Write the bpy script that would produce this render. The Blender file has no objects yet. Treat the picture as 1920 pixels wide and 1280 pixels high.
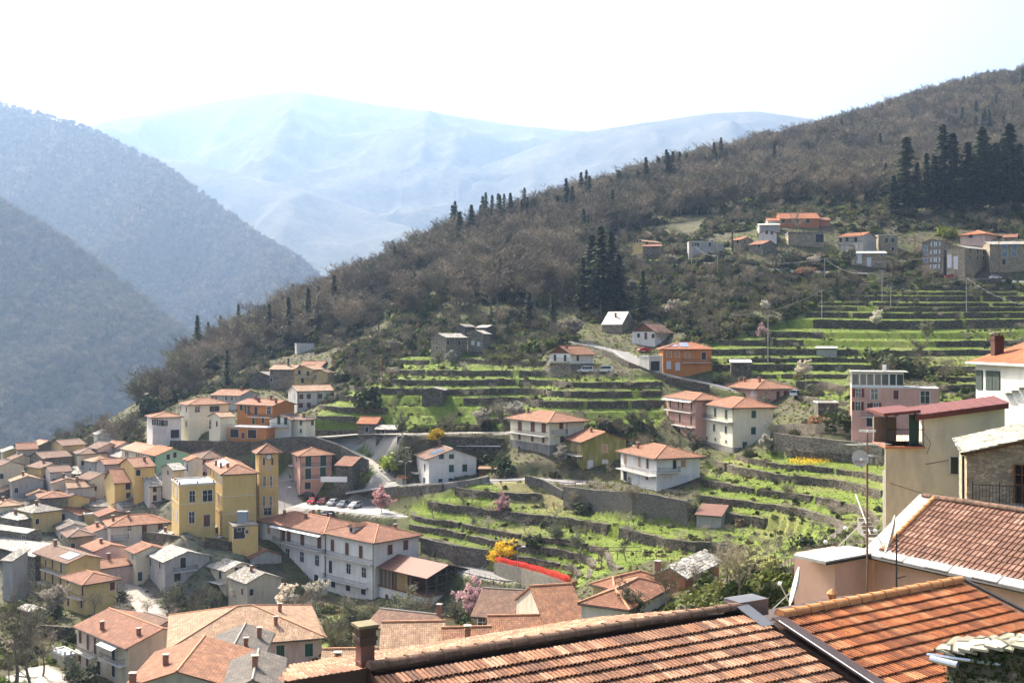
import bpy, math, random
import numpy as np
from mathutils import Vector, Matrix

random.seed(7); RNG = np.random.default_rng(7)
scene = bpy.context.scene
COL = scene.collection
R = math.radians
F = 2000.0            # focal length in pixels of the 1920 px wide photograph
# ---------------------------------------------------------------- camera
cam_d = bpy.data.cameras.new('camera'); cam_d.lens = 37.5; cam_d.sensor_width = 36.0
cam_d.clip_start = 0.2; cam_d.clip_end = 20000
cam = bpy.data.objects.new('camera', cam_d); COL.objects.link(cam)
cam.location = (0, 0, 0); cam.rotation_euler = (R(90), 0, 0); scene.camera = cam
# ---------------------------------------------------------------- sky and sun
SUN_AZ = 38.0         # degrees to the left of the view direction
SUN_EL = 44.0
w = bpy.data.worlds.new('World'); scene.world = w; w.use_nodes = True
nt = w.node_tree; nt.nodes.clear()
sky = nt.nodes.new('ShaderNodeTexSky'); sky.sky_type = 'NISHITA'; sky.sun_disc = False
sky.sun_elevation = R(SUN_EL); sky.sun_rotation = R(-SUN_AZ)
sky.air_density = 1.0; sky.dust_density = 9.5; sky.ozone_density = 1.0; sky.altitude = 300
bg = nt.nodes.new('ShaderNodeBackground'); bg.inputs['Strength'].default_value = 0.13
wo = nt.nodes.new('ShaderNodeOutputWorld')
nt.links.new(sky.outputs[0], bg.inputs[0]); nt.links.new(bg.outputs[0], wo.inputs[0])
sd = bpy.data.lights.new('sun', 'SUN'); sd.energy = 5.0; sd.angle = R(0.53); sd.color = (1.0, 0.92, 0.79)
sun = bpy.data.objects.new('sun', sd); COL.objects.link(sun)
SV = Vector((-math.sin(R(SUN_AZ)) * math.cos(R(SUN_EL)), math.cos(R(SUN_AZ)) * math.cos(R(SUN_EL)), math.sin(R(SUN_EL))))
sun.rotation_euler = SV.to_track_quat('Z', 'Y').to_euler(); sun.location = SV * 200
vs = scene.view_settings
scene.display_settings.display_device = 'sRGB'
vs.view_transform = 'Standard'; vs.look = 'None'; vs.gamma = 1.0; vs.use_curve_mapping = False
vs.exposure = 1.53
scene.render.engine = 'CYCLES'
cy = scene.cycles
cy.use_denoising = True; cy.denoiser = 'OPENIMAGEDENOISE'
cy.max_bounces = 5; cy.diffuse_bounces = 2; cy.glossy_bounces = 2; cy.transmission_bounces = 2
cy.volume_bounces = 0; cy.transparent_max_bounces = 6
cy.use_adaptive_sampling = True; cy.adaptive_threshold = 0.03
cy.sample_clamp_indirect = 6

# ---------------------------------------------------------------- helpers
def at(px, py, Y):
    return Vector(((px - 960) / F * Y, Y, -(py - 640) / F * Y))

def tag(o, label=None, cat=None, group=None, kind=None):
    if label: o['label'] = label
    if cat: o['category'] = cat
    if group: o['group'] = group
    if kind: o['kind'] = kind
    return o

def empty(name, loc, rz=0.0):
    o = bpy.data.objects.new(name, None); COL.objects.link(o)
    o.location = loc; o.rotation_euler = (0, 0, rz); o.empty_display_size = 0.5
    return o

class MB:
    """collects polygons; uv per loop optional"""
    def __init__(self):
        self.v = []; self.f = []; self.m = []; self.uv = []
    def poly(self, pts, mi=0, uv=None):
        b = len(self.v); self.v.extend([tuple(p) for p in pts])
        self.f.append(tuple(range(b, b + len(pts)))); self.m.append(mi)
        self.uv.append(uv if uv else [(p[0] + p[1] * 0.7, p[2]) for p in pts])
        return self
    def box(self, x0, x1, y0, y1, z0, z1, mi=0):
        p = [(x0, y0, z0), (x1, y0, z0), (x1, y1, z0), (x0, y1, z0), (x0, y0, z1), (x1, y0, z1), (x1, y1, z1), (x0, y1, z1)]
        for q in ((0, 3, 2, 1), (4, 5, 6, 7), (0, 1, 5, 4), (1, 2, 6, 5), (2, 3, 7, 6), (3, 0, 4, 7)):
            self.poly([p[i] for i in q], mi)
        return self
    def tube(self, p, q, r0, r1=None, n=4, mi=0, cap=False):
        p = Vector(p); q = Vector(q); r1 = r0 if r1 is None else r1
        d = (q - p)
        if d.length < 1e-6: return self
        d.normalize()
        a = d.cross(Vector((0, 0, 1)))
        if a.length < 1e-3: a = Vector((1, 0, 0))
        a.normalize(); b = d.cross(a)
        A = [p + (a * math.cos(2 * math.pi * i / n) + b * math.sin(2 * math.pi * i / n)) * r0 for i in range(n)]
        B = [q + (a * math.cos(2 * math.pi * i / n) + b * math.sin(2 * math.pi * i / n)) * r1 for i in range(n)]
        for i in range(n):
            j = (i + 1) % n
            self.poly([A[j], A[i], B[i], B[j]], mi)
        if cap:
            self.poly(A, mi); self.poly(B[::-1], mi)
        return self
    def slab(self, pts, th, uvo=None, mi=0):
        """closed slab: top polygon pts (ccw from above) pushed down by th; uv along first edge"""
        P = [Vector(p) for p in pts]
        e = (P[1] - P[0]).normalized(); n = e.cross(P[-1] - P[0])
        if n.length < 1e-6: n = (P[1] - P[0]).cross(P[2] - P[0])
        n.normalize(); t = n.cross(e); o = P[0] if uvo is None else Vector(uvo)
        uv = [((p - o).dot(e), (p - o).dot(t)) for p in P]
        D = Vector((0, 0, -th))
        self.poly(P, mi, uv)
        self.poly([p + D for p in P][::-1], mi, uv[::-1])
        k = len(P)
        for i in range(k):
            j = (i + 1) % k
            self.poly([P[j], P[i], P[i] + D, P[j] + D], mi, [uv[j], uv[i], uv[i], uv[j]])
        return self
    def mesh(self, name, mats):
        me = bpy.data.meshes.new(name)
        me.from_pydata(self.v, [], self.f)
        for m in (mats if isinstance(mats, (list, tuple)) else [mats]): me.materials.append(m)
        if len(set(self.m)) > 1: me.polygons.foreach_set('material_index', self.m)
        ul = me.uv_layers.new(name='UVMap')
        flat = [c for f in self.uv for p in f for c in p]
        ul.data.foreach_set('uv', flat)
        me.update()
        return me
    def build(self, name, mats, parent=None, loc=None, smooth=False):
        o = bpy.data.objects.new(name, self.mesh(name, mats)); COL.objects.link(o)
        if parent: o.parent = parent
        if loc is not None: o.location = loc
        if smooth: o.data.polygons.foreach_set('use_smooth', [True] * len(o.data.polygons))
        return o

def copy_tree(o, parent=None):
    c = o.copy(); COL.objects.link(c)
    if parent: c.parent = parent
    for ch in list(o.children): copy_tree(ch, c)
    return c

# ---------------------------------------------------------------- materials
MATS = {}
def nmat(name):
    m = bpy.data.materials.new(name); m.use_nodes = True
    n = m.node_tree.nodes; n.clear()
    b = n.new('ShaderNodeBsdfPrincipled'); o = n.new('ShaderNodeOutputMaterial')
    m.node_tree.links.new(b.outputs[0], o.inputs[0])
    b.inputs['Specular IOR Level'].default_value = 0.25
    return m, m.node_tree, b
class NG:
    """small node-graph shorthand"""
    def __init__(self, t): self.t = t
    def n(self, typ, **kw):
        x = self.t.nodes.new(typ)
        for k, v in kw.items(): setattr(x, k, v)
        return x
    def l(self, a, b): self.t.links.new(a, b)
    def coord(self, which='Object'): return self.n('ShaderNodeTexCoord').outputs[which]
    def mapping(self, vec, scale=(1, 1, 1)):
        m = self.n('ShaderNodeMapping'); m.inputs['Scale'].default_value = scale; self.l(vec, m.inputs[0]); return m.outputs[0]
    def noise(self, vec, scale, detail=3, rough=0.55):
        x = self.n('ShaderNodeTexNoise'); x.inputs['Scale'].default_value = scale
        x.inputs['Detail'].default_value = detail; x.inputs['Roughness'].default_value = rough
        self.l(vec, x.inputs['Vector']); return x.outputs['Fac']
    def ramp(self, fac, stops):
        x = self.n('ShaderNodeValToRGB'); e = x.color_ramp.elements
        while len(e) < len(stops): e.new(0.5)
        for i, (p, c) in enumerate(stops):
            e[i].position = p; e[i].color = (*c, 1) if len(c) == 3 else c
        self.l(fac, x.inputs[0]); return x.outputs[0]
    def fr(self, fac, a, b, lo=0.0, hi=1.0):
        x = self.n('ShaderNodeMapRange'); x.inputs[1].default_value = a; x.inputs[2].default_value = b
        x.inputs[3].default_value = lo; x.inputs[4].default_value = hi
        self.l(fac, x.inputs[0]); return x.outputs[0]
    def mix(self, fac, a, b, mode='MIX'):
        x = self.n('ShaderNodeMix', data_type='RGBA', blend_type=mode)
        if isinstance(fac, (int, float)): x.inputs[0].default_value = fac
        else: self.l(fac, x.inputs[0])
        for i, c in ((6, a), (7, b)):
            if isinstance(c, (tuple, list)): x.inputs[i].default_value = (*c[:3], 1)
            else: self.l(c, x.inputs[i])
        return x.outputs[2]
    def math(self, op, a, b=None):
        x = self.n('ShaderNodeMath', operation=op)
        for i, c in ((0, a), (1, b)):
            if c is None: continue
            if isinstance(c, (int, float)): x.inputs[i].default_value = c
            else: self.l(c, x.inputs[i])
        return x.outputs[0]
    def bump(self, h, bsdf, strength=0.5, dist=0.05):
        x = self.n('ShaderNodeBump'); x.inputs['Strength'].default_value = strength; x.inputs['Distance'].default_value = dist
        self.l(h, x.inputs['Height']); self.l(x.outputs[0], bsdf.inputs['Normal'])
def dk(c, k): return tuple(max(0, min(1, x * k)) for x in c)

def flat(name, c, rough=0.7, metal=0.0, var=0.12, scale=6.0):
    if name in MATS: return MATS[name]
    m, t, b = nmat(name); g = NG(t)
    v = g.noise(g.coord(), scale, 3)
    g.l(g.mix(v, dk(c, 1 - var * 2), dk(c, 1 + var * 2)), b.inputs['Base Color'])
    b.inputs['Roughness'].default_value = rough; b.inputs['Metallic'].default_value = metal
    MATS[name] = m; return m

def plaster(name, c, dirt=0.35, dc=None):
    dirt = min(.8, dirt * 1.2)
    if name in MATS: return MATS[name]
    m, t, b = nmat(name); g = NG(t); co = g.coord()
    big = g.noise(co, 0.35, 5, 0.65)
    streak = g.noise(g.mapping(co, (0.8, 0.8, 0.2)), 1.2, 5, 0.62)
    fine = g.noise(co, 9, 4)
    dc = dc or (c[0] * 0.5 + 0.02, c[1] * 0.47 + 0.02, c[2] * 0.45 + 0.02)
    c1 = g.mix(g.fr(big, 0.3, 0.75), dk(c, 1.06), dk(c, 0.86))
    c2 = g.mix(g.fr(streak, 0.46, 0.70, 0, dirt), c1, dc)
    c3 = g.mix(g.fr(fine, 0.3, 0.7, 0, 0.16), c2, dk(c, 0.7))
    g.l(c3, b.inputs['Base Color']); b.inputs['Roughness'].default_value = 0.9
    g.bump(fine, b, 0.25, 0.02)
    MATS[name] = m; return m

def rooft(name, c1, c2, c3, rows=0.36, cols=0.22, lichen=0.2):
    """clay tiles seen from afar: uv in metres, u along the eaves, v up the slope"""
    if name in MATS: return MATS[name]
    m, t, b = nmat(name); g = NG(t); uv = g.coord('UV')
    s = g.n('ShaderNodeSeparateXYZ'); g.l(uv, s.inputs[0])
    cu = g.math('FLOOR', g.math('DIVIDE', s.outputs[0], cols)); rv = g.math('FLOOR', g.math('DIVIDE', s.outputs[1], rows))
    cb = g.n('ShaderNodeCombineXYZ'); g.l(cu, cb.inputs[0]); g.l(rv, cb.inputs[1])
    wn = g.n('ShaderNodeTexWhiteNoise'); g.l(cb.outputs[0], wn.inputs['Vector'])
    tile = g.ramp(wn.outputs['Value'], [(0.0, c2), (0.35, c1), (0.7, c1), (1.0, c3)])
    big = g.noise(g.coord(), 0.9, 5, 0.75)
    cb2 = g.n('ShaderNodeCombineXYZ'); g.l(g.math('FLOOR', g.math('DIVIDE', s.outputs[0], cols * 4)), cb2.inputs[0]); g.l(g.math('FLOOR', g.math('DIVIDE', s.outputs[1], rows * 2)), cb2.inputs[1])
    wn2 = g.n('ShaderNodeTexWhiteNoise'); g.l(cb2.outputs[0], wn2.inputs['Vector'])
    tile = g.mix(g.fr(wn2.outputs['Value'], 0, 1, 0, .6), tile, c2)
    c = g.mix(g.fr(big, 0.40, 0.66, 0, 0.8), tile, dk(c2, 0.75))
    li = g.noise(g.coord(), 3.0, 5, 0.75)
    c = g.mix(g.fr(li, 0.56, 0.72, 0, lichen), c, (0.42, 0.38, 0.27))
    fv = g.math('FRACT', g.math('DIVIDE', s.outputs[1], rows)); fu = g.math('FRACT', g.math('DIVIDE', s.outputs[0], cols))
    edge = g.math('LESS_THAN', fv, 0.13)
    c = g.mix(g.math('MULTIPLY', edge, 0.45), c, dk(c2, 0.35))
    hump = g.math('ABSOLUTE', g.math('SUBTRACT', fu, 0.5))
    gap = g.math('LESS_THAN', g.math('SUBTRACT', 0.5, hump), 0.12)
    c = g.mix(g.math('MULTIPLY', gap, 0.4), c, dk(c2, 0.35))
    g.l(c, b.inputs['Base Color']); b.inputs['Roughness'].default_value = 0.85
    h = g.math('SUBTRACT', g.math('MULTIPLY', g.math('SUBTRACT', 1.0, fv), 0.7), g.math('MULTIPLY', hump, 1.4))
    g.bump(h, b, 0.7, 0.06)
    MATS[name] = m; return m

def stonem(name, c, sc=2.2, contrast=0.5, mortar=(0.16, 0.14, 0.11), grow=None):
    """rubble stone: flattened cells with recessed joints, optional moss"""
    if name in MATS: return MATS[name]
    m, t, b = nmat(name); g = NG(t); co = g.mapping(g.coord(), (1, 1, 1.9))
    v = g.n('ShaderNodeTexVoronoi'); v.inputs['Scale'].default_value = sc; g.l(co, v.inputs['Vector'])
    d = g.n('ShaderNodeTexVoronoi', feature='DISTANCE_TO_EDGE'); d.inputs['Scale'].default_value = sc; g.l(co, d.inputs['Vector'])
    hs = g.n('ShaderNodeSeparateColor'); g.l(v.outputs['Color'], hs.inputs[0])
    col = g.ramp(hs.outputs[0], [(0, dk(c, 1 - contrast)), (0.5, c), (1, dk(c, 1 + contrast))])
    j = g.fr(d.outputs['Distance'], 0.02, 0.09)
    col = g.mix(j, mortar, col)
    big = g.noise(g.coord(), 0.5, 4, 0.7)
    col = g.mix(g.fr(big, 0.45, 0.7, 0, 0.5), col, grow or dk(c, 0.5))
    g.l(col, b.inputs['Base Color']); b.inputs['Roughness'].default_value = 0.95
    g.bump(j, b, 0.8, 0.06)
    MATS[name] = m; return m

def slatem(name, c=(0.40, 0.37, 0.32)):
    if name in MATS: return MATS[name]
    m, t, b = nmat(name); g = NG(t); uv = g.mapping(g.coord('UV'), (1.5, 2.4, 1))
    v = g.n('ShaderNodeTexVoronoi'); v.inputs['Scale'].default_value = 1.0; g.l(uv, v.inputs['Vector'])
    d = g.n('ShaderNodeTexVoronoi', feature='DISTANCE_TO_EDGE'); d.inputs['Scale'].default_value = 1.0; g.l(uv, d.inputs['Vector'])
    hs = g.n('ShaderNodeSeparateColor'); g.l(v.outputs['Color'], hs.inputs[0])
    col = g.ramp(hs.outputs[0], [(0, dk(c, 0.55)), (0.45, c), (1, dk(c, 1.45))])
    j = g.fr(d.outputs['Distance'], 0.02, 0.12)
    col = g.mix(j, (0.07, 0.06, 0.05), col)
    li = g.noise(g.coord(), 1.2, 4, 0.7)
    col = g.mix(g.fr(li, 0.5, 0.75, 0, 0.5), col, (0.25, 0.23, 0.15))
    g.l(col, b.inputs['Base Color']); b.inputs['Roughness'].default_value = 0.8
    g.bump(g.math('ADD', j, hs.outputs[1]), b, 0.6, 0.05)
    MATS[name] = m; return m

def leafm(name, c, var=0.5, trans=0.25, mixc=None):
    if name in MATS: return MATS[name]
    m, t, b = nmat(name); g = NG(t)
    ge = g.n('ShaderNodeNewGeometry'); oi = g.n('ShaderNodeObjectInfo')
    v = g.math('FRACT', g.math('ADD', ge.outputs['Random Per Island'], g.math('MULTIPLY', oi.outputs['Random'], 3.7)))
    col = g.ramp(v, [(0, dk(c, 1 - var)), (0.6, c), (1, dk(c, 1 + var))])
    tint = g.mix(g.math('MULTIPLY', oi.outputs['Random'], 0.35), col, (c[0] * 1.3, c[1] * 0.95, c[2] * 0.8))
    if mixc:
        r3 = g.math('FRACT', g.math('MULTIPLY', oi.outputs['Random'], 41.7)); tint = g.mix(.75, tint, g.ramp(r3, [(i / (len(mixc) - 1), q) for i, q in enumerate(mixc)]))
    r2 = g.math('FRACT', g.math('MULTIPLY', oi.outputs['Random'], 17.3)); gr = g.ramp(r2, [(0, (.5, .5, .5)), (.55, (.9, .9, .9)), (1, (1.4, 1.4, 1.4))]); tint = g.mix(1.0, tint, gr, 'MULTIPLY')
    g.l(tint, b.inputs['Base Color']); b.inputs['Roughness'].default_value = 0.75
    if trans:
        tr = g.n('ShaderNodeBsdfTranslucent'); g.l(tint, tr.inputs[0])
        ms = g.n('ShaderNodeMixShader'); ms.inputs[0].default_value = trans
        out = [x for x in t.nodes if x.type == 'OUTPUT_MATERIAL'][0]
        g.l(b.outputs[0], ms.inputs[1]); g.l(tr.outputs[0], ms.inputs[2]); g.l(ms.outputs[0], out.inputs[0])
    MATS[name] = m; return m

def glassm():
    if 'glass' in MATS: return MATS['glass']
    m, t, b = nmat('glass'); b.inputs['Base Color'].default_value = (0.02, 0.025, 0.03, 1)
    b.inputs['Roughness'].default_value = 0.08; b.inputs['Specular IOR Level'].default_value = 0.6
    MATS['glass'] = m; return m
GLASS = glassm()
P = {  # plaster colours
 'white': plaster('plaster_white', (0.71, 0.685, 0.63), 0.28), 'white2': plaster('plaster_offwhite', (0.62, 0.585, 0.52), 0.4),
 'cream': plaster('plaster_cream', (0.66, 0.58, 0.42), 0.3), 'cream2': plaster('plaster_pale_cream', (0.70, 0.66, 0.50), 0.2),
 'yellow': plaster('plaster_yellow', (0.64, 0.46, 0.18), 0.25), 'yellow2': plaster('plaster_straw', (0.58, 0.44, 0.20), 0.35),
 'orange': plaster('plaster_orange', (0.52, 0.21, 0.06), 0.2), 'brick': plaster('plaster_brick_red', (0.42, 0.17, 0.09), 0.25),
 'pink': plaster('plaster_pink', (0.60, 0.35, 0.28), 0.25), 'pink2': plaster('plaster_pale_pink', (0.62, 0.44, 0.38), 0.45),
 'pinkn': plaster('plaster_shell_pink', (0.66, 0.39, 0.30), 0.25),
 'rose': plaster('plaster_rose', (0.58, 0.38, 0.40), 0.3), 'olive': plaster('plaster_olive', (0.22, 0.20, 0.045), 0.35, (0.5, 0.45, 0.3)),
 'green': plaster('plaster_mint', (0.33, 0.50, 0.33), 0.2), 'beige': plaster('plaster_beige', (0.54, 0.47, 0.36), 0.5),
 'grey': plaster('plaster_grey', (0.40, 0.38, 0.35), 0.5), 'stone': stonem('stone_wall', (0.26, 0.225, 0.17), 2.4),
 'stone2': stonem('stone_wall_warm', (0.34, 0.28, 0.19), 2.6, 0.4, (0.3, 0.25, 0.18)), 'dark': stonem('stone_wall_dark', (0.15, 0.135, 0.11), 2.0, 0.5, (0.06, 0.055, 0.05), (0.06, 0.07, 0.03)),
 'garden': stonem('garden_masonry', (0.20, 0.18, 0.15), 3.4, 0.35, (0.12, 0.11, 0.09), (0.08, 0.085, 0.045)),
 'dry': stonem('dry_stone', (0.15, 0.125, 0.092), 2.2, 0.6, (0.035, 0.03, 0.025), (0.05, 0.055, 0.02)),
 'conc': plaster('concrete_wall', (0.25, 0.235, 0.21), 0.7, (0.08, 0.08, 0.06)), 'wood': flat('brown_boards', (0.16, 0.075, 0.035), 0.8),
}
RF = {
 'terra': rooft('tiles_terracotta', (0.32, 0.14, 0.07), (0.18, 0.085, 0.05), (0.43, 0.23, 0.125)),
 'salmon': rooft('tiles_salmon', (0.33, 0.14, 0.07), (0.20, 0.088, 0.05), (0.41, 0.205, 0.115), lichen=0.08),
 'orange': rooft('tiles_orange', (0.39, 0.135, 0.05), (0.26, 0.088, 0.038), (0.46, 0.20, 0.085), lichen=0.08),
 'brown': rooft('tiles_brown', (0.22, 0.115, 0.07), (0.12, 0.07, 0.05), (0.32, 0.18, 0.11)),
 'rust': rooft('tiles_rust', (0.29, 0.12, 0.065), (0.16, 0.07, 0.042), (0.38, 0.19, 0.11)),
 'tan': rooft('tiles_tan', (0.38, 0.25, 0.15), (0.24, 0.14, 0.085), (0.48, 0.35, 0.22)),
 'greyt': rooft('tiles_grey', (0.15, 0.125, 0.105), (0.09, 0.08, 0.07), (0.23, 0.19, 0.15)),
 'slate': slatem('slate_slabs'), 'slated': slatem('slate_slabs_dark', (0.24, 0.22, 0.19)),
 'metal': flat('brown_sheet_roof', (0.15, 0.065, 0.042), 0.6, 0.0, 0.08, 2.0), 'pale': flat('pale_sheet_roof', (0.62, 0.58, 0.50), 0.7, 0, 0.1, 1.5),
 'redm': flat('red_metal_roof', (0.125, 0.036, 0.03), 0.65, 0, .2, 1.5), 'flat': plaster('terrace_paving', (0.62, 0.60, 0.56), 0.3),
}
WHITEP = flat('white_paint', (0.74, 0.74, 0.73), 0.6); DARKM = flat('dark_iron', (0.035, 0.032, 0.03), 0.5)
SH = {'g': flat('green_shutter', (0.03, 0.075, 0.055), 0.6), 'b': flat('brown_shutter', (0.13, 0.055, 0.03), 0.6), 'd': flat('dark_shutter', (0.03, 0.03, 0.035), 0.6),
      'r': flat('red_shutter', (0.13, 0.025, 0.02), 0.6), 'w': flat('pale_wood_shutter', (0.42, 0.24, 0.12), 0.6), 'u': flat('blue_grey_shutter', (0.14, 0.20, 0.27), 0.6),
      'l': flat('light_shutter', (0.55, 0.56, 0.58), 0.6)}
GUT = flat('gutter_metal', (0.07, 0.05, 0.04), 0.5); CHIM = flat('chimney_brick', (0.30, 0.14, 0.09), 0.9); CHIMC = flat('chimney_cap_stone', (0.30, 0.27, 0.23), 0.9)
CAPT = flat('ridge_clay', (0.50, 0.25, 0.14), 0.85, 0, 0.2, 3.0)
SURR = flat('window_surround', (0.58, 0.55, 0.50), 0.85)
# ---------------------------------------------------------------- the houses, described by corner, depth and bearing
ZF = {'z1': (0, 830, 9.143), 'z2': (0, 950, 8), 'z3': (190, 800, 9.143), 'z4': (180, 940, 8), 'z5': (60, 1040, 8), 'z6': (60, 1120, 8),
      'z7': (240, 1100, 7.111), 'z8': (270, 720, 9.143), 'y1': (420, 650, 7.111), 'y2': (500, 800, 6.4), 'y3': (740, 760, 8), 'y4': (780, 560, 6),
      'y5': (680, 1000, 7.53), 'y6': (580, 1110, 6.4), 'y7': (860, 1020, 6.4), 'y8': (1060, 1020, 6.4), 'x1': (1420, 380, 7.385), 'x2': (1660, 380, 7.111),
      'x3': (1110, 420, 6), 'x4': (1560, 660, 7.111), 'x5': (1620, 740, 5.818), 'x6': (1780, 610, 7.53), 'a2': (240, 680, 3.556), 'a3': (440, 920, 3.556),
      'a4': (900, 600, 3.2), 'a5': (1120, 360, 2.4), 'a1': (0, 800, 2.667), 'tw': (470, 830, 7.53), 'ff': (0, 0, 1)}
HOUSES = []
def H(label, xl, xc, xr, ye, yb, Y, th, roof, wall, rmat, **k):
    t = R(th); u = Vector((-math.cos(t), math.sin(t))); v = Vector((math.sin(t), math.cos(t)))
    C = at(xc, yb, Y)
    kl = (xl - 960) / F; kr = (xr - 960) / F
    L = k.pop('L', None) or (kl * Y - C.x) / (u.x - kl * u.y)
    W = k.pop('W', None) or (kr * Y - C.x) / (v.x - kr * v.y)
    d = dict(label=label, C=C, u=u, v=v, L=L, W=W, He=(yb - ye) / F * Y, th=th, roof=roof, wall=wall, rmat=rmat, Y=Y, xc=xc, yb=yb)
    d.update(k); HOUSES.append(d); return d

# --- row of houses above the stone wall, upper left
H('white and cream hip-roofed house with outside stairs', 335, 354, 423, 758, 815, 292, 58, 'hip', 'cream2', 'terra', W=11, L=9,
  wins=[('z8', 'L', 's', 'd', 1.0, 1.5, [(632, 420), (730, 435), (630, 670), (725, 680)]), ('z8', 'R', 'g', 'd', 1.4, 1.5, [(915, 435)]), ('z8', 'R', 's', 'd', 1.3, 1.5, [(1165, 425), (1250, 420)])], chim=[(.4, .7), (.7, .5)])
H('low white wing with paired dark shutters at the left end of the row', 277, 286, 340, 782, 822, 286, 62, 'hip', 'white', 'terra', L=9, pitch=14,
  wins=[('z8', 'R', 'o', 'd', .8, 1.5, [(190, 650), (275, 660), (350, 670)]), ('z8', 'R', 's', 'l', .8, 1.3, [(188, 800), (265, 810), (345, 820)]), ('z8', 'R', 's', 'd', 2.2, 2.2, [(530, 850)])])
H('small cream house with bright orange roof beside the orange house', 392, 413, 439, 781, 815, 282, 45, 'gv', 'cream2', 'tan', wins=[('z8', 'L', 's', 'b', .9, 1.4, [(1140, 655), (1250, 680)]), ('z8', 'L', 's', 'd', .9, 2, [(1040, 690)])])
H('grey stone house with long tiled roof behind the cream hip-roofed house', 397, 450, 486, 741, 765, 316, 28, 'gu', 'grey', 'terra', wins=[('z8', 'L', 'g', 'w', 1.1, 1.4, [(1235, 175), (1410, 180), (1505, 190)])], chim=[(.5, .3)])
H('bright orange house with wide salmon tiled roof', 445, 513, 552, 759, 816, 285, 34, 'gu', 'orange', 'salmon', pitch=15, ov=.8,
  wins=[('y1', 'L', 's', 'g', 1.1, 1.5, [(232, 810)]), ('y1', 'L', 'o', 'd', .8, 2.2, [(315, 840)]), ('y1', 'L', 's', 'd', 1.3, 2.2, [(430, 850)]), ('y1', 'L', 'g', 'd', 1.6, 2, [(600, 850)]), ('y1', 'L', 's', 'g', 1, 1.6, [(520, 980), (395, 990)])],
  balc=[('L', 470, 512, 781, 1.2)], chim=[(.25, .55), (.45, .75), (.5, .35), (.2, .05)])
H('orange garage block with two dark green doors and flat terrace roof', 428, 499, 508, 803, 823, 278, 20, 'flat', 'orange', 'flat', W=5, wins=[('y1', 'L', 's', 'd', 2.6, 2.2, [(140, 1150), (375, 1160)]), ('y1', 'L', 's', 'b', 1.1, 1.6, [(255, 1180)])])
H('small white gabled house with green doors and a balcony', 505, 545, 553, 787, 817, 281, 12, 'gv', 'white', 'brown', W=8, pitch=20, wins=[('y1', 'L', 's', 'g', .9, 2, [(732, 980), (823, 985)])], balc=[('L', 506, 543, 799, 1.3)])
H('small cream house with brown hipped roof at the end of the row', 546, 573, 591, 786, 818, 279, 40, 'hip', 'cream2', 'brown', wins=[('y1', 'L', 's', 'g', .9, 1.4, [(1027, 1010)]), ('y1', 'R', 's', 'g', .9, 1.4, [(1177, 1010)]), ('y1', 'L', 's', 'd', .7, 1.1, [(1027, 1120)])], chim=[(.4, .4)])
H('tall plain white building with two rows of four brown shutters', 542, 557, 627, 733, 778, 305, 62, 'gv', 'white2', 'tan', L=9, ov=.3,
  wins=[('y1', 'R', 's', 'b', 1.2, 1.4, [(1030, 662), (1130, 660), (1283, 657), (1387, 655), (1025, 780), (1130, 778), (1278, 770), (1385, 768)]), ('y1', 'L', 's', 'l', 1, 1.4, [(935, 655)])], pipes=[('R', .55), ('R', .03)])
H('long grey stone house half hidden by an ivy-clad tree', 506, 552, 562, 692, 724, 346, 12, 'gu', 'stone', 'tan', W=8, wins=[('y1', 'L', 's', 'd', .8, 1.2, [(630, 440)])])
H('pale yellow gabled house above the tall white building', 552, 587, 596, 692, 724, 340, 12, 'gv', 'yellow2', 'tan', W=9, wins=[('y1', 'L', 's', 'd', 1, 1.5, [(1005, 340), (1120, 355), (1048, 450)])], balc=[('L', 556, 586, 706, 1)])
H('house with pink sunlit roof standing behind the pale yellow gable', 562, 602, 606, 687, 700, 354, 8, 'gu', 'stone', 'salmon', W=10)
H('low straw-coloured lean-to beside the pale yellow gable', 587, 614, 620, 698, 712, 338, 10, 'gv', 'yellow2', 'brown', W=6, wins=[('y1', 'L', 's', 'd', 1.0, 1.5, [(1215, 400)])])
H('dark stone barn with a pale sloping verge among evergreens', 468, 506, 516, 704, 722, 350, 15, 'gv', 'dark', 'slated', W=8)
H('little white concrete hut alone above the terraces', 548, 556, 589, 645, 663, 385, 70, 'flat', 'white2', 'flat', L=4)
# --- town hall and its neighbours
H('yellow town hall with hipped tile roof and white roof panel', 388, 417, 482, 888, 1000, 240, 66, 'hip', 'yellow', 'terra', ov=.5, name='town_hall', cat='town hall', pitch=22,
  wins=[('a2', 'L', 's', 'l', 1.0, 2.2, [(605, 770), (622, 790)]), ('a2', 'L', 's', 'b', 1.1, 2.4, [(535, 690), (552, 712), (570, 730)]), ('a2', 'L', 'g', 'd', 1.0, 2.4, [(605, 900), (622, 915)]), ('a2', 'L', 'g', 'd', .9, 2.2, [(622, 1060)])],
  panel=('L', .40, .78, .22, .8), chim=[(.12, .35), (.25, .2), (.1, .6)], bands=[4.2, 8.2], pipes=[('R', .98)])
H('low yellow wing of the town hall with white flat terrace', 320, 336, 404, 911, 981, 236, 64, 'flat', 'yellow', 'flat', L=11, parapet=.35, name='town_hall_wing', cat='annex',
  wins=[('a2', 'R', 'g', 'd', 1.3, 2.5, [(428, 890)]), ('a2', 'R', 'g', 'd', 2.2, 2.5, [(530, 885)]), ('a2', 'R', 'g', 'd', 1.3, 2.5, [(425, 1030)]), ('a2', 'R', 's', 'b', 1.4, 2.6, [(525, 1050)]), ('a2', 'L', 's', 'l', 1, 2.4, [(301, 840), (327, 865), (303, 1000), (325, 1020)])], bands=[4.1], posts=True)
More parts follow.
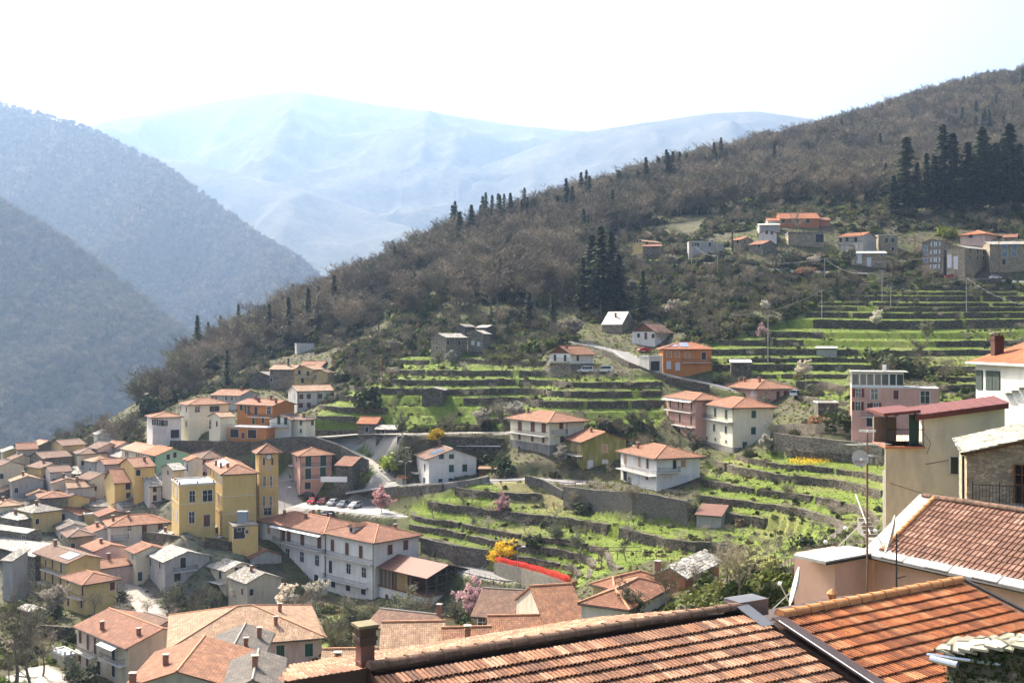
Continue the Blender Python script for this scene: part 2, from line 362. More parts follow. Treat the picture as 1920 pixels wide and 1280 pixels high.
H('yellow clock tower with pyramid roof of red tiles', 478, 486, 522, 846, 987, 248, 66, 'hip', 'yellow', 'terra', L=4.6, name='clock_tower', cat='tower', pitch=33, ov=.75, clock=True,
  wins=[('tw', 'R', 'g', 'd', .62, 2.6, [(195, 550), (288, 550), (187, 830), (282, 830)]), ('tw', 'R', 's', 'b', .5, 1.7, [(186, 262), (306, 262)]), ('tw', 'R', 'g', 'd', 1.9, 1.6, [(240, 965)])], bands=[4.6, 9.2])
H('low yellow store with dark garage door below the town hall', 421, 437, 484, 988, 1013, 231, 66, 'flat', 'yellow', 'slated', L=6, parapet=.1, wins=[('a2', 'R', 's', 'd', 2.4, 2.4, [(685, 1110)]), ('a2', 'R', 's', 'b', .8, .8, [(742, 1105), (790, 1125)])])
H('pink three-storey house with tall green shutters beside the car park', 526, 563, 622, 853, 924, 268, 66, 'hip', 'pink', 'terra', ov=.7,
  wins=[('y2', 'R', 's', 'g', 1.5, 2.6, [(500, 410), (678, 405), (497, 560), (675, 545)]), ('y2', 'R', 's', 'd', 1.5, 1.7, [(492, 705)]), ('y2', 'L', 's', 'd', .9, 1.6, [(208, 335), (360, 385), (205, 470), (355, 525)]), ('y2', 'L', 's', 'b', .9, 2.3, [(270, 355), (318, 370), (265, 510), (317, 530)]), ('y2', 'L', 's', 'd', 1.1, 2.2, [(262, 670), (355, 690)]), ('y2', 'L', 'g', 'd', 2.2, 1.8, [(215, 630)])],
  balc=[('R', 566, 620, 874, .9), ('R', 566, 612, 897, .9), ('L', 535, 552, 869, .9), ('L', 535, 552, 893, .9)], pipes=[('R', .01)], chim=[(.5, .65)])
H('mint green gabled house with orange roof', 266, 293, 354, 853, 900, 268, 50, 'gu', 'green', 'orange', pitch=19, wins=[('z3', 'R', 's', 'd', .9, 1.4, [(1145, 515), (1260, 480)]), ('z3', 'L', 's', 'd', 1.0, 1.8, [(905, 545)]), ('z3', 'L', 's', 'g', 1, 1.2, [(728, 520)])])
H('pale cream house with sand-coloured roof adjoining the mint green house', 228, 264, 318, 847, 872, 276, 50, 'gu', 'cream2', 'tan', pitch=19, wins=[('z3', 'L', 's', 'b', .8, 1.4, [(420, 470), (455, 475), (605, 500), (640, 510)])])
H('yellow house with grey side wall, upper of two below the mint house', 226, 252, 290, 875, 908, 262, 52, 'gv', 'yellow', 'terra', wins=[('z3', 'R', 's', 'd', 1.1, 1.5, [(632, 785)])], chim=[(.7, .3)])
H('yellow house with steep salmon roof, lower of two below the mint house', 198, 215, 250, 904, 948, 262, 58, 'gv', 'yellow', 'salmon', pitch=26, wins=[('z3', 'R', 's', 'd', 1.2, 1.8, [(457, 980)]), ('z3', 'R', 's', 'd', 1.0, 1.3, [(460, 1170)])])
H('old grey house with rough slate roof left of the town hall wing', 248, 280, 321, 911, 945, 260, 52, 'gv', 'white2', 'slate', pitch=20, wins=[('z3', 'R', 's', 'd', .9, 1.4, [(915, 1060), (1060, 1060), (915, 1215), (1060, 1200)])])
H('narrow white house with small orange roof and washing terrace', 345, 355, 380, 862, 898, 262, 56, 'gu', 'white2', 'orange', wins=[('z3', 'L', 's', 'd', .9, 1.6, [(1475, 700)])])
H('pink house under a wide brown hipped roof behind the town hall', 342, 378, 446, 859, 900, 274, 52, 'hip', 'rose', 'brown', pitch=20, wins=[('z3', 'R', 's', 'r', .9, 1.5, [(1735, 600), (1735, 820)])])
H('little stone shed with slates between the mint house and the terrace', 304, 325, 346, 880, 900, 256, 50, 'gv', 'beige', 'slate', wins=[('z3', 'L', 's', 'd', .9, 1.2, [(1145, 780)])])
# --- old quarter, far left
H('white house with long orange hipped roof below the yellow wing', 184, 206, 317, 986, 1058, 243, 62, 'hip', 'white2', 'terra', L=9,
  wins=[('z4', 'R', 's', 'b', 1.1, 1.7, [(725, 400), (965, 382)]), ('z4', 'R', 'g', 'w', 1.0, 1.1, [(500, 400)])], balc=[('R', 209, 240, 1009, 1.2)], pipes=[('R', .55)], chim=[(.1, .5), (.35, .4)])
H('cream house with red roof and tall grey side wall on the lane', 237, 255, 313, 1036, 1121, 228, 52, 'gu', 'cream', 'rust', pitch=18, wins=[('z4', 'L', 's', 'u', .8, 1.5, [(548, 810), (500, 1000)]), ('z4', 'L', 's', 'b', .8, 1.6, [(500, 1180)]), ('z5', 'R', 's', 'g', .9, 1.9, [(1620, 320), (1775, 360)]), ('z5', 'R', 's', 'd', 1, 2.2, [(1620, 520)])])
H('grey house with sunlit slate roof and white upper storey', 280, 309, 393, 1052, 1130, 222, 52, 'gu', 'grey', 'slate', pitch=18, wins=[('z4', 'L', 's', 'd', .8, 1.5, [(820, 910), (960, 950)]), ('z4', 'R', 's', 'd', 1.2, 2.2, [(1305, 915)]), ('z4', 'R', 's', 'd', 1.4, 2.2, [(1220, 1120)])], balc=[('R', 325, 368, 1069, .9)])
H('cream slate-roofed house with terrace and green shutters beside the white blossom', 358, 424, 479, 1069, 1145, 222, 44, 'gu', 'cream', 'slate', pitch=18, wins=[('z7', 'L', 's', 'g', 1, 1.5, [(925, 0), (1070, 20), (922, 155), (1065, 190)]), ('z4', 'L', 's', 'g', 1, 1.8, [(1618, 1050), (1865, 1090)]), ('a1', 'R', 's', 'd', 1, 1.4, [(1183, 718), (1205, 715), (1243, 705), (1260, 700)])], balc=[('L', 360, 423, 1084, 1.3)])
H('small slate-roofed annex behind the terrace house', 418, 440, 488, 1040, 1075, 234, 46, 'gu', 'cream', 'slate', wins=[])
H('square yellow house with brown pyramid roof at the lane bend', 119, 158, 218, 1093, 1152, 205, 44, 'hip', 'yellow2', 'rust', ov=.7, wins=[('z5', 'L', 's', 'r', 1.0, 1.6, [(540, 455), (546, 705)]), ('z5', 'R', 's', 'r', 1.0, 1.6, [(1205, 465)]), ('z5', 'L', 's', 'r', .9, 2.4, [(762, 520)]), ('z5', 'L', 's', 'r', .8, 1.4, [(745, 740)])], balc=[('L', 137, 157, 1119, 1.1)])
H('yellow house with solar panels and long balcony', 69, 130, 188, 1053, 1130, 219, 44, 'gu', 'yellow2', 'brown', pitch=17, ov=.8, panel=('L', .06, .36, .1, .85), wins=[('z5', 'L', 's', 'b', .8, 1.4, [(115, 95), (208, 115), (113, 280)]), ('z5', 'L', 's', 'b', .9, 2.1, [(310, 130), (440, 190), (200, 310), (312, 360), (430, 380)])], balc=[('L', 84, 126, 1072, 1.1), ('L', 74, 126, 1097, 1.0)], chim=[(.5, .9)])
H('dark stone house with broad slate roof at the left edge', -60, 66, 90, 1042, 1135, 228, 40, 'gu', 'dark', 'slate', pitch=14, W=9, wins=[('z2', 'L', 's', 'd', .9, 1.4, [(240, 990), (250, 830), (360, 860)])])
H('stone house with slate roof and one white window at the left edge', -45, 52, 78, 998, 1030, 241, 30, 'gu', 'stone', 'slate', pitch=15, wins=[('z2', 'L', 'g', 'w', 1.2, 1.4, [(355, 410)])])
H('grey plaster box annex with slate lid at the left edge', 5, 24, 29, 1050, 1120, 221, 20, 'su', 'grey', 'slated', W=4, wins=[])
H('white house with low orange gable and covered porch', 68, 147, 156, 965, 1004, 262, 14, 'gv', 'white2', 'terra', W=11, pitch=18, wins=[('z2', 'L', 's', 'd', 1.2, 2, [(945, 165), (820, 160)])])
H('small white house with grey metal roof in the old quarter', 105, 113, 166, 992, 1014, 251, 58, 'gu', 'white', 'greyt', L=8, wins=[('z2', 'R', 's', 'd', 1, 1.8, [(910, 420)])])
H('low house with sunlit orange roof above a slate lean-to', 138, 202, 210, 929, 950, 276, 10, 'gu', 'grey', 'orange', W=7)
H('slate lean-to with chimney below the sunlit orange roof', 138, 212, 218, 948, 968, 267, 8, 'gu', 'beige', 'slated', W=7, chim=[(.3, .6)])
H('grey gabled house with orange roof in the middle of the old quarter', 63, 71, 121, 902, 940, 280, 60, 'gu', 'grey', 'orange', L=9, pitch=20, wins=[])
H('small grey gable with red door in the old quarter', 47, 53, 96, 927, 964, 271, 60, 'gu', 'grey', 'tan', L=7, wins=[('z1', 'R', 's', 'r', 1.1, 1.6, [(598, 1085)]), ('z1', 'R', 's', 'd', .8, .8, [(600, 980)])])
H('house with pale sunlit slate pyramid roof in the old quarter', 104, 146, 163, 887, 918, 288, 30, 'hip', 'beige', 'slate', pitch=20, W=7, wins=[('z1', 'L', 's', 'd', .9, 1.2, [(1010, 530), (1290, 570)])])
H('house with brown hipped roof and dark window above the old quarter', 142, 170, 204, 880, 905, 297, 45, 'hip', 'beige', 'greyt', pitch=20, wins=[('z1', 'R', 's', 'd', 1.4, 1.4, [(1605, 500)])])
H('long low house with dark slate roof at the edge of the wood', 86, 150, 160, 868, 888, 305, 20, 'gu', 'dark', 'slated', W=9)
H('dusty pink house with brown roof at the edge of the wood', 11, 21, 92, 882, 904, 312, 62, 'gv', 'pink2', 'brown', L=9)
H('house with sun-bleached roof at the left edge above the slates', -22, 6, 63, 921, 944, 276, 42, 'gu', 'stone', 'tan', pitch=16)
H('low grey-roofed shed below the sun-bleached roof', 2, 48, 56, 947, 962, 268, 12, 'gu', 'grey', 'greyt', W=6)
H('small house with slate hip and chimney at the left edge', -12, 35, 68, 973, 996, 252, 36, 'hip', 'stone', 'slate', chim=[(.4, .4)])
H('yellow block with white flat terrace in the old quarter', 152, 159, 198, 966, 990, 262, 62, 'flat', 'yellow2', 'flat', L=7, parapet=.3)
H('little pale house with grey roof at the edge of the bare trees', 176, 183, 222, 814, 836, 330, 60, 'gu', 'white2', 'slated', L=7)
# --- bottom left
H('tall cream house with rust roof, brown shutters and white awning', 144, 240, 256, 1212, 1305, 160, 44, 'gu', 'beige', 'rust', W=11, pitch=17, ov=.6, awn=('L', 197, 226, 1206),
  wins=[('z6', 'L', 's', 'r', 1.0, 2.0, [(727, 585), (720, 890), (835, 940)]), ('z6', 'L', 's', 'r', .9, 2.6, [(842, 660), (950, 720)]), ('z6', 'L', 's', 'd', 1.1, 2.1, [(1225, 840), (1225, 1080), (1005, 1050)])], balc=[('L', 147, 181, 1224, 1.0), ('L', 197, 236, 1238, 1.1)], chim=[(.1, .62), (.25, .12)])
H('pale annex with white railed flat roof beside the rust-roofed house', 96, 121, 145, 1232, 1266, 171, 44, 'flat', 'beige', 'flat', parapet=.25, posts=True)
H('pink house with arched loggia and brown roof', 246, 291, 342, 1176, 1245, 166, 40, 'gu', 'pink2', 'brown', pitch=18, wins=[('z7', 'R', 's', 'g', 1, 2.2, [(465, 660)])], balc=[('L', 250, 288, 1200, 1.0)])
H('large faded pink house with hipped tan roof and green shutters', 322, 603, 600, 1191, 1282, 150, -17, 'hip', 'pink2', 'tan', W=18, pitch=17, ov=.7,
  wins=[('a3', 'L', 's', 'g', 1.1, 1.8, [(168, 1080), (305, 1070), (495, 1058)]), ('a3', 'L', 's', 'r', 1.2, 1.6, [(490, 1225)]), ('a3', 'L', 's', 'd', .8, .9, [(400, 1195)])], chim=[(.2, .3), (.5, .25)])
H('house with orange roof and grey gable in the bottom left corner', 236, 428, 440, 1284, 1330, 112, -4, 'gv', 'grey', 'terra', W=13, pitch=17, chim=[(.35, .72), (.05, .95)])
H('house with brown and grey tiled roof behind the orange gable', 380, 484, 490, 1238, 1290, 123, -6, 'gv', 'grey', 'greyt', W=12, pitch=20, chim=[(.3, .3), (.7, .15)])
H('house with mossy dark grey roof at the bottom edge', 424, 522, 530, 1288, 1330, 104, -10, 'gv', 'grey', 'greyt', W=10, pitch=20, chim=[(.4, .5)])
# --- long white building
H('long white building, left wing with rust roof and white awning', 487, 608, 660, 998, 1108, 228, 43.5, 'hip', 'white', 'rust', W=11.2, ov=.7, awn=('L', 514, 607, 993), name='apartment_building', cat='building',
  wins=[('a3', 'L', 's', 'w', 1.2, 2.0, [(230, 255)]), ('a3', 'L', 's', 'b', 1.4, 2.4, [(325, 295), (362, 300), (452, 325), (565, 345)]), ('a3', 'L', 'g', 'd', 1.5, 2.2, [(230, 390), (353, 418), (449, 440), (550, 463)]), ('a3', 'L', 's', 'd', 1.4, 1.4, [(225, 505), (348, 533), (444, 557), (545, 580)])],
  balc=[('L', 518, 606, 1022, 1.2)], chim=[(.3, .8), (.35, .5), (.7, .6), (.72, .35)], pipes=[('L', .66)])
H('long white building, right wing with hipped roof and dormer', 609, 702, 785, 1015, 1125, 217, 43.5, 'hip', 'white', 'rust', ov=.7, dorm=True, name='apartment_building', cat='building',
  wins=[('a3', 'L', 's', 'b', 1.2, 2.5, [(653, 362), (750, 385), (842, 405)]), ('a3', 'L', 's', 'd', 1.1, 2.6, [(640, 505)]), ('a3', 'L', 'g', 'd', 1.5, 2.0, [(760, 518), (862, 543)]), ('a3', 'L', 's', 'd', 1.4, 1.2, [(658, 622), (757, 645), (859, 670)]), ('a3', 'R', 's', 'b', 1.3, 2.0, [(1035, 390), (1140, 360)])],
  balc=[('L', 611, 701, 1047, 1.0), ('L', 611, 690, 1091, 1.0)], chim=[(.75, .25)], pipes=[('L', .02), ('L', .98)])
# --- close houses in the lower middle
H('house with brown tiled roof beyond the big chimney', 690, 806, 852, 1184, 1215, 126, 22, 'gu', 'cream', 'brown', pitch=18, chim=[(.5, .05)])
H('house with sandy round-tiled roof right of the big chimney', 714, 832, 838, 1219, 1262, 104, -4, 'gu', 'beige', 'tan', W=8.5, pitch=22, ov=.3, wins=[('y6', 'L', 's', 'l', 1.3, 1.6, [(1040, 740)])])
H('small house with sandy roof left of the big chimney', 600, 702, 706, 1262, 1300, 98, -4, 'gu', 'beige', 'tan', W=7, pitch=20, ov=.3, chim=[(.2, .7)])
H('house with small orange roof and black flue beside the sandy roof', 833, 925, 930, 1232, 1265, 100, -5, 'gu', 'beige', 'terra', W=8.5, pitch=22, ov=.3, chim=[(.3, .5)])
H('house with orange roof and pale verge slabs left of the steep roof', 920, 1044, 1050, 1207, 1245, 109, -4, 'gu', 'beige', 'terra', W=9, pitch=22, ov=.3, chim=[(.05, .35)])
H('stone house with brown tiled roof and double white window', 886, 1003, 1036, 1160, 1215, 136, 14, 'gu', 'stone2', 'brown', pitch=22, ov=.35, wins=[('y7', 'L', 'g', 'w', 1.4, 1.8, [(290, 955)])])
H('little ruined annex with slate roof beside the brown roofed stone house', 1003, 1032, 1046, 1148, 1180, 133, 10, 'gv', 'dark', 'slate', W=5)
H('house with long bright orange roof running up to a white verge', 1026, 1104, 1112, 1172, 1205, 112, -14, 'gu', 'beige', 'terra', W=13, pitch=24, ov=.3)
H('white-walled house with old sandy and brown hipped roof among bushes', 1090, 1178, 1256, 1140, 1180, 108, 30, 'hip', 'white2', 'rust', pitch=22, ov=.3)
H('house with salmon roof above the old hipped roof', 1112, 1152, 1236, 1102, 1130, 123, 46, 'hip', 'yellow2', 'salmon', pitch=22, ov=.3)
H('cottage with brick gable and roof of rough stone slabs', 1228, 1285, 1348, 1082, 1105, 122, 32, 'gv', 'brick', 'slate', pitch=26, ov=.35, slabs=True, chim=[(.04, .95)])
# --- villas in the middle
H('white villa with brown gable roof and skylights at the road bend', 773, 804, 893, 859, 910, 251, 70, 'gu', 'white', 'brown', pitch=19, ov=.7, panel=('L', .1, .35, .25, .75),
  wins=[('y3', 'R', 's', 'g', 1.2, 1.1, [(700, 765), (852, 763)]), ('y3', 'R', 's', 'g', 1.2, 1.7, [(850, 942), (1050, 935)]), ('y3', 'R', 's', 'd', 1, 1, [(685, 1130), (838, 1120)]), ('y3', 'L', 's', 'd', 1, 1.7, [(453, 930)]), ('y3', 'L', 's', 'd', 1.6, 2, [(445, 1140)]), ('y3', 'L', 's', 'b', 1.4, 2, [(325, 900)])], balc=[('L', 776, 789, 884, 1.4)], chim=[(.1, .85), (.45, .6)])
H('cream villa with deep balcony and grey ground floor', 957, 1030, 1095, 789, 852, 247, 58, 'hip', 'cream2', 'terra', ov=1.1,
  wins=[('a4', 'L', 's', 'b', 1.8, 2.3, [(240, 635), (317, 640), (383, 645)]), ('a4', 'L', 's', 'b', 1.1, 1.4, [(238, 700), (315, 710), (380, 718)]), ('a4', 'R', 's', 'b', 1.1, 1.4, [(487, 635), (492, 715)]), ('a4', 'L', 's', 'd', 1.0, 1.4, [(237, 770)])], balc=[('L', 957, 1028, 813, 1.6), ('R', 1033, 1060, 813, 1.2)], chim=[(.3, .8)], pipes=[('R', .5)], skirt=('conc', 2.2))
H('olive green villa with pale-streaked gable wall and white balcony', 1060, 1093, 1174, 827, 880, 240, 68, 'gu', 'olive', 'salmon', pitch=19, ov=.7,  # paler streaks mixed over the olive base colour
  wins=[('a4', 'R', 's', 'w', 1.3, 1.7, [(748, 770)]), ('a4', 'R', 's', 'l', 1.4, .8, [(750, 848)]), ('a4', 'R', 's', 'l', 1.2, 2, [(662, 868)]), ('a4', 'L', 's', 'w', 1.1, 2, [(558, 760), (593, 775)]), ('a4', 'L', 'g', 'd', .8, .9, [(553, 828), (592, 838)])], balc=[('L', 1061, 1092, 851, 1.3)], chim=[(.4, .5)])
H('white villa with wraparound balcony above the retaining wall', 1164, 1231, 1312, 857, 918, 218, 69, 'hip', 'white', 'terra', ov=.9,
  wins=[('a4', 'L', 's', 'w', 1.0, 2.1, [(872, 835), (957, 850)]), ('a4', 'L', 's', 'b', 1.0, 2.2, [(1006, 858)]), ('a4', 'R', 's', 'd', .8, 1.8, [(1167, 865)]), ('a4', 'R', 's', 'w', 1.1, 1.4, [(1219, 860)]), ('a4', 'R', 's', 'l', 1.9, 2.0, [(1225, 962)]), ('a4', 'L', 's', 'l', 1.6, 2.0, [(946, 950)]), ('a4', 'L', 's', 'b', 1.0, 1.3, [(1003, 938)]), ('a4', 'L', 's', 'd', 1.6, 2.0, [(872, 935)])], balc=[('L', 1164, 1230, 884, 1.3), ('R', 1232, 1271, 884, 1.3)], chim=[(.2, .75)])
H('tall cream house with green shutters and orange hipped roof', 1322, 1376, 1449, 762, 851, 234, 77, 'hip', 'cream2', 'salmon', ov=.9,
  wins=[('a4', 'R', 's', 'g', 1.1, 1.6, [(1642, 565), (1640, 663)]), ('a4', 'R', 's', 'g', 1.1, 2.2, [(1588, 760)]), ('a4', 'R', 's', 'd', .8, 1, [(1713, 738)]), ('a4', 'L', 's', 'g', 1.2, 2.0, [(1412, 555), (1478, 565)]), ('a4', 'L', 's', 'g', 1.1, 1.6, [(1405, 645), (1476, 658)]), ('a4', 'L', 's', 'd', .8, .7, [(1362, 708), (1413, 715), (1477, 728)])], balc=[('L', 1326, 1374, 787, 1.1)], skirt=('conc', 1.4), pipes=[('L', .02)])
H('pink four-level house with two balconies and white awning', 1250, 1304, 1354, 748, 836, 248, 74, 'hip', 'pink', 'terra', ov=.8, awn=('L', 1250, 1303, 745),
  wins=[('a4', 'L', 's', 'b', 1.0, 2.2, [(1143, 497), (1193, 505), (1217, 508), (1270, 515), (1200, 590), (1268, 603)]), ('a4', 'L', 's', 'd', .9, 1.1, [(1198, 660), (1266, 675)]), ('a4', 'L', 's', 'd', .9, 1.6, [(1138, 645)]), ('a4', 'L', 's', 'b', .9, 1.5, [(1135, 568)])], balc=[('L', 1252, 1303, 770, 1.2), ('L', 1266, 1303, 798, 1.1)], skirt=('conc', 1.2))
H('long salmon house with hipped roof behind the tall cream house', 1332, 1419, 1487, 727, 768, 266, 74, 'hip', 'pink', 'terra', ov=.9, L=17,
  wins=[('a4', 'R', 's', 'r', 1.0, 2.1, [(1788, 450)]), ('a4', 'R', 's', 'r', 1.2, 1.5, [(1833, 442)]), ('a4', 'L', 's', 'b', 1.2, 1.6, [(1390, 400), (1435, 412), (1480, 420), (1525, 418)]), ('a4', 'L', 's', 'l', 1.4, 1.8, [(1635, 435)])], balc=[('R', 1425, 1474, 756, 1.2)], chim=[(.3, .7), (.3, .85), (.35, .3)])
H('orange house with two solar arrays beside the upper road', 1222, 1243, 1334, 653, 697, 288, 92, 'hip', 'orange', 'orange', ov=.7, L=10, panel=('R', .06, .55, .2, .85),
  wins=[('a4', 'R', 's', 'w', 1.2, 1.5, [(1134, 205), (1184, 205), (1245, 210)]), ('a4', 'R', 's', 'd', 1.2, 2, [(1342, 215)]), ('a4', 'R', 's', 'l', 1.1, 2, [(1132, 270), (1186, 278)])], balc=[('R', 1278, 1332, 679, 1.1)], chim=[(.75, .5)])
H('white garage block of the orange house with dark opening', 1199, 1217, 1242, 669, 697, 284, 60, 'flat', 'white2', 'flat', wins=[('a4', 'R', 's', 'd', 3.0, 2.6, [(1050, 275)])])
H('white chalet with brown timber gable and balcony', 1031, 1070, 1112, 662, 700, 288, 44, 'gv', 'white', 'terra', pitch=27, ov=.9, gablewood=True, skirt=('stone', 2.6),
  wins=[('a4', 'L', 's', 'd', .9, 1.9, [(450, 228), (511, 230)]), ('a4', 'R', 's', 'b', 1, 1.5, [(586, 228)])], balc=[('L', 1030, 1069, 677, 1.2)], chim=[(.1, .3)])
H('white chalet with dark timber gable above the road', 1185, 1228, 1258, 621, 648, 316, 36, 'gv', 'white', 'brown', pitch=33, ov=.8, gablewood=True, wins=[('a4', 'L', 's', 'd', .9, 1.2, [(952, 92), (1043, 95)]), ('a4', 'L', 's', 'b', .9, 2, [(995, 95)])])
H('cabin with steep pale roof and a single chimney below dark conifers', 1129, 1166, 1190, 607, 626, 336, 30, 'gu', 'stone2', 'pale', pitch=38, ov=.3, chim=[(.28, .5)])
H('pink house with white glazed top floor and flat roof', 1590, 1597, 1722, 727, 815, 216, 106, 'flat', 'pink', 'flat', L=9, parapet=.05, glazed=True,
  wins=[('x4', 'R', 'o', 'r', 1.1, 1.7, [(350, 520), (345, 718)]), ('x4', 'R', 'g', 'w', 1.4, 2.1, [(565, 560)]), ('x4', 'R', 's', 'r', 1.0, 1.8, [(852, 567), (850, 795)]), ('x4', 'R', 'o', 'r', 1.0, 2.2, [(585, 745)]), ('x4', 'R', 's', 'd', .8, 2.0, [(495, 745)]), ('x4', 'R', 's', 'd', 1.1, 1.8, [(498, 930)])], balc=[('R', 1614, 1636, 781, 1.0)])
H('right-hand section of the pink glazed house with roof terrace', 1715, 1722, 1760, 729, 812, 212.4, 106, 'flat', 'pink', 'flat', L=8, parapet=.12, wins=[('x4', 'R', 'g', 'w', 1.8, 2.4, [(1240, 600)])])
H('stone cottage with red roof by the road above the car park', 671, 706, 716, 793, 832, 276, 12, 'gu', 'stone', 'orange', W=6, pitch=24, wins=[('ff', 'L', 's', 'd', .9, 1.3, [(688, 805)])])
H('stone cottage extension with pale roof', 705, 742, 750, 804, 834, 273, 12, 'gu', 'dark', 'slate', W=5, wins=[('ff', 'L', 's', 'd', .9, 1.2, [(718, 811)])])
H('old stone hut with bowed roof on the green terraces', 791, 831, 836, 731, 748, 283, 8, 'gv', 'dark', 'slated', W=6, pitch=12)
H('ruined stone farmhouse with pale slate roof', 808, 836, 876, 632, 674, 326, 48, 'gv', 'stone', 'slate', wins=[('y4', 'L', 's', 'd', .9, 1.2, [(238, 553)]), ('y4', 'R', 's', 'd', .9, 1.6, [(360, 490), (485, 495)])])
H('small stone gable beside the ruined farmhouse', 877, 906, 915, 625, 652, 330, 18, 'gv', 'stone', 'slate', W=7, pitch=22, wins=[('y4', 'L', 's', 'l', .9, 1.2, [(640, 495), (705, 510)])])
H('stone barn behind the ruined farmhouse', 894, 914, 930, 613, 638, 340, 45, 'gu', 'dark', 'slate')
H('roofless-looking stone block above the ruined farmhouse', 852, 872, 890, 612, 632, 345, 45, 'gv', 'dark', 'slated')
# --- upper village
H('long brick-red house with bright orange roof above the upper village', 1462, 1536, 1540, 409, 428, 432, 4, 'gu', 'brick', 'orange', W=12, pitch=25, wins=[('x1', 'L', 's', 'g', 1.5, 1.8, [(355, 250), (458, 250), (553, 250), (700, 255)])])
H('low wing left of the long brick-red house', 1440, 1462, 1464, 413, 425, 434, 4, 'gu', 'grey', 'orange', W=8)
H('low wing right of the long brick-red house', 1537, 1556, 1558, 412, 422, 434, 4, 'gu', 'brick', 'rust', W=8)
H('white gabled house in the upper village', 1422, 1456, 1464, 437, 456, 412, 14, 'gv', 'white', 'slated', W=8, wins=[('x1', 'L', 's', 'd', .9, 1.3, [(130, 412), (200, 415)])])
H('house with pale flat roof behind the white gable', 1424, 1462, 1466, 421, 434, 424, 6, 'gu', 'grey', 'pale', W=9, pitch=10)
H('ochre stone house with orange roof at the left of the upper village', 1374, 1389, 1411, 449, 468, 405, 52, 'gu', 'stone2', 'orange', wins=[('x3', 'L', 's', 'd', .9, 1.3, [(1640, 190)]), ('x3', 'R', 's', 'd', .9, 1.3, [(1720, 200)])])
H('grey stone house with orange roof in front of the white gable', 1404, 1430, 1456, 457, 478, 398, 46, 'gu', 'stone', 'salmon', wins=[('x1', 'L', 's', 'd', .9, 1.3, [(25, 600)])])
H('ruined stone house without a roof in the upper village', 1478, 1545, 1552, 438, 464, 408, 6, 'flat', 'stone2', 'slated', W=8, parapet=.6, wins=[('x1', 'L', 's', 'd', 3, 3.2, [(870, 490)])])
H('grey three-storey house with orange roof and long balconies', 1572, 1617, 1643, 441, 478, 400, 42, 'gu', 'grey', 'orange', pitch=14, wins=[('x1', 'L', 's', 'd', 1.2, 1.8, [(1155, 515), (1245, 505), (1365, 510)]), ('x1', 'L', 's', 'l', 1.2, 1.8, [(1180, 605), (1240, 605), (1362, 600)])], balc=[('L', 1572, 1616, 457, 1.2), ('L', 1572, 1616, 444, 1.0)])
H('square brown stone house with thin pale roof', 1647, 1683, 1687, 441, 478, 410, 6, 'flat', 'stone2', 'pale', W=8, parapet=.1, wins=[('x2', 'L', 's', 'g', 1.3, 1.8, [(15, 500), (100, 500)]), ('x2', 'L', 's', 'd', 1.0, 1.4, [(98, 617)])])
H('stone house with long pale roof below the grey three-storey house', 1597, 1662, 1666, 474, 504, 390, 6, 'gu', 'stone2', 'pale', W=8, pitch=12, wins=[('x1', 'L', 's', 'l', 1.4, 3.6, [(1415, 770), (1545, 830)]), ('x1', 'L', 'g', 'w', 1.0, 1.1, [(1353, 720), (1720, 713), (1355, 820)])])
H('tall stone tenement with pale window frames', 1729, 1769, 1800, 452, 512, 385, 40, 'gv', 'stone', 'slate', pitch=14, W=10, wins=[('x2', 'L', 'o', 'l', .8, 1.5, [(637, 552), (705, 550), (632, 660), (702, 655), (632, 762), (700, 760), (625, 855), (695, 850)]), ('x2', 'L', 's', 'u', 1.0, 1.4, [(540, 600), (545, 665), (540, 765)]), ('x2', 'R', 's', 'r', 1.0, 1.5, [(905, 560), (945, 560)])])
H('big pale stone barn with tall light panels', 1775, 1809, 1863, 464, 518, 378, 52, 'gv', 'stone2', 'slate', pitch=18, W=15, wins=[('x2', 'L', 's', 'l', 1.5, 4.5, [(855, 780), (940, 800)]), ('x2', 'R', 's', 'd', .9, 1.8, [(1128, 630), (1230, 630), (1308, 640), (1388, 645), (1125, 735), (1225, 735), (1305, 745), (1385, 750)])])
H('house with orange-red hipped roof at the top right of the upper village', 1801, 1846, 1879, 437, 460, 402, 46, 'hip', 'pink2', 'orange', pitch=20, ov=.8, wins=[('x2', 'L', 's', 'd', 1.6, 1.3, [(1138, 437)])])
H('small house with rusty roof near the right edge of the upper village', 1881, 1906, 1918, 444, 458, 398, 30, 'gu', 'stone2', 'rust', W=8)
H('house with blue shutters and slate roof at the right edge', 1856, 1945, 1950, 457, 506, 380, 6, 'gu', 'stone2', 'slate', W=9, pitch=16, wins=[('x2', 'L', 's', 'u', 1.8, 1.8, [(1590, 590), (1722, 585), (1590, 690), (1712, 688)]), ('x2', 'L', 's', 'd', 1.2, 2, [(1580, 790)])])
H('yellow house with tan roof and three small windows, left of the upper village', 1186, 1205, 1240, 452, 470, 425, 46, 'gv', 'yellow2', 'tan', pitch=18, wins=[('x3', 'L', 's', 'd', .9, 1.2, [(482, 195), (513, 193), (543, 190)]), ('x3', 'R', 's', 'd', 1.6, 1.6, [(618, 188)])])
H('low lean-to with orange roof in front of the small yellow house', 1206, 1240, 1250, 461, 472, 421, 8, 'gu', 'stone', 'salmon', W=5)
H('long grey house with thin pale roof left of the cypress', 1292, 1341, 1345, 453, 473, 412, 4, 'flat', 'grey', 'pale', W=8, parapet=.1, wins=[('x3', 'L', 's', 'd', .9, 1.5, [(1135, 230), (1165, 230), (1195, 232), (1325, 230)])])
H('little extension right of the long grey house', 1343, 1356, 1360, 457, 470, 410, 4, 'flat', 'grey', 'pale', W=6, parapet=.1)
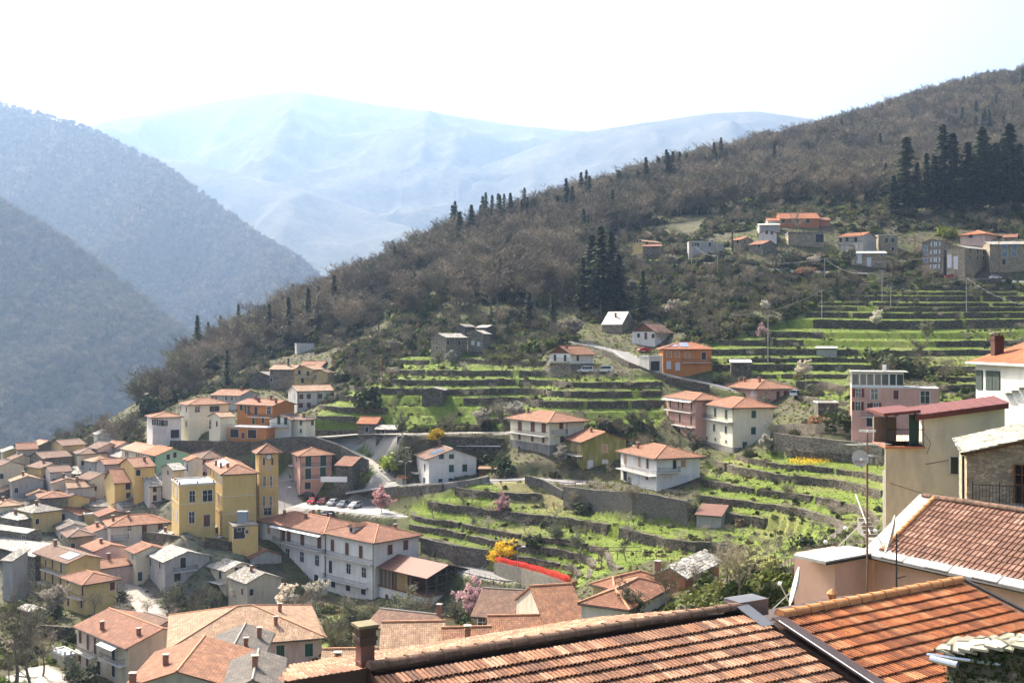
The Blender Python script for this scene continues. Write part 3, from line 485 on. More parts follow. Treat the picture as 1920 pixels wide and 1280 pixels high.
# --- sheds
H('tin shed with pale roof on the upper terraces', 1531, 1568, 1584, 652, 664, 300, 20, 'gu', 'grey', 'pale', pitch=10, W=4, cat='shed', name='shed')
H('open shed with pale sheet roof beside the lamp', 1371, 1408, 1413, 679, 697, 283, 8, 'su', 'dark', 'pale', W=4, pitch=8, cat='shed', name='shed')
H('garden shed with rusty corrugated roof below the white villa', 1306, 1352, 1376, 966, 981, 199, 24, 'gu', 'grey', 'metal', pitch=12, cat='shed', name='shed')
H('long low shed with striped pale roof behind the gable villa', 858, 936, 948, 836, 851, 262, 6, 'su', 'dark', 'pale', W=4, pitch=10, cat='shed', name='shed')
H('wooden carport with tiled top beside the gable villa', 899, 929, 934, 878, 892, 250, 4, 'gu', 'wood', 'tan', W=3, pitch=10, cat='carport', name='carport')
H('dark vehicle shelter near the pink glazed house', 1534, 1572, 1578, 756, 772, 232, 6, 'flat', 'dark', 'pale', W=5, cat='shed', name='shed')
H('little shrine-like gatehouse with orange tiled top by the road', 742, 754, 762, 896, 912, 258, 40, 'gv', 'beige', 'orange', cat='gatehouse', name='gatehouse')
H('half-buried tiled shed on the bank beside the pink three-storey house', 630, 660, 668, 872, 884, 262, 20, 'su', 'dark', 'rust', W=4, pitch=20, cat='shed', name='shed')
H('ruined stone store with overgrown slab roof, bottom left', 38, 60, 82, 1145, 1190, 188, 40, 'gu', 'stone', 'slate', pitch=16, cat='shed', name='shed')

# --- small houses packed between the others in the old quarter
def pxbox(h):
    C, u, v = h['C'], h['u'], h['v']; xs = []; ys = []
    for a in (0, h['L']):
        for b in (0, h['W']):
            X, Y_ = C.x + u.x * a + v.x * b, C.y + u.y * a + v.y * b
            for z in (C.z, C.z + h['He'] + 1.2): xs.append(960 + F * X / Y_); ys.append(640 - F * z / Y_)
    return min(xs), max(xs), min(ys), max(ys)
rq = random.Random(21); BX = [pxbox(h) for h in HOUSES]; infill = []
def ordword(i):
    u = ['first', 'second', 'third', 'fourth', 'fifth', 'sixth', 'seventh', 'eighth', 'ninth', 'tenth', 'eleventh', 'twelfth', 'thirteenth', 'fourteenth', 'fifteenth', 'sixteenth', 'seventeenth', 'eighteenth', 'nineteenth']
    if i < 19: return u[i]
    t, r_ = divmod(i + 1, 10); T_ = {2: 'twent', 3: 'thirt', 4: 'fort', 5: 'fift', 6: 'sixt'}[t]
    return T_ + ('ieth' if r_ == 0 else 'y-' + u[r_ - 1])
YPX = [(800, 335), (850, 308), (900, 282), (950, 268), (1000, 253), (1050, 240), (1100, 226), (1150, 210), (1200, 180)]
for _ in range(9000):
    if len(infill) >= 58: break
    px = rq.uniform(-10, 470); py = rq.uniform(862, 1150)
    if px > 330 and py < 1005 or px > 240 and py < 900 or (195 < px < 285 and 1035 < py) or py > 1110 and px > 130 and px < 330: continue
    Y = np.interp(py, [a for a, _ in YPX], [b for _, b in YPX]); wl = rq.choice(['grey', 'beige', 'cream', 'white2', 'stone', 'pink2', 'yellow2', 'stone2']); rf = rq.choice(['slate', 'slated', 'brown', 'brown', 'rust', 'tan', 'slated', 'greyt', 'terra']); rt = rq.choice(['gu', 'gv', 'gu', 'hip'])
    L_, W_, He_ = rq.uniform(5, 8.5), rq.uniform(5, 8), rq.uniform(3.0, 5.4); th_ = rq.uniform(38, 62)
    t = R(th_); d = dict(C=at(px, py, Y), u=Vector((-math.cos(t), math.sin(t))), v=Vector((math.sin(t), math.cos(t))), L=L_, W=W_, He=He_)
    b = pxbox(d); ar = (b[1] - b[0]) * (b[3] - b[2]); bad = False
    for q in BX:
        ix = min(b[1], q[1]) - max(b[0], q[0]); iy = min(b[3], q[3]) - max(b[2], q[2])
        if ix > 0 and iy > 0 and ix * iy > .55 * min(ar, (q[1] - q[0]) * (q[3] - q[2])): bad = True; break
    if bad: continue
    BX.append(b); infill.append((px, py, Y, wl, rf, rt, L_, W_, He_, th_))
infill.sort()
WN = {'grey': 'grey', 'beige': 'beige', 'cream': 'cream', 'white2': 'white', 'stone': 'stone', 'pink2': 'pinkish', 'yellow2': 'straw-yellow', 'stone2': 'warm stone'}; RN = {'slate': 'slate', 'brown': 'brown tiled', 'terra': 'terracotta', 'rust': 'rust-red', 'tan': 'sandy', 'slated': 'dark slate', 'greyt': 'grey tiled'}
for i, (px, py, Y, wl, rf, rt, L_, W_, He_, th_) in enumerate(infill):
    H('little %s house with %s roof, %s from the left among the packed cottages' % (WN[wl], RN[rf], ordword(i)), px - 20, px, px + 20, py - He_ / Y * F, py, Y, th_, rt, wl, rf, L=L_, W=W_, pitch=rq.uniform(15, 22), ov=.4, chim=[(.4, .5)] if i % 3 == 0 else [],
      wins=[('ff', 'L', 's', rq.choice('dbgr'), .9, 1.3, [(px - 9, py - He_ / Y * F + 16)]), ('ff', 'R', 's', 'd', .9, 1.3, [(px + 8, py - He_ / Y * F + 17)])])
print('infill', len(infill))

# ---------------------------------------------------------------- terrain: a smooth surface through known ground points
CP = []
def cp(px, py, Y, w=1.0): p = at(px, py, Y); CP.append((p.x, p.y, p.z))
for h in HOUSES: CP.append((h['C'].x, h['C'].y, h['C'].z - 0.3))
for a in [(600, 945, 268), (720, 960, 258), (640, 900, 272), (690, 920, 265), (870, 906, 237), (830, 914, 241), (790, 922, 246), (920, 895, 240), (880, 882, 259), (850, 850, 270), (920, 860, 262), (360, 985, 235), (390, 1000, 236), (450, 1010, 231), (475, 1008, 237), (340, 984, 234), (400, 1045, 229), (450, 1052, 227), (300, 975, 252), (250, 975, 255), (860, 960, 235), (900, 1010, 222), (960, 1100, 206), (1040, 1128, 196), (880, 1080, 212),
          (840, 1150, 205), (600, 1150, 200), (650, 1200, 150), (680, 1165, 185), (560, 1130, 222), (1000, 930, 232), (1060, 960, 222), (1180, 970, 206), (1290, 980, 200), (1000, 1010, 212), (1100, 1060, 190), (1200, 1070, 180),
          (1330, 975, 199), (1450, 960, 196), (1560, 940, 192), (1450, 1010, 186), (1560, 1000, 170), (1300, 1060, 165), (1450, 1060, 150), (1560, 1040, 120), (1400, 1110, 98), (1530, 1090, 85), (1480, 1130, 82),
          (1460, 840, 222), (1560, 848, 214), (1640, 850, 208), (1500, 800, 230), (1600, 880, 204), (1640, 920, 190),
          (1560, 730, 255), (1700, 700, 265), (1800, 740, 240), (1450, 690, 285), (1600, 640, 310), (1750, 640, 312), (1880, 640, 320), (1500, 600, 330), (1700, 580, 345), (1880, 560, 360), (1400, 640, 305), (1350, 580, 340),
          (1250, 600, 335), (1400, 540, 365), (1600, 530, 375), (1800, 540, 365), (1920, 525, 375), (1300, 500, 390), (1450, 505, 388), (1100, 700, 284), (1150, 740, 268), (1000, 740, 270), (900, 720, 280), (850, 760, 268), (760, 770, 268), (700, 740, 290), (640, 780, 285), (640, 720, 320), (740, 690, 315), (950, 680, 310),
          (980, 640, 335), (1080, 640, 320), (700, 810, 280), (860, 810, 279), (940, 810, 280), (1010, 870, 243), (960, 862, 247), (1000, 880, 238), (740, 660, 345), (650, 660, 355), (870, 590, 375), (1000, 570, 375), (1100, 560, 382), (870, 520, 440), (1100, 480, 455), (1000, 500, 440), (760, 590, 400), (640, 620, 410), (700, 560, 440), (1250, 430, 465), (1350, 410, 490),
          (470, 690, 385), (420, 700, 395), (350, 740, 395), (300, 790, 340), (250, 800, 350), (200, 830, 345), (120, 835, 370), (30, 870, 360), (-80, 900, 350), (330, 720, 430), (240, 770, 420), (120, 830, 430), (0, 880, 440), (-150, 950, 430),
          (420, 660, 460), (560, 592, 482), (700, 535, 505), (870, 452, 525), (960, 425, 545), (1040, 402, 560), (1120, 380, 582), (1250, 345, 640), (1380, 305, 700), (1500, 272, 760), (1620, 235, 820), (1740, 198, 885), (1920, 152, 950), (2050, 125, 980),
          (1450, 400, 478), (1600, 395, 462), (1750, 400, 455), (1900, 395, 460), (1640, 370, 500), (1800, 340, 560), (1920, 300, 620), (1600, 320, 620), (1400, 350, 580), (1700, 270, 720), (1900, 220, 760), (2050, 300, 600), (2050, 450, 420), (2060, 600, 330),
          (60, 1160, 205), (40, 1240, 170), (120, 1275, 160), (230, 1130, 218), (200, 1080, 232), (100, 1150, 206), (-100, 1200, 190), (-120, 1060, 250), (-150, 980, 300), (200, 1045, 244), (330, 1010, 240), (420, 1010, 238), (500, 1000, 246), (460, 1040, 236), (380, 1010, 238), (330, 1150, 212), (430, 1160, 205), (520, 1150, 212),
          (500, 960, 255), (540, 970, 258), (530, 925, 274), (240, 850, 300), (330, 840, 292), (450, 835, 284), (560, 835, 278), (610, 835, 276), (640, 860, 272), (700, 870, 266), (740, 900, 260)]: cp(*a)
CP += [(0, 0, -15), (-30, 10, -24), (-70, 40, -40), (-110, 80, -50), (-60, 120, -44), (-20, 80, -32), (20, 40, -20), (10, 75, -27), (45, 60, -24), (70, 80, -21), (60, 110, -24), (35, 110, -25.5), (30, 85, -22), (26, 60, -21), (40, 20, -16), (80, 40, -10), (120, 120, -4), (150, 200, 2), (110, 170, -8), (-150, 30, -60), (-200, 150, -70),
       (-260, 300, -78), (-330, 450, -95), (-200, 560, -60), (-100, 640, -5), (-60, 700, -10), (0, 700, 30), (80, 800, 70), (200, 920, 130), (330, 1030, 180), (480, 1100, 200), (650, 1000, 260), (560, 800, 210), (430, 560, 130), (300, 300, 45), (260, 150, 30), (200, 0, 20), (-300, 650, -90), (-120, 800, -60), (60, 950, 20), (260, 1150, 80), (700, 500, 200), (500, 200, 90)]
CP = np.array(CP, float)
def tps_fit(pts, lam):
    x = pts[:, :2] / 100.0; n = len(x)
    d2 = ((x[:, None] - x[None]) ** 2).sum(-1); K = 0.5 * d2 * np.log(d2 + 1e-9)
    A = np.zeros((n + 3, n + 3)); A[:n, :n] = K + lam * np.eye(n); A[:n, n] = 1; A[:n, n + 1:] = x; A[n, :n] = 1; A[n + 1:, :n] = x.T
    b = np.zeros(n + 3); b[:n] = pts[:, 2]
    return x, np.linalg.solve(A, b)
TX, TW = tps_fit(CP, 0.004)
def tps(x, y):
    q = np.stack([x.ravel(), y.ravel()], 1) / 100.0; out = np.empty(len(q)); n = len(TX)
    for i in range(0, len(q), 20000):
        c = q[i:i + 20000]; d2 = ((c[:, None, 0] - TX[None, :, 0]) ** 2 + (c[:, None, 1] - TX[None, :, 1]) ** 2)
        out[i:i + 20000] = (0.5 * d2 * np.log(d2 + 1e-9)) @ TW[:n] + TW[n] + c @ TW[n + 1:]
    return out.reshape(x.shape)
def vnoise(x, y, s, seed=0):
    """smooth value noise on a lattice, numpy"""
    g = np.random.default_rng(seed).random((64, 64)); a = x / s; b = y / s
    i = np.floor(a).astype(int); j = np.floor(b).astype(int); fx = a - i; fy = b - j
    fx = fx * fx * (3 - 2 * fx); fy = fy * fy * (3 - 2 * fy)
    G = lambda p, q: g[p % 64, q % 64]
    return (G(i, j) * (1 - fx) + G(i + 1, j) * fx) * (1 - fy) + (G(i, j + 1) * (1 - fx) + G(i + 1, j + 1) * fx) * fy - 0.5
GX0, GX1, GY0, GY1, GS = -220.0, 235.0, 16.0, 468.0, 0.8
gx = np.arange(GX0, GX1 + .01, GS); gy = np.arange(GY0, GY1 + .01, GS)
c4 = np.arange(GX0, GX1 + 4, 4.0); r4 = np.arange(GY0, GY1 + 4, 4.0)
hc = tps(*np.meshgrid(c4, r4))
def bil(grid, x0, y0, s, x, y):
    a = np.clip((x - x0) / s, 0, grid.shape[1] - 1.001); b = np.clip((y - y0) / s, 0, grid.shape[0] - 1.001)
    i = a.astype(int); j = b.astype(int); fx = a - i; fy = b - j
    return (grid[j, i] * (1 - fx) + grid[j, i + 1] * fx) * (1 - fy) + (grid[j + 1, i] * (1 - fx) + grid[j + 1, i + 1] * fx) * fy
XX, YY = np.meshgrid(gx, gy)
h0 = bil(hc, GX0, GY0, 4.0, XX, YY) + 0.9 * vnoise(XX, YY, 23, 1) + 0.35 * vnoise(XX, YY, 7, 2)
FX0, FX1, FY0, FY1, FS = -520.0, 900.0, -80.0, 1240.0, 6.0
fx_ = np.arange(FX0, FX1 + 1, FS); fy_ = np.arange(FY0, FY1 + 1, FS)
FXX, FYY = np.meshgrid(fx_, fy_)
hf = tps(FXX, FYY) + 5 * vnoise(FXX, FYY, 90, 3) * np.clip((FYY - 440) / 150, 0, 1) + 2 * vnoise(FXX, FYY, 30, 4) * np.clip((FYY - 440) / 150, 0, 1)
def ground0(x, y):
    x = np.asarray(x, float); y = np.asarray(y, float)
    n = (x > GX0) & (x < GX1) & (y > GY0) & (y < GY1)
    return np.where(n, bil(HN, GX0, GY0, GS, x, y), bil(hf, FX0, FY0, FS, x, y))
HN = h0
def gp(px, py, y0=70.0):
    """where the camera ray through a pixel first meets the ground"""
    Y = np.arange(y0, 1150, 0.5); kx = (px - 960) / F; kz = -(py - 640) / F
    z = ground0(kx * Y, Y); hit = np.nonzero(z >= kz * Y)[0]
    Yh = Y[hit[0]] if len(hit) else 1150.0
    return Vector((kx * Yh, Yh, float(ground0(np.array([kx * Yh]), np.array([Yh]))[0])))
def gz(x, y): return float(ground0(np.array([x]), np.array([y]))[0])
def inpoly(px, py, poly):
    c = np.zeros(px.shape, bool); n = len(poly)
    for i in range(n):
        x1, y1 = poly[i]; x2, y2 = poly[(i + 1) % n]
        if y1 == y2: continue
        c ^= ((y1 > py) != (y2 > py)) & (px < (x2 - x1) * (py - y1) / (y2 - y1) + x1)
    return c
def proj(x, y, z): return 960 + F * x / y, 640 - F * z / y
# ---------------------------------------------------------------- roads and level places cut into the slope
def pathpts(pts):
    return [gp(a, b) for a, b in pts]
def dist_path(pl, X, Y_):
    best = np.full(X.shape, 1e9); zz = np.zeros(X.shape)
    for a, b in zip(pl[:-1], pl[1:]):
        dx, dy = b.x - a.x, b.y - a.y; l2 = dx * dx + dy * dy + 1e-9
        t = np.clip(((X - a.x) * dx + (Y_ - a.y) * dy) / l2, 0, 1)
        d = np.hypot(X - a.x - t * dx, Y_ - a.y - t * dy); m = d < best
        best = np.where(m, d, best); zz = np.where(m, a.z + t * (b.z - a.z), zz)
    return best, zz
ROADS = [
 ('street', 'pale asphalt street running past the clock tower', [(548, 1000), (540, 960), (536, 930), (528, 905)], 6.5),
 ('road', 'narrow road from the car park to the villas', [(650, 925), (700, 921), (760, 916), (840, 906), (920, 893), (1000, 884), (1080, 905)], 4.0),
 ('lane', 'lane on the stone wall above the car park', [(280, 826), (350, 827), (430, 827), (520, 824), (590, 820), (640, 818), (690, 818), (760, 811), (850, 809), (945, 812)], 3.6),
 ('road', 'grey road curving below the red hedge', [(870, 1066), (920, 1083), (970, 1100), (1020, 1116), (1060, 1130)], 4.2),
 ('road', 'upper road between the chalet and the orange house', [(1060, 640), (1110, 645), (1160, 656), (1185, 672), (1200, 692), (1260, 706), (1330, 720), (1390, 735)], 4.6),
 ('lane', 'lane behind a railing below the pink glazed house', [(1450, 823), (1520, 824), (1590, 828), (1650, 832)], 3.0),
 ('lane', 'sunlit lane climbing through the old quarter', [(285, 1158), (262, 1132), (235, 1098), (214, 1065), (205, 1040)], 4.2),
 ('road', 'road in front of the upper village', [(1325, 492), (1380, 502), (1440, 508), (1540, 510), (1650, 512), (1760, 516), (1850, 524), (1960, 530)], 4.5),
 ('path', 'steep footpath climbing left of the gable villa', [(735, 905), (715, 880), (690, 862), (650, 845), (615, 828)], 2.2),
 ('path', 'sunlit yard path at the bottom left', [(100, 1290), (90, 1270), (70, 1262), (45, 1268)], 4.0),
]
RP = [(n, l, pathpts(p), wd) for n, l, p, wd in ROADS]
paved = np.zeros_like(h0)
h1 = h0.copy()
def flatten(best, zz, r, soft):
    global h1
    k = np.clip((r + soft - best) / soft, 0, 1); k = k * k * (3 - 2 * k)
    h1 = h1 * (1 - k) + zz * k
for n, l, pl, wd in RP:
    for i in range(3):
        for j in range(1, len(pl) - 1): pl[j].z = (pl[j - 1].z + 2 * pl[j].z + pl[j + 1].z) / 4
    b, z = dist_path(pl, XX, YY); flatten(b, z - 0.12, wd / 2 + 0.6, 3.0); paved = np.maximum(paved, (b < wd / 2 + .5))
LOT = [gp(a, b) for a, b in [(545, 968), (590, 930), (650, 924), (700, 938), (765, 962), (730, 985), (640, 985)]]
lz = sum(p.z for p in LOT) / len(LOT)
LOTP = [(p.x, p.y) for p in LOT]
inlot = inpoly(XX, YY, LOTP)
lb, _ = dist_path(LOT + [LOT[0]], XX, YY); lb = np.where(inlot, 0, lb)
flatten(lb, np.full_like(lb, lz), 0.5, 3.0); paved = np.maximum(paved, lb < .5)
# ---------------------------------------------------------------- terraces
PXg, PYg = proj(XX, YY, h0)
TREG = [
 ('central', [(585, 800), (630, 690), (700, 668), (830, 676), (950, 682), (1030, 702), (1240, 706), (1242, 795), (1110, 800), (1095, 770), (950, 770), (940, 803), (760, 803), (700, 808), (600, 812)], 2.2, 240, 345),
 ('upper', [(1335, 700), (1330, 645), (1420, 612), (1500, 590), (1560, 552), (1700, 528), (1930, 530), (1930, 660), (1830, 775), (1765, 775), (1760, 715), (1590, 690), (1590, 760), (1500, 760), (1490, 715), (1400, 705)], 2.5, 215, 385),
 ('lower', [(1322, 868), (1375, 852), (1450, 842), (1560, 842), (1660, 846), (1660, 960), (1600, 1070), (1420, 1085), (1350, 1065), (1235, 1045), (1100, 1085), (1075, 1100), (930, 1045), (880, 1050), (800, 1040), (770, 1000), (770, 940), (920, 900), (1000, 925), (1050, 945), (1300, 972)], 1.95, 110, 248),
 ('farm', [(640, 690), (690, 655), (800, 650), (810, 680), (930, 640), (960, 625), (1020, 650), (1020, 700), (830, 672)], 1.8, 300, 350),
 ('village', [(1100, 520), (1180, 432), (1290, 440), (1300, 480), (1480, 512), (1700, 520), (1700, 540), (1500, 560), (1300, 520)], 3.2, 370, 450),
]
LEVS = {}
rng_mask = np.zeros_like(h0, bool); treg = np.full(h0.shape, -1)
kk = np.full(h0.shape, -9999); h2 = h1.copy()
hs = h1 + 1.5 * vnoise(XX, YY, 41, 9) + 1.0 * vnoise(XX, YY, 16, 8)
GYY, GXX = np.gradient(hs, GS); 
for ti, (tn, poly, st, ya, yb_) in enumerate(TREG):
    m = inpoly(PXg, PYg, poly) & (YY > ya) & (YY < yb_) & (paved < .5) & (treg < 0)
    treg[m] = ti
    if not m.any(): continue
    rl = random.Random(ti); lev = [hs[m].min() - .5]
    while lev[-1] < hs[m].max() + 4: lev.append(lev[-1] + st * rl.choice((.62, .8, 1.0, 1.0, 1.25, 1.6)))
    lev = np.array(lev); LEVS[ti] = lev; k = np.clip(np.searchsorted(lev, hs) - 1, 0, len(lev) - 2); tl = 0.38 + .3 * np.clip(vnoise(XX, YY, 26, 50 + ti) * 2.4 - .35, 0, 1)
    flo = lev[k] + tl * (hs - lev[k])
    h2 = np.where(m, flo + (h1 - hs) * 0.36, h2); kk = np.where(m, k, kk)
lawn = inpoly(PXg, PYg, [(918, 902), (985, 895), (1060, 930), (1072, 945), (1040, 950), (960, 938)]) & (YY > 200) & (YY < 260)
HN = h2
# terrace walls follow the edges between steps
def contour(level, st, mask):
    a = hs - level; J, I = np.nonzero(((a[:-1, :-1] > 0).astype(int) + (a[1:, :-1] > 0) + (a[:-1, 1:] > 0) + (a[1:, 1:] > 0)) % 4 * mask[:-1, :-1])
    segs = {}
    def pt(e):
        if e[0] == 'h':
            _, j, i = e; t = a[j, i] / (a[j, i] - a[j, i + 1]); return (gx[i] + t * GS, gy[j])
        _, j, i = e; t = a[j, i] / (a[j, i] - a[j + 1, i]); return (gx[i], gy[j] + t * GS)
    link = {}
    for j, i in zip(J, I):
        es = []
        if (a[j, i] > 0) != (a[j, i + 1] > 0): es.append(('h', j, i))
        if (a[j + 1, i] > 0) != (a[j + 1, i + 1] > 0): es.append(('h', j + 1, i))
        if (a[j, i] > 0) != (a[j + 1, i] > 0): es.append(('v', j, i))
        if (a[j, i + 1] > 0) != (a[j + 1, i + 1] > 0): es.append(('v', j, i + 1))
        if len(es) == 2:
            link.setdefault(es[0], []).append(es[1]); link.setdefault(es[1], []).append(es[0])
    done = set(); out = []
    for s in sorted(link, key=lambda e: len(link[e])):
        if s in done: continue
        ch = [s]; done.add(s); cur = s
        while True:
            nx = [e for e in link[cur] if e not in done]
            if not nx: break
            cur = nx[0]; done.add(cur); ch.append(cur)
        if len(ch) > 10: out.append([pt(e) for e in ch])
    return out
ORD = ['lowest', 'second', 'third', 'fourth', 'fifth', 'sixth', 'seventh', 'eighth', 'ninth', 'tenth', 'eleventh', 'twelfth', 'thirteenth', 'fourteenth', 'fifteenth', 'sixteenth']
TLAB = {'central': 'on the slope behind the villas', 'upper': 'below the upper village', 'lower': 'below the tall cream house', 'farm': 'beside the ruined farmhouse', 'village': 'around the upper road'}
def wall_strip(pts, ztop, zbot, thick, name, mat, label, cat, group=None, rough=0.12, cap=True):
    """a free-standing wall along a plan polyline; front face towards the right of travel direction given by pts order"""
    n = len(pts); mb = MB(); A = []
    for i in range(n):
        a = pts[max(i - 1, 0)]; b = pts[min(i + 1, n - 1)]
        d = Vector((b[0] - a[0], b[1] - a[1])); d.normalize(); nr = Vector((-d.y, d.x))
        j = random.uniform(-rough, rough) * .5
        f0 = Vector((pts[i][0], pts[i][1])) + nr * (-thick / 2 + j); b0 = Vector((pts[i][0], pts[i][1])) + nr * (thick / 2)
        zt = ztop[i] + random.uniform(-rough, rough)
        A.append(((f0.x, f0.y, zbot[i]), (f0.x, f0.y, zt), (b0.x, b0.y, zt + random.uniform(-.04, .04)), (b0.x, b0.y, zbot[i])))
    for i in range(n - 1):
        for q in range(3):
            mb.poly([A[i][q], A[i][q + 1], A[i + 1][q + 1], A[i + 1][q]])
    mb.poly(list(A[0])); mb.poly(list(A[-1])[::-1])
    o = mb.build(name, mat)
    tag(o, label, cat, group, 'thing'); return o
nwall = 0
for ti, (tn, poly, st, ya, yb_) in enumerate(TREG):
    m = treg == ti
    if not m.any(): continue
    PCS = []
    lev = LEVS[ti]
    for k in range(1, len(lev) - 1):
        for pl in contour(lev[k], st, m):
            p = np.array(pl); 
            if np.hypot(*(p[1:] - p[:-1]).T).sum() < 9: continue
            for _ in range(3): p[1:-1] = (p[:-2] + 2 * p[1:-1] + p[2:]) / 4
            p = p[::2]
            if len(p) < 4: continue
            cut = [0] + sorted(random.sample(range(1, len(p)), min(len(p) // 22, 4))) + [len(p)]
            PCS += [(k, q) for q in (p[a:b] for a, b in zip(cut[:-1], cut[1:])) if len(q) > 5 and random.random() > .07]
    ks = sorted(set(k for k, _ in PCS)); PCS.sort(key=lambda a: (a[0], a[1][:, 0].mean() / a[1][:, 1].mean())); seen = {}
    for k, p in PCS:
        seen[k] = seen.get(k, 0) + 1; tot = sum(1 for q in PCS if q[0] == k)
        lab = 'terrace wall %s, %s step up%s' % (TLAB[tn], ORD[min(ks.index(k), 15)], '' if tot == 1 else ', ' + (ORD[seen[k] - 1] if seen[k] > 1 else 'first') + ' piece from left')
        if True:
            if True: pass
            gxv = bil(GXX, GX0, GY0, GS, p[:, 0], p[:, 1]); gyv = bil(GYY, GX0, GY0, GS, p[:, 0], p[:, 1])
            gl = np.hypot(gxv, gyv) + 1e-6; up = np.stack([gxv / gl, gyv / gl], 1)
            p = p - up * 0.1
            # front must face downhill: left normal of travel should be uphill
            d = p[1] - p[0]
            if -d[1] * up[0, 0] + d[0] * up[0, 1] < 0: p = p[::-1]
            top = lev[k] + (bil(h1 - hs, GX0, GY0, GS, p[:, 0], p[:, 1])) * .36 + 0.1 + 0.3 * vnoise(p[:, 0], p[:, 1], 5, 5)
            wall_strip([tuple(q) for q in p], top, top - (lev[k] - lev[k - 1]) * .64 - 0.8, 1.0, 'terrace_wall', P['dry'], lab, 'wall', 'terrace walls')
            nwall += 1
# ---------------------------------------------------------------- terrain meshes
def terrain_material():
    m, t, b = nmat('hillside_ground'); g = NG(t); co = g.coord()
    at_ = g.n('ShaderNodeAttribute'); at_.attribute_name = 'zone'
    s = g.n('ShaderNodeSeparateColor'); g.l(at_.outputs['Color'], s.inputs[0])
    n1 = g.noise(co, 0.09, 5, 0.65); n2 = g.noise(co, 0.6, 5, 0.7); n3 = g.noise(co, 3.5, 4, 0.7)
    litter = g.ramp(n2, [(0.3, (0.045, 0.037, 0.024)), (0.55, (0.08, 0.068, 0.042)), (0.75, (0.125, 0.105, 0.065))])
    olive = g.ramp(n2, [(0.3, (0.045, 0.055, 0.018)), (0.55, (0.085, 0.095, 0.03)), (0.8, (0.15, 0.14, 0.06))])
    base = g.mix(g.fr(n1, 0.42, 0.6), litter, olive)
    lush = g.ramp(n3, [(0.25, (0.06, 0.095, 0.012)), (0.5, (0.125, 0.18, 0.018)), (0.8, (0.195, 0.23, 0.032))])
    lush = g.mix(g.fr(n2, 0.52, 0.72, 0, 0.7), lush, (0.17, 0.17, 0.06))
    lf = g.math('MULTIPLY', s.outputs[0], g.fr(n2, 0.25, 0.5))
    c = g.mix(lf, base, lush)
    dry = g.ramp(n3, [(0.3, (0.15, 0.13, 0.055)), (0.7, (0.27, 0.24, 0.10))])
    c = g.mix(g.math('MULTIPLY', s.outputs[1], 0.9), c, dry)
    pv = g.ramp(n3, [(0.3, (0.30, 0.28, 0.25)), (0.7, (0.42, 0.40, 0.36))])
    c = g.mix(s.outputs[2], c, pv)
    g.l(c, b.inputs['Base Color']); b.inputs['Roughness'].default_value = 0.95
    g.bump(g.math('ADD', n2, g.math('MULTIPLY', n3, 0.5)), b, 0.9, 0.35)
    return m
GROUND = terrain_material()
def grid_mesh(name, X, Y_, Z, mat, zone=None, keep=None):
    ny, nx = X.shape; me = bpy.data.meshes.new(name)
    v = np.stack([X, Y_, Z], -1).reshape(-1, 3)
    idx = np.arange(nx * ny).reshape(ny, nx)
    q = np.stack([idx[:-1, :-1], idx[:-1, 1:], idx[1:, 1:], idx[1:, :-1]], -1).reshape(-1, 4)
    if keep is not None: q = q[keep[:-1, :-1].ravel()]
    me.vertices.add(len(v)); me.vertices.foreach_set('co', v.ravel().astype(np.float32))
    me.loops.add(q.size); me.loops.foreach_set('vertex_index', q.ravel().astype(np.int32))
    me.polygons.add(len(q)); me.polygons.foreach_set('loop_start', np.arange(0, q.size, 4, dtype=np.int32))
    me.polygons.foreach_set('use_smooth', np.ones(len(q), bool))
    me.update(calc_edges=True)
    me.materials.append(mat)
    if zone is not None:
        a = me.color_attributes.new('zone', 'FLOAT_COLOR', 'POINT'); a.data.foreach_set('color', zone.reshape(-1, 4).ravel().astype(np.float32))
    o = bpy.data.objects.new(name, me); COL.objects.link(o); o['kind'] = 'structure'
    return o
zone = np.zeros(h0.shape + (4,)); zone[..., 3] = 1
lush = np.where(treg == 0, .95, 0) + np.where(treg == 1, .95, 0) + np.where(treg == 2, .95, 0) + np.where(treg == 3, .7, 0) + np.where(treg == 4, .55, 0)
lush = np.maximum(lush, .75 * inpoly(PXg, PYg, [(600, 800), (600, 770), (760, 755), (760, 800)]) * (YY > 230))
lush = np.maximum(lush, .7 * inpoly(PXg, PYg, [(620, 1150), (720, 1150), (720, 1240), (560, 1240)]))
lush = np.maximum(lush, .6 * (YY < 105)); lush = np.maximum(lush, .75 * inpoly(PXg, PYg, [(640, 820), (700, 825), (740, 905), (640, 900)]))
lush = np.clip(lush * (0.55 + 1.1 * (vnoise(XX, YY, 17, 12) + .5)), 0, 1)
dryv = np.clip(lawn * 1.0 + (treg == 2) * np.clip(vnoise(XX, YY, 12, 13) * 2.2, 0, .6) + (treg == 1) * np.clip(vnoise(XX, YY, 14, 14) * 2 - .3, 0, .6), 0, 1)
pv_old = inpoly(PXg, PYg, [(-100, 860), (240, 850), (500, 960), (480, 1030), (300, 1160), (60, 1120), (-100, 1100)]) * .22 * (YY < 330)
zone[..., 0] = lush * (paved < .5) * (pv_old < .1); zone[..., 1] = dryv; zone[..., 2] = np.maximum(paved * .85, pv_old)
grid_mesh('hillside', XX, YY, HN, GROUND, zone)
fk = ~((FXX > GX0 + 3) & (FXX < GX1 - FS - 3) & (FYY > GY0 + 3) & (FYY < GY1 - FS - 3))
zf = np.zeros(hf.shape + (4,)); zf[..., 3] = 1; zf[..., 0] = np.clip(.35 * (vnoise(FXX, FYY, 40, 6) + .3), 0, 1) * (FYY < 520)
edge = (FXX > GX0) & (FXX < GX1) & (FYY > GY0) & (FYY < GY1)
grid_mesh('upper_hillside', FXX, FYY, hf - np.where(edge, 1.2, 0.0), GROUND, zf, fk)
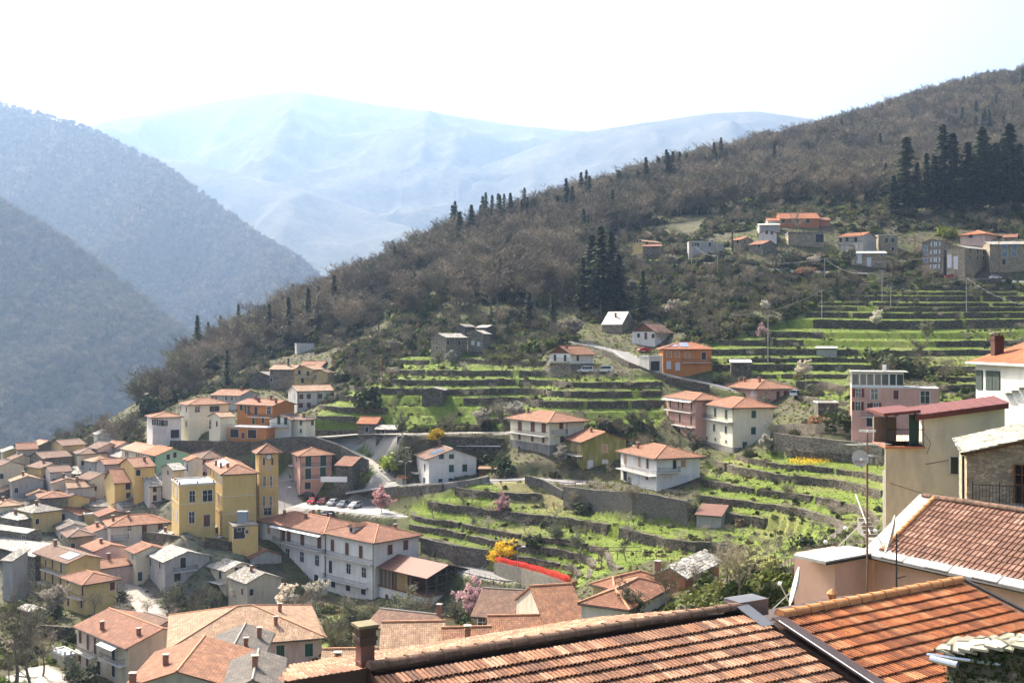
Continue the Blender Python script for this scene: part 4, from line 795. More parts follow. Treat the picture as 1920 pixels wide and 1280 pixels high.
# ---------------------------------------------------------------- roads as sheets
ROADM = flat('pale_asphalt', (0.20, 0.19, 0.18), 0.9, 0, 0.12, 1.2); LANEM = plaster('lane_paving', (0.40, 0.36, 0.30), 0.5)
def ribbon(pl, wd, lift, name, mat, step=1.5):
    pts = []
    for a, b in zip(pl[:-1], pl[1:]):
        k = max(1, int((b - a).length / step))
        for i in range(k): pts.append(a.lerp(b, i / k))
    pts.append(pl[-1])
    for _ in range(6): pts = [pts[0]] + [(pts[i - 1] + pts[i] * 2 + pts[i + 1]) / 4 for i in range(1, len(pts) - 1)] + [pts[-1]]
    mb = MB(); E = []
    for i, p in enumerate(pts):
        d = pts[min(i + 1, len(pts) - 1)] - pts[max(i - 1, 0)]; n = Vector((-d.y, d.x, 0)).normalized()
        E.append((p + n * wd / 2 + Vector((0, 0, lift)), p - n * wd / 2 + Vector((0, 0, lift))))
    for a, b in zip(E[:-1], E[1:]): mb.slab([a[1], b[1], b[0], a[0]], 0.25)
    o = mb.build(name, mat); o['kind'] = 'structure'; return o, pts
RIB = []
for n, l, pl, wd in RP:
    o, pts = ribbon(pl, wd, 0.06, n, LANEM if n in ('lane', 'path') else ROADM); o['label'] = l; RIB.append(pts)
mb = MB(); mb.slab([(x, y, lz + .12) for x, y in LOTP[::-1]], .3); o = mb.build('car_park', plaster('car_park_gravel', (0.44, 0.41, 0.36), 0.4)); o['kind'] = 'structure'
# ---------------------------------------------------------------- distant hills
def hillm(name, ca, cb, cc, s):
    m, t, b = nmat(name); g = NG(t); co = g.coord()
    a = g.noise(co, s, 6, 0.7); d = g.noise(co, s * 9, 4, 0.7)
    c = g.mix(g.fr(a, 0.35, 0.65), ca, cb); c = g.mix(g.fr(d, 0.45, 0.7, 0, .8), c, cc)
    g.l(c, b.inputs['Base Color']); b.inputs['Roughness'].default_value = 1.0; b.inputs['Specular IOR Level'].default_value = 0
    g.bump(d, b, 1.0, 2.0 / s * .01); return m
HILLS = {}
def loft(name, rows, nx, ny, amps, mat, back=(600, 300), label=None):
    x0 = max(r[0][0] for r in rows); x1 = min(r[-1][0] for r in rows); px = np.linspace(x0, x1, nx)
    lines = []
    for r in rows:
        r = np.array(r, float); py = np.interp(px, r[:, 0], r[:, 1]); Y_ = np.interp(px, r[:, 0], r[:, 2])
        for _ in range(4): py[1:-1] = (py[:-2] + 2 * py[1:-1] + py[2:]) / 4; Y_[1:-1] = (Y_[:-2] + 2 * Y_[1:-1] + Y_[2:]) / 4
        lines.append(np.stack([(px - 960) / F * Y_, Y_, -(py - 640) / F * Y_], 1))
    bk = lines[0].copy(); bk[:, 1] += back[0]; bk[:, 0] *= (bk[:, 1] / lines[0][:, 1]); bk[:, 2] -= back[1]
    lines = [bk] + lines
    T = np.linspace(0, len(lines) - 1, ny); V = np.zeros((ny, nx, 3))
    for j, t in enumerate(T):
        i = min(int(t), len(lines) - 2); f = t - i; V[j] = lines[i] * (1 - f) + lines[i + 1] * f
    fade = np.where(T < 1, .05, np.clip((T - 1) / .45, 0.05, 1))[:, None]
    dz = np.zeros((ny, nx))
    for i, (sc, am) in enumerate(amps):
        n = vnoise(V[..., 0] + 37 * i, V[..., 1] * .55, sc, 30 + i); dz += am * (0.5 - 2 * np.abs(n))
    V[..., 2] += dz * fade
    o = grid_mesh(name, V[::-1, :, 0], V[::-1, :, 1], V[::-1, :, 2], mat)
    if label: o['label'] = label
    HILLS[name + str(len(HILLS))] = V; return V
HM1 = hillm('bare_wood_hill', (0.11, 0.095, 0.075), (0.15, 0.13, 0.10), (0.09, 0.085, 0.065), 0.012)
HM2 = hillm('far_mountain', (0.085, 0.08, 0.062), (0.17, 0.155, 0.11), (0.06, 0.068, 0.048), 0.0035)
VA = loft('left_hill', [[(-300, 110, 4746), (0, 196, 4068), (100, 224, 3972), (170, 246, 3878), (300, 312, 3689), (420, 398, 3498), (520, 466, 3335), (620, 540, 3172), (740, 640, 3010)],
                        [(-300, 430, 3526), (0, 470, 3255), (300, 540, 2955), (420, 600, 2847), (520, 645, 2766), (620, 690, 2712), (740, 760, 2658)],
                        [(-300, 800, 2387), (0, 820, 2387), (300, 840, 2387), (600, 860, 2332), (740, 870, 2304)]], 260, 170, [(460, 193), (189, 74), (75, 21)], HM1, label='wooded hill on the left with a long falling crest')
VB = loft('left_spur', [[(-300, 240, 2450), (0, 385, 2306), (100, 440, 2233), (200, 515, 2162), (300, 597, 2089), (400, 672, 2005), (500, 760, 1922)],
                        [(-300, 600, 1922), (0, 660, 1825), (200, 720, 1777), (400, 790, 1705), (500, 830, 1681)],
                        [(-300, 980, 1441), (0, 990, 1416), (200, 980, 1416), (500, 940, 1416)]], 130, 80, [(288, 62), (114, 20), (48, 6)], HM1, label='nearer wooded spur at the left edge')
VE = loft('middle_ridge', [[(200, 275, 6361), (380, 310, 6125), (560, 350, 5890), (700, 398, 5654), (830, 446, 5418), (1000, 490, 5183), (1200, 540, 4947)],
                        [(200, 480, 4947), (560, 520, 4712), (830, 560, 4476), (1200, 620, 4240)], [(200, 720, 3769), (1200, 760, 3534)]], 130, 60, [(775, 210), (325, 77), (139, 26)], HM2)
VC = loft('far_mountain', [[(60, 290, 8397), (190, 228, 8298), (330, 205, 8298), (460, 180, 8397), (540, 172, 8397), (600, 178, 8397), (700, 196, 8298), (850, 217, 8202), (960, 234, 8103), (1100, 247, 8007), (1300, 290, 7812), (1600, 360, 7616)],
                        [(60, 400, 6640), (460, 350, 6444), (700, 370, 6345), (960, 390, 6249), (1600, 450, 6054)], [(60, 640, 4882), (1600, 640, 4687)]], 260, 110, [(1085, 372), (465, 162), (186, 62), (77, 20)], HM2)
VD = loft('far_ridge', [[(850, 330, 6835), (1000, 275, 6736), (1090, 248, 6640), (1200, 232, 6599), (1330, 212, 6541), (1420, 208, 6444), (1520, 223, 6345), (1650, 245, 6249), (1900, 300, 6054)],
                        [(850, 420, 5663), (1330, 400, 5273), (1900, 440, 5077)], [(850, 640, 4296), (1900, 640, 4101)]], 170, 80, [(837, 232), (356, 96), (139, 37)], HM2)
# ---------------------------------------------------------------- house builder (local X along the right wall, local Y along the left wall)
RAILM = DARKM
WINC = {}
def window_at(root, face, s, z, wd, ht, style, colk, proud=0.0):
    """one window: surround, pane or shutters; on face L (plane x=0) or R (plane y=0)"""
    key = (style, colk, round(wd, 2), round(ht, 2))
    if key not in WINC:
        def bx(a0, a1, b0, b1, c0, c1): return MB().box(a0, a1, b0, b1, c0, c1)   # local: x along wall, -y outwards, z up
        f = MB(); t = .09
        f.box(-wd / 2 - t, -wd / 2, -.06, 0, -ht / 2 - t, ht / 2 + t); f.box(wd / 2, wd / 2 + t, -.06, 0, -ht / 2 - t, ht / 2 + t)
        f.box(-wd / 2, wd / 2, -.06, 0, ht / 2, ht / 2 + t); f.box(-wd / 2, wd / 2, -.10, 0, -ht / 2 - t, -ht / 2)
        parts = [('surround', f.mesh('window', SURR), None)]
        if style == 's':
            for sg in (-1, 1):
                m = MB(); a, b = (-wd / 2, -.008) if sg < 0 else (.008, wd / 2)
                m.box(a, b, -.045, -.005, -ht / 2, ht / 2)
                if ht > 1:
                    m.box(a + .06, b - .06, -.055, -.045, -ht / 2 + .08, -.04); m.box(a + .06, b - .06, -.055, -.045, .04, ht / 2 - .08)
                parts.append(('shutter', m.mesh('shutter', SH[colk]), None))
        else:
            parts.append(('pane', MB().box(-wd / 2, wd / 2, -.02, -.004, -ht / 2, ht / 2).mesh('pane', GLASS), None))
            m = MB(); fr = .06
            for x in ((-wd / 2, -wd / 2 + fr), (-fr / 2, fr / 2), (wd / 2 - fr, wd / 2)): m.box(x[0], x[1], -.05, -.02, -ht / 2, ht / 2)
            m.box(-wd / 2, wd / 2, -.045, -.02, .1 * ht, .1 * ht + .05)
            parts.append(('sash', m.mesh('sash', WHITEP), None))
            if style == 'o':
                for sg in (-1, 1):
                    a = sg * (wd / 2 + .05); b = sg * (wd + .02)
                    parts.append(('shutter', MB().box(min(a, b), max(a, b), -.11, -.065, -ht / 2, ht / 2).mesh('shutter', SH[colk]), None))
        WINC[key] = parts
    ps = WINC[key]
    o = bpy.data.objects.new('window', ps[0][1]); COL.objects.link(o); o.parent = root
    if face == 'R': o.location = (s, -proud, z)
    else: o.location = (-proud, s, z); o.rotation_euler = (0, 0, -math.pi / 2)
    for n, me, _ in ps[1:]:
        c = bpy.data.objects.new(n, me); COL.objects.link(c); c.parent = o
    return o

def face_param(h, face, px):
    k = (px - 960) / F; d = h['u'] if face == 'L' else h['v']; C = h['C']
    s = (k * C.y - C.x) / (d.x - k * d.y); return s, C.y + d.y * s

def chimney(roof, x, y, z, hgt=1.1, wd=.5, mat=None):
    m = MB().box(x - wd / 2, x + wd / 2, y - wd / 2, y + wd / 2, z - .8, z + hgt); m.box(x - wd / 2 - .06, x + wd / 2 + .06, y - wd / 2 - .06, y + wd / 2 + .06, z + hgt * .78, z + hgt * .86)
    o = m.build('chimney', mat or CHIM, roof)
    c = MB().box(x - wd / 2 - .12, x + wd / 2 + .12, y - wd / 2 - .12, y + wd / 2 + .12, z + hgt + .14, z + hgt + .2)
    for sx in (-1, 1):
        for sy in (-1, 1): c.box(x + sx * wd * .38 - .05, x + sx * wd * .38 + .05, y + sy * wd * .38 - .05, y + sy * wd * .38 + .05, z + hgt, z + hgt + .14)
    # same level as its chimney: both are pieces of the roof
    c.build('chimney_cap', CHIMC, roof)

def build_house(h):
    L, W, He = h['L'], h['W'], h['He']; rt = h['roof']; tp = math.tan(R(h.get('pitch', 18))); ov = h.get('ov', .5); C = h['C']
    root = empty(h.get('name', 'house'), C, R(90 - h['th'])); tag(root, h['label'], h.get('cat', 'house'), kind='thing')
    dep = 5.0; wm = P[h['wall']]
    gu, gv, hip = rt == 'gu', rt == 'gv', rt == 'hip'
    w_ = MB()
    def quad(*p): w_.poly(p)
    # wall shell
    if gu:
        zr = He + W / 2 * tp
        w_.poly([(0, 0, -dep), (W, 0, -dep), (W, 0, He), (W / 2, 0, zr), (0, 0, He)]); w_.poly([(0, L, -dep), (0, L, He), (W / 2, L, zr), (W, L, He), (W, L, -dep)])
        quad((0, L, -dep), (0, 0, -dep), (0, 0, He), (0, L, He)); quad((W, 0, -dep), (W, L, -dep), (W, L, He), (W, 0, He))
    elif gv:
        zr = He + L / 2 * tp
        w_.poly([(0, L, -dep), (0, 0, -dep), (0, 0, He), (0, L / 2, zr), (0, L, He)]); w_.poly([(W, 0, -dep), (W, L, -dep), (W, L, He), (W, L / 2, zr), (W, 0, He)])
        quad((0, 0, -dep), (W, 0, -dep), (W, 0, He), (0, 0, He)); quad((W, L, -dep), (0, L, -dep), (0, L, He), (W, L, He))
    elif rt == 'su':
        zr = He + W * tp
        w_.poly([(0, 0, -dep), (W, 0, -dep), (W, 0, zr), (0, 0, He)]); w_.poly([(0, L, -dep), (0, L, He), (W, L, zr), (W, L, -dep)])
        quad((0, L, -dep), (0, 0, -dep), (0, 0, He), (0, L, He)); quad((W, 0, -dep), (W, L, -dep), (W, L, zr), (W, 0, zr))
    else:
        w_.box(0, W, 0, L, -dep, He)
    w_.build('wall', wm, root)
    if h.get('gablewood') and gv:
        m = MB(); m.poly([(-.05, L + .02, He - .1), (-.05, -.02, He - .1), (-.05, L / 2, He + L / 2 * tp + .02)]); m.build('gable_boards', P['wood'], root)
    if h.get('skirt'):
        sm, sh = h['skirt']; m = MB().box(-.05, W + .05, -.05, L + .05, -dep, sh); m.build('plinth', P[sm], root)
    for bz in h.get('bands', []):
        MB().box(-.07, W + .07, -.07, L + .07, bz, bz + .22).build('string_course', flat('band_stone', (.62, .52, .34), .9), root)
    # roof
    rm = RF[h['rmat']]; th = .16; rb = MB(); zo = .06; caps = []
    def rz(x, y):
        if gu: return He + zo + (W / 2 - abs(x - W / 2)) * tp
        if gv: return He + zo + (L / 2 - abs(y - L / 2)) * tp
        if rt == 'su': return He + zo + x * tp
        if hip: return He + zo + min(x, W - x, y, L - y) * tp
        return He
    e = ov; ez = He + zo - e * tp
    if gu:
        zr = He + zo + W / 2 * tp; g_ = e * .6
        rb.slab([(-e, L + g_, ez), (-e, -g_, ez), (W / 2, -g_, zr), (W / 2, L + g_, zr)], th); rb.slab([(W + e, -g_, ez), (W + e, L + g_, ez), (W / 2, L + g_, zr), (W / 2, -g_, zr)], th)
        caps = [((W / 2, -g_, zr), (W / 2, L + g_, zr))]; eaves = [((-e, L + g_, ez), (-e, -g_, ez))]
    elif gv:
        zr = He + zo + L / 2 * tp; g_ = e * .6
        rb.slab([(-g_, -e, ez), (W + g_, -e, ez), (W + g_, L / 2, zr), (-g_, L / 2, zr)], th); rb.slab([(W + g_, L + e, ez), (-g_, L + e, ez), (-g_, L / 2, zr), (W + g_, L / 2, zr)], th)
        caps = [((-g_, L / 2, zr), (W + g_, L / 2, zr))]; eaves = [((-g_, -e, ez), (W + g_, -e, ez))]
    elif rt == 'su':
        rb.slab([(-e, L + e * .6, ez), (-e, -e * .6, ez), (W + e, -e * .6, He + zo + (W + e) * tp), (W + e, L + e * .6, He + zo + (W + e) * tp)], th); eaves = [((-e, L + e * .6, ez), (-e, -e * .6, ez))]
    elif hip:
        A, B, Cc, D = (-e, -e, ez), (W + e, -e, ez), (W + e, L + e, ez), (-e, L + e, ez)
        if W <= L:
            q = W / 2; zr = He + zo + q * tp; r0 = (q, q, zr); r1 = (q, L - q, zr)
            rb.slab([D, A, r0, r1], th); rb.slab([B, Cc, r1, r0], th); rb.slab([A, B, r0], th); rb.slab([Cc, D, r1], th)
        else:
            q = L / 2; zr = He + zo + q * tp; r0 = (q, q, zr); r1 = (W - q, q, zr)
            rb.slab([A, B, r1, r0], th); rb.slab([Cc, D, r0, r1], th); rb.slab([D, A, r0], th); rb.slab([B, Cc, r1], th)
        ends = {0: A, 1: B, 2: Cc, 3: D}
        if W <= L: caps = [(A, r0), (B, r0), (Cc, r1), (D, r1), (r0, r1)]
        else: caps = [(A, r0), (D, r0), (B, r1), (Cc, r1), (r0, r1)]
        eaves = [(D, A), (A, B)]
    else:
        pp = h.get('parapet', .2); eaves = []
        rb.box(-.12, W + .12, -.12, L + .12, He, He + .12)
        for (x0, x1, y0, y1) in ((-.12, W + .12, -.12, .1), (-.12, W + .12, L - .1, L + .12), (-.12, .1, .1, L - .1), (W - .1, W + .12, .1, L - .1)): rb.box(x0, x1, y0, y1, He + .125, He + .125 + pp)
    roof = rb.build('roof', rm, root)
    far = h['Y'] > 360
    if caps and rm not in (RF['slate'], RF['slated'], RF['pale'], RF['metal'], RF['redm']):
        m = MB()
        for a, b in caps: m.tube(Vector(a) + Vector((0, 0, .02)), Vector(b) + Vector((0, 0, .02)), .13, n=6)
        m.build('ridge_cap', CAPT if h['rmat'] not in ('brown', 'greyt') else CHIMC, roof)
    if eaves and not far:
        m = MB()
        for a, b in eaves:
            a = Vector(a); b = Vector(b); m.tube(a + Vector((0, 0, -.14)), b + Vector((0, 0, -.14)), .09, n=6)
        m.build('gutter', GUT, root)
    for f, s in h.get('pipes', []):
        m = MB(); p0 = (-.08, s * L, -1) if f == 'L' else (s * W, -.08, -1); m.tube(p0, (p0[0], p0[1], He), .07, n=6); m.build('downpipe', GUT, root)
    for cx, cyy in h.get('chim', []):
        x, y = cx * W, cyy * L; chimney(roof, x, y, rz(x, y), random.uniform(.8, 1.2), random.uniform(.45, .6))
    if h.get('panel'):
        f, a0, a1, b0, b1 = h['panel']; m = MB(); pw = flat('solar_glass', (.16, .20, .28), .12, 0, .05) if h['wall'] != 'yellow' else flat('white_roof_panel', (.75, .76, .78), .25)
        sl = min(W, L) / 2 if hip else W / 2
        nn = 6 if f == 'L' else 8; span = L if f == 'L' else W
        for i in range(nn):
            u0 = (a0 + (a1 - a0) * i / nn) * span + .04; u1 = (a0 + (a1 - a0) * (i + 1) / nn) * span - .04
            if f == 'R' and i == nn // 2: continue
            v0, v1 = b0 * sl, b1 * sl
            if f == 'L': p = [(v0, u1), (v0, u0), (v1, u0), (v1, u1)]
            else: p = [(u0, v0), (u1, v0), (u1, v1), (u0, v1)]
            sm = MB(); sm.slab([(x, y, rz(x, y) + .12) for x, y in p], .06); sm.build('solar_panel', pw, roof)
    # openings
    for zf_, f, st, ck, wd, ht, pts in h.get('wins', []):
        ox, oy, sc = ZF[zf_]
        for x, y in pts:
            px, py = ox + x / sc, oy + y / sc; s, Yp = face_param(h, f, px); z = -(py - 640) / F * Yp - C.z
            lim = L if f == 'L' else W; wq = min(wd, lim * .8)
            if s < wq / 2 + .12 or s > lim - wq / 2 - .12: s = min(max(s, wq / 2 + .15), lim - wq / 2 - .15)
            z = min(z, He - ht / 2 - .15) if not (f == 'R' and gu) and not (f == 'L' and gv) else z
            window_at(root, f, s, z, wq, ht, st, ck, .055 if h.get('skirt') and z < h['skirt'][1] else .004)
    for f, p0, p1, py, dp in h.get('balc', []):
        s0, Y0 = face_param(h, f, p0); s1, Y1 = face_param(h, f, p1); s0, s1 = sorted((s0, s1)); lim = L if f == 'L' else W
        s0 = max(s0, -.6); s1 = min(s1, lim + .6); z = -(py - 640) / F * (Y0 + Y1) / 2 - C.z
        def T(a, b, c): return (a, -b, c) if f == 'R' else (-b, a, c)
        def bx(m, a0, a1, b0, b1, c0, c1):
            q0 = T(a0, b0, c0); q1 = T(a1, b1, c1); m.box(min(q0[0], q1[0]), max(q0[0], q1[0]), min(q0[1], q1[1]), max(q0[1], q1[1]), c0, c1)
        m = MB(); bx(m, s0, s1, .005, dp, z - .18, z); bal = m.build('balcony', flat('balcony_slab', (.5, .48, .45), .9), root)
        m = MB()
        bx(m, s0, s1, dp - .06, dp - .02, z + .95, z + 1.0); bx(m, s0, s1, dp - .05, dp - .03, z + .12, z + .15)
        for sx in (s0 + .02, s1 - .06): bx(m, sx, sx + .04, .02, dp - .06, z + .95, z + 1.0)
        k = max(2, int((s1 - s0) / .22))
        for i in range(k + 1):
            a = s0 + .02 + (s1 - s0 - .06) * i / k; bx(m, a, a + .025, dp - .05, dp - .03, z + .15, z + .95)
        for sx in (s0 + .02, s1 - .06):
            for b in np.arange(.15, dp - .1, .22): bx(m, sx, sx + .025, b, b + .025, z, z + .95)
        m.build('railing', RAILM, bal)
    if h.get('awn'):
        f, p0, p1, py = h['awn']; s0, Y0 = face_param(h, f, p0); s1, Y1 = face_param(h, f, p1); s0, s1 = sorted((s0, s1)); z = He - .35
        m = MB(); m.slab([(-1.5, s1, z - .45), (-1.5, s0, z - .45), (-.02, s0, z), (-.02, s1, z)], .05); m.build('awning', flat('awning_cloth', (.68, .66, .62), .9), root)
    if h.get('posts'):
        for i in range(4):
            MB().box(-.1, .25, L * i / 3.3 - .1, L * i / 3.3 + .25, He + .13, He + .95).build('roof_post', CHIM if h['wall'] == 'yellow' else WHITEP, roof)
        for i in (.5, .95): MB().box(W * i - .15, W * i + .15, -.1, .2, He + .13, He + .95).build('roof_post', CHIM if h['wall'] == 'yellow' else WHITEP, roof)
    if h.get('clock'):
        s, Yp = W * .5, 0; z = He - 1.35; m = MB(); n = 24
        pr = [(s + .72 * math.cos(2 * math.pi * i / n), z + .72 * math.sin(2 * math.pi * i / n)) for i in range(n)]
        m.poly([(x, -.09, zz) for x, zz in pr]); 
        for i in range(n):
            a, b = pr[i], pr[(i + 1) % n]; m.poly([(b[0], -.09, b[1]), (a[0], -.09, a[1]), (a[0], 0, a[1]), (b[0], 0, b[1])])
        ck = m.build('clock', flat('clock_rim', (.22, .2, .18), .7), root)
        m = MB(); m.poly([(s + .56 * math.cos(2 * math.pi * i / n), -.1, z + .56 * math.sin(2 * math.pi * i / n)) for i in range(n)]); m.build('clock_face', WHITEP, ck)
        m = MB()
        for i in range(12):
            a = math.pi * i / 6; c_, s_ = math.cos(a), math.sin(a); m.tube((s + .44 * c_, -.104, z + .44 * s_), (s + .53 * c_, -.104, z + .53 * s_), .02)
        m.build('hour_marks', DARKM, ck)
        m = MB(); m.tube((s, -.11, z), (s + .1, -.11, z + .42), .025); m.build('minute_hand', DARKM, ck)
        m = MB(); m.tube((s, -.115, z), (s + .02, -.115, z + .28), .035); m.build('hour_hand', DARKM, ck)
        MB().tube((W / 2, L / 2, He + W / 2 * tp), (W / 2, L / 2, He + W / 2 * tp + 1.6), .05).build('finial', DARKM, roof)
        m = MB().box(W * .5 - .5, W * .5 + .5, -.05, -.005, He - 4.6, He - 3.7); m.build('plaque', flat('plaque_stone', (.5, .42, .38), .8), root)
    if h.get('dorm'):
        x0, y0 = 1.6, L * .58; z0 = rz(x0, y0); dw, dh, dl = 1.5, 1.1, 2.8
        m = MB().box(x0, x0 + dl, y0 - dw / 2, y0 + dw / 2, z0 - .4, z0 + dh); m.poly([(x0, y0 + dw / 2, z0 + dh), (x0, y0 - dw / 2, z0 + dh), (x0, y0, z0 + dh + .5)]); dm = m.build('dormer', P['white'], roof)
        m = MB(); a = .25; zt = z0 + dh + .62
        m.slab([(x0 - .3, y0 - dw / 2 - a, z0 + dh - .05), (x0 + dl + 1, y0 - dw / 2 - a, z0 + dh - .05), (x0 + dl + 1, y0, zt), (x0 - .3, y0, zt)], .1); m.slab([(x0 + dl + 1, y0 + dw / 2 + a, z0 + dh - .05), (x0 - .3, y0 + dw / 2 + a, z0 + dh - .05), (x0 - .3, y0, zt), (x0 + dl + 1, y0, zt)], .1)
        m.build('dormer_roof', rm, dm)
        MB().box(x0 - .04, x0 - .01, y0 - .45, y0 + .45, z0 + .1, z0 + .95).build('dormer_window', GLASS, dm)
    if h.get('glazed'):
        zt = He + .18; hh = 3.0; dx = W * .78
        MB().box(-.3, dx + .9, -.6, L + .2, zt + hh, zt + hh + .18).build('roof_slab', flat('flat_roof_slab', (.36, .33, .3), .9), root)
        MB().box(.2, dx, 2.6, L, zt - .05, zt + hh - .002).build('penthouse_wall', P['beige'], root)
        n = 7; xs = [i * dx / n for i in range(n + 1)]
        for i in range(n):
            a, b = xs[i], xs[i + 1]; fr = MB(); t = .22 if i % 2 else .14
            fr.box(a, a + t, -.05, .1, zt, zt + hh); fr.box(b - .06, b, -.05, .1, zt, zt + hh); fr.box(a + t, b - .06, -.05, .1, zt, zt + .45); fr.box(a + t, b - .06, -.05, .1, zt + hh - .35, zt + hh)
            f_ = fr.build('glazing_frame', WHITEP, root)
            MB().box(a + t, b - .06, .02, .04, zt + .45, zt + hh - .35).build('pane', GLASS, f_)
        for i in range(4):
            a, b = L * .25 * i, L * .25 * (i + 1); fr = MB(); fr.box(-.05, .1, a + .12, a + .3, zt, zt + hh); fr.box(-.05, .1, a + .3, b + .12, zt, zt + .45); fr.box(-.05, .1, a + .3, b + .12, zt + hh - .35, zt + hh); fr.build('glazing_frame', WHITEP, root)
        m = MB().box(dx * .62, dx * .62 + .7, 3, 3.6, zt + hh + .18, zt + hh + 1.5); m.build('chimney', WHITEP, root)
    if h.get('slabs'):
        # rough stone slabs laid in courses on the visible slope
        m = MB(); rr = np.random.default_rng(3); Wl = W + .6; sl = (L / 2 + e) / math.cos(math.atan(tp)); rows = int(sl / .38)
        for r_ in range(rows + 1):
            v = -e + r_ * .38 * math.cos(math.atan(tp)); x = -.3
            while x < W + .3:
                w2 = rr.uniform(.4, .95); j = rr.uniform(-.06, .06); zz = He + zo + v * tp + .05 + rr.uniform(0, .05); ln = rr.uniform(.45, .62)
                y1 = v + ln * math.cos(math.atan(tp)); z1 = zz + (y1 - v) * tp - .03
                m.slab([(x, v + j, zz), (x + w2 - .03, v + j + rr.uniform(-.06, .06), zz + rr.uniform(-.02, .03)), (x + w2 - .05, y1, z1), (x + .03, y1, z1)], .045); x += w2
        o = m.build('stone_slabs', stonem('roof_stone_slab', (.42, .39, .33), .9, .45, (.36, .33, .28)), roof); o['kind'] = 'stuff'
    return root
for h in HOUSES: h['root'] = build_house(h)
# ---------------------------------------------------------------- plants: prototypes
BARK = flat('bark', (0.17, 0.14, 0.105), 0.95, 0, .25, 3); TWIG = leafm('twigs', (0.21, 0.18, 0.125), .45, 0.0, [(.21, .175, .12), (.27, .215, .13), (.16, .135, .10), (.17, .165, .075), (.24, .19, .14), (.30, .25, .17), (.13, .13, .06)]); TWIGP = leafm('pale_twigs', (0.30, 0.275, 0.22), .35, 0.0)
LEAF = {'olive': leafm('olive_leaves', (0.085, 0.095, 0.045)), 'brush': leafm('brush_leaves', (0.10, 0.115, 0.03), .5, .3, [(.10, .115, .03), (.14, .13, .045), (.07, .095, .02), (.16, .17, .04)]), 'dark': leafm('dark_leaves', (0.035, 0.05, 0.017), .5, .25, [(.03, .045, .014), (.05, .065, .02), (.04, .06, .025)]), 'pine': leafm('pine_needles', (0.05, 0.072, 0.03), .6, .25),
        'green': leafm('green_leaves', (0.10, 0.16, 0.02)), 'white': leafm('white_blossom', (0.62, 0.60, 0.50), .2), 'pink': leafm('pink_blossom', (0.72, 0.48, 0.50), .2, .5), 'yellow': leafm('yellow_blossom', (0.72, 0.50, 0.02), .25),
        'red': leafm('red_leaves', (0.50, 0.035, 0.02), .4), 'dry': leafm('dry_leaves', (0.19, 0.14, 0.075)), 'rust': leafm('rust_leaves', (0.28, 0.15, 0.07)), 'ivy': leafm('ivy_leaves', (0.035, 0.06, 0.015), .6), 'grass': leafm('grass_blades', (0.125, 0.18, 0.022), .35, .4),
        'olivetree': leafm('silver_green_leaves', (0.13, 0.145, 0.085)), 'lime': leafm('fresh_leaves', (0.20, 0.27, 0.03))}
def rv(r): 
    while True:
        v = Vector((r.uniform(-1, 1), r.uniform(-1, 1), r.uniform(-1, 1)))
        if .05 < v.length < 1: return v.normalized()
def leafquad(mb, p, n, s, r):
    a = n.cross(rv(r)); 
    if a.length < .01: return
    a.normalize(); b = n.cross(a) * r.uniform(.5, 1); a *= s; b *= s
    mb.poly([p - a, p - b * .8, p + a, p + b * .8])
def bare_tree(seed, H_=8.0, spread=.42, first=.22, nb=8, twig=.018, leaf=None, up=.35):
    """returns (trunk MB, crown MB): trunk and limbs; fine branches, twigs and any blossom"""
    r = random.Random(seed); tr = MB(); cr = MB(); lf = MB()
    def limb(p, d, ln, rad, lev):
        k = 3 if lev < 2 else 2; q = p; dd = d
        for i in range(k):
            dd = (dd + rv(r) * .22 + Vector((0, 0, up * .2))).normalized(); q2 = q + dd * ln / k
            ra, rb_ = rad * (1 - .7 * i / k), rad * (1 - .7 * (i + 1) / k)
            (tr if lev < 2 else cr).tube(q, q2, ra, rb_, 5 if lev == 0 else (4 if lev == 1 else 3)); 
            if lev < 3:
                m = {0: nb, 1: 5, 2: 4}[lev]
                lo = i >= 1 if lev == 0 else True
                for _ in range(m // (2 if lev == 0 else k) + (1 if r.random() < .5 else 0)):
                    if not lo: continue
                    t = r.random(); ph = r.uniform(0, 6.283); sd = Vector((math.cos(ph), math.sin(ph), 0))
                    nd = (dd * (1 - spread) + sd * spread * 1.5 + Vector((0, 0, up * .5))).normalized()
                    limb(q.lerp(q2, t), nd, ln * r.uniform(.42, .66), max(rb_ * .55, twig), lev + 1)
            else:
                for _ in range(4):
                    e = q.lerp(q2, r.random()); td = (dd + rv(r) * .8).normalized(); l = ln * r.uniform(.35, .7); sd = td.cross(rv(r)).normalized() * twig * .9
                    cr.poly([e - sd, e + sd, e + td * l])
                    if leaf and r.random() < leaf[1]: 
                        for _k in range(leaf[3] if len(leaf) > 3 else 1): leafquad(lf, e + td * l * r.random() + rv(r) * .1, rv(r), leaf[2] * r.uniform(.6, 1.3), r)
            q = q2
    limb(Vector((0, 0, -.3)), Vector((0, 0, 1)), H_ * .62, H_ * .022, 0)
    return tr, cr, lf
def leaf_bush(seed, n, rx, rz, s, clumps=14, low=0.0):
    r = random.Random(seed); mb = MB(); cs = []
    for i in range(clumps):
        v = rv(r); v.z = abs(v.z); rad = r.uniform(.45, .95); cs.append((Vector((v.x * rx * rad, v.y * rx * rad, low + v.z * rz * rad)), r.uniform(.28, .48) * min(rx, rz)))
    for i in range(n):
        c, cr_ = cs[i % clumps]; d = rv(r); p = c + d * cr_ * r.uniform(.6, 1.05); p.z = max(p.z, .02)
        leafquad(mb, p, (d + rv(r) * .7).normalized(), s * r.uniform(.6, 1.4), r)
    return mb
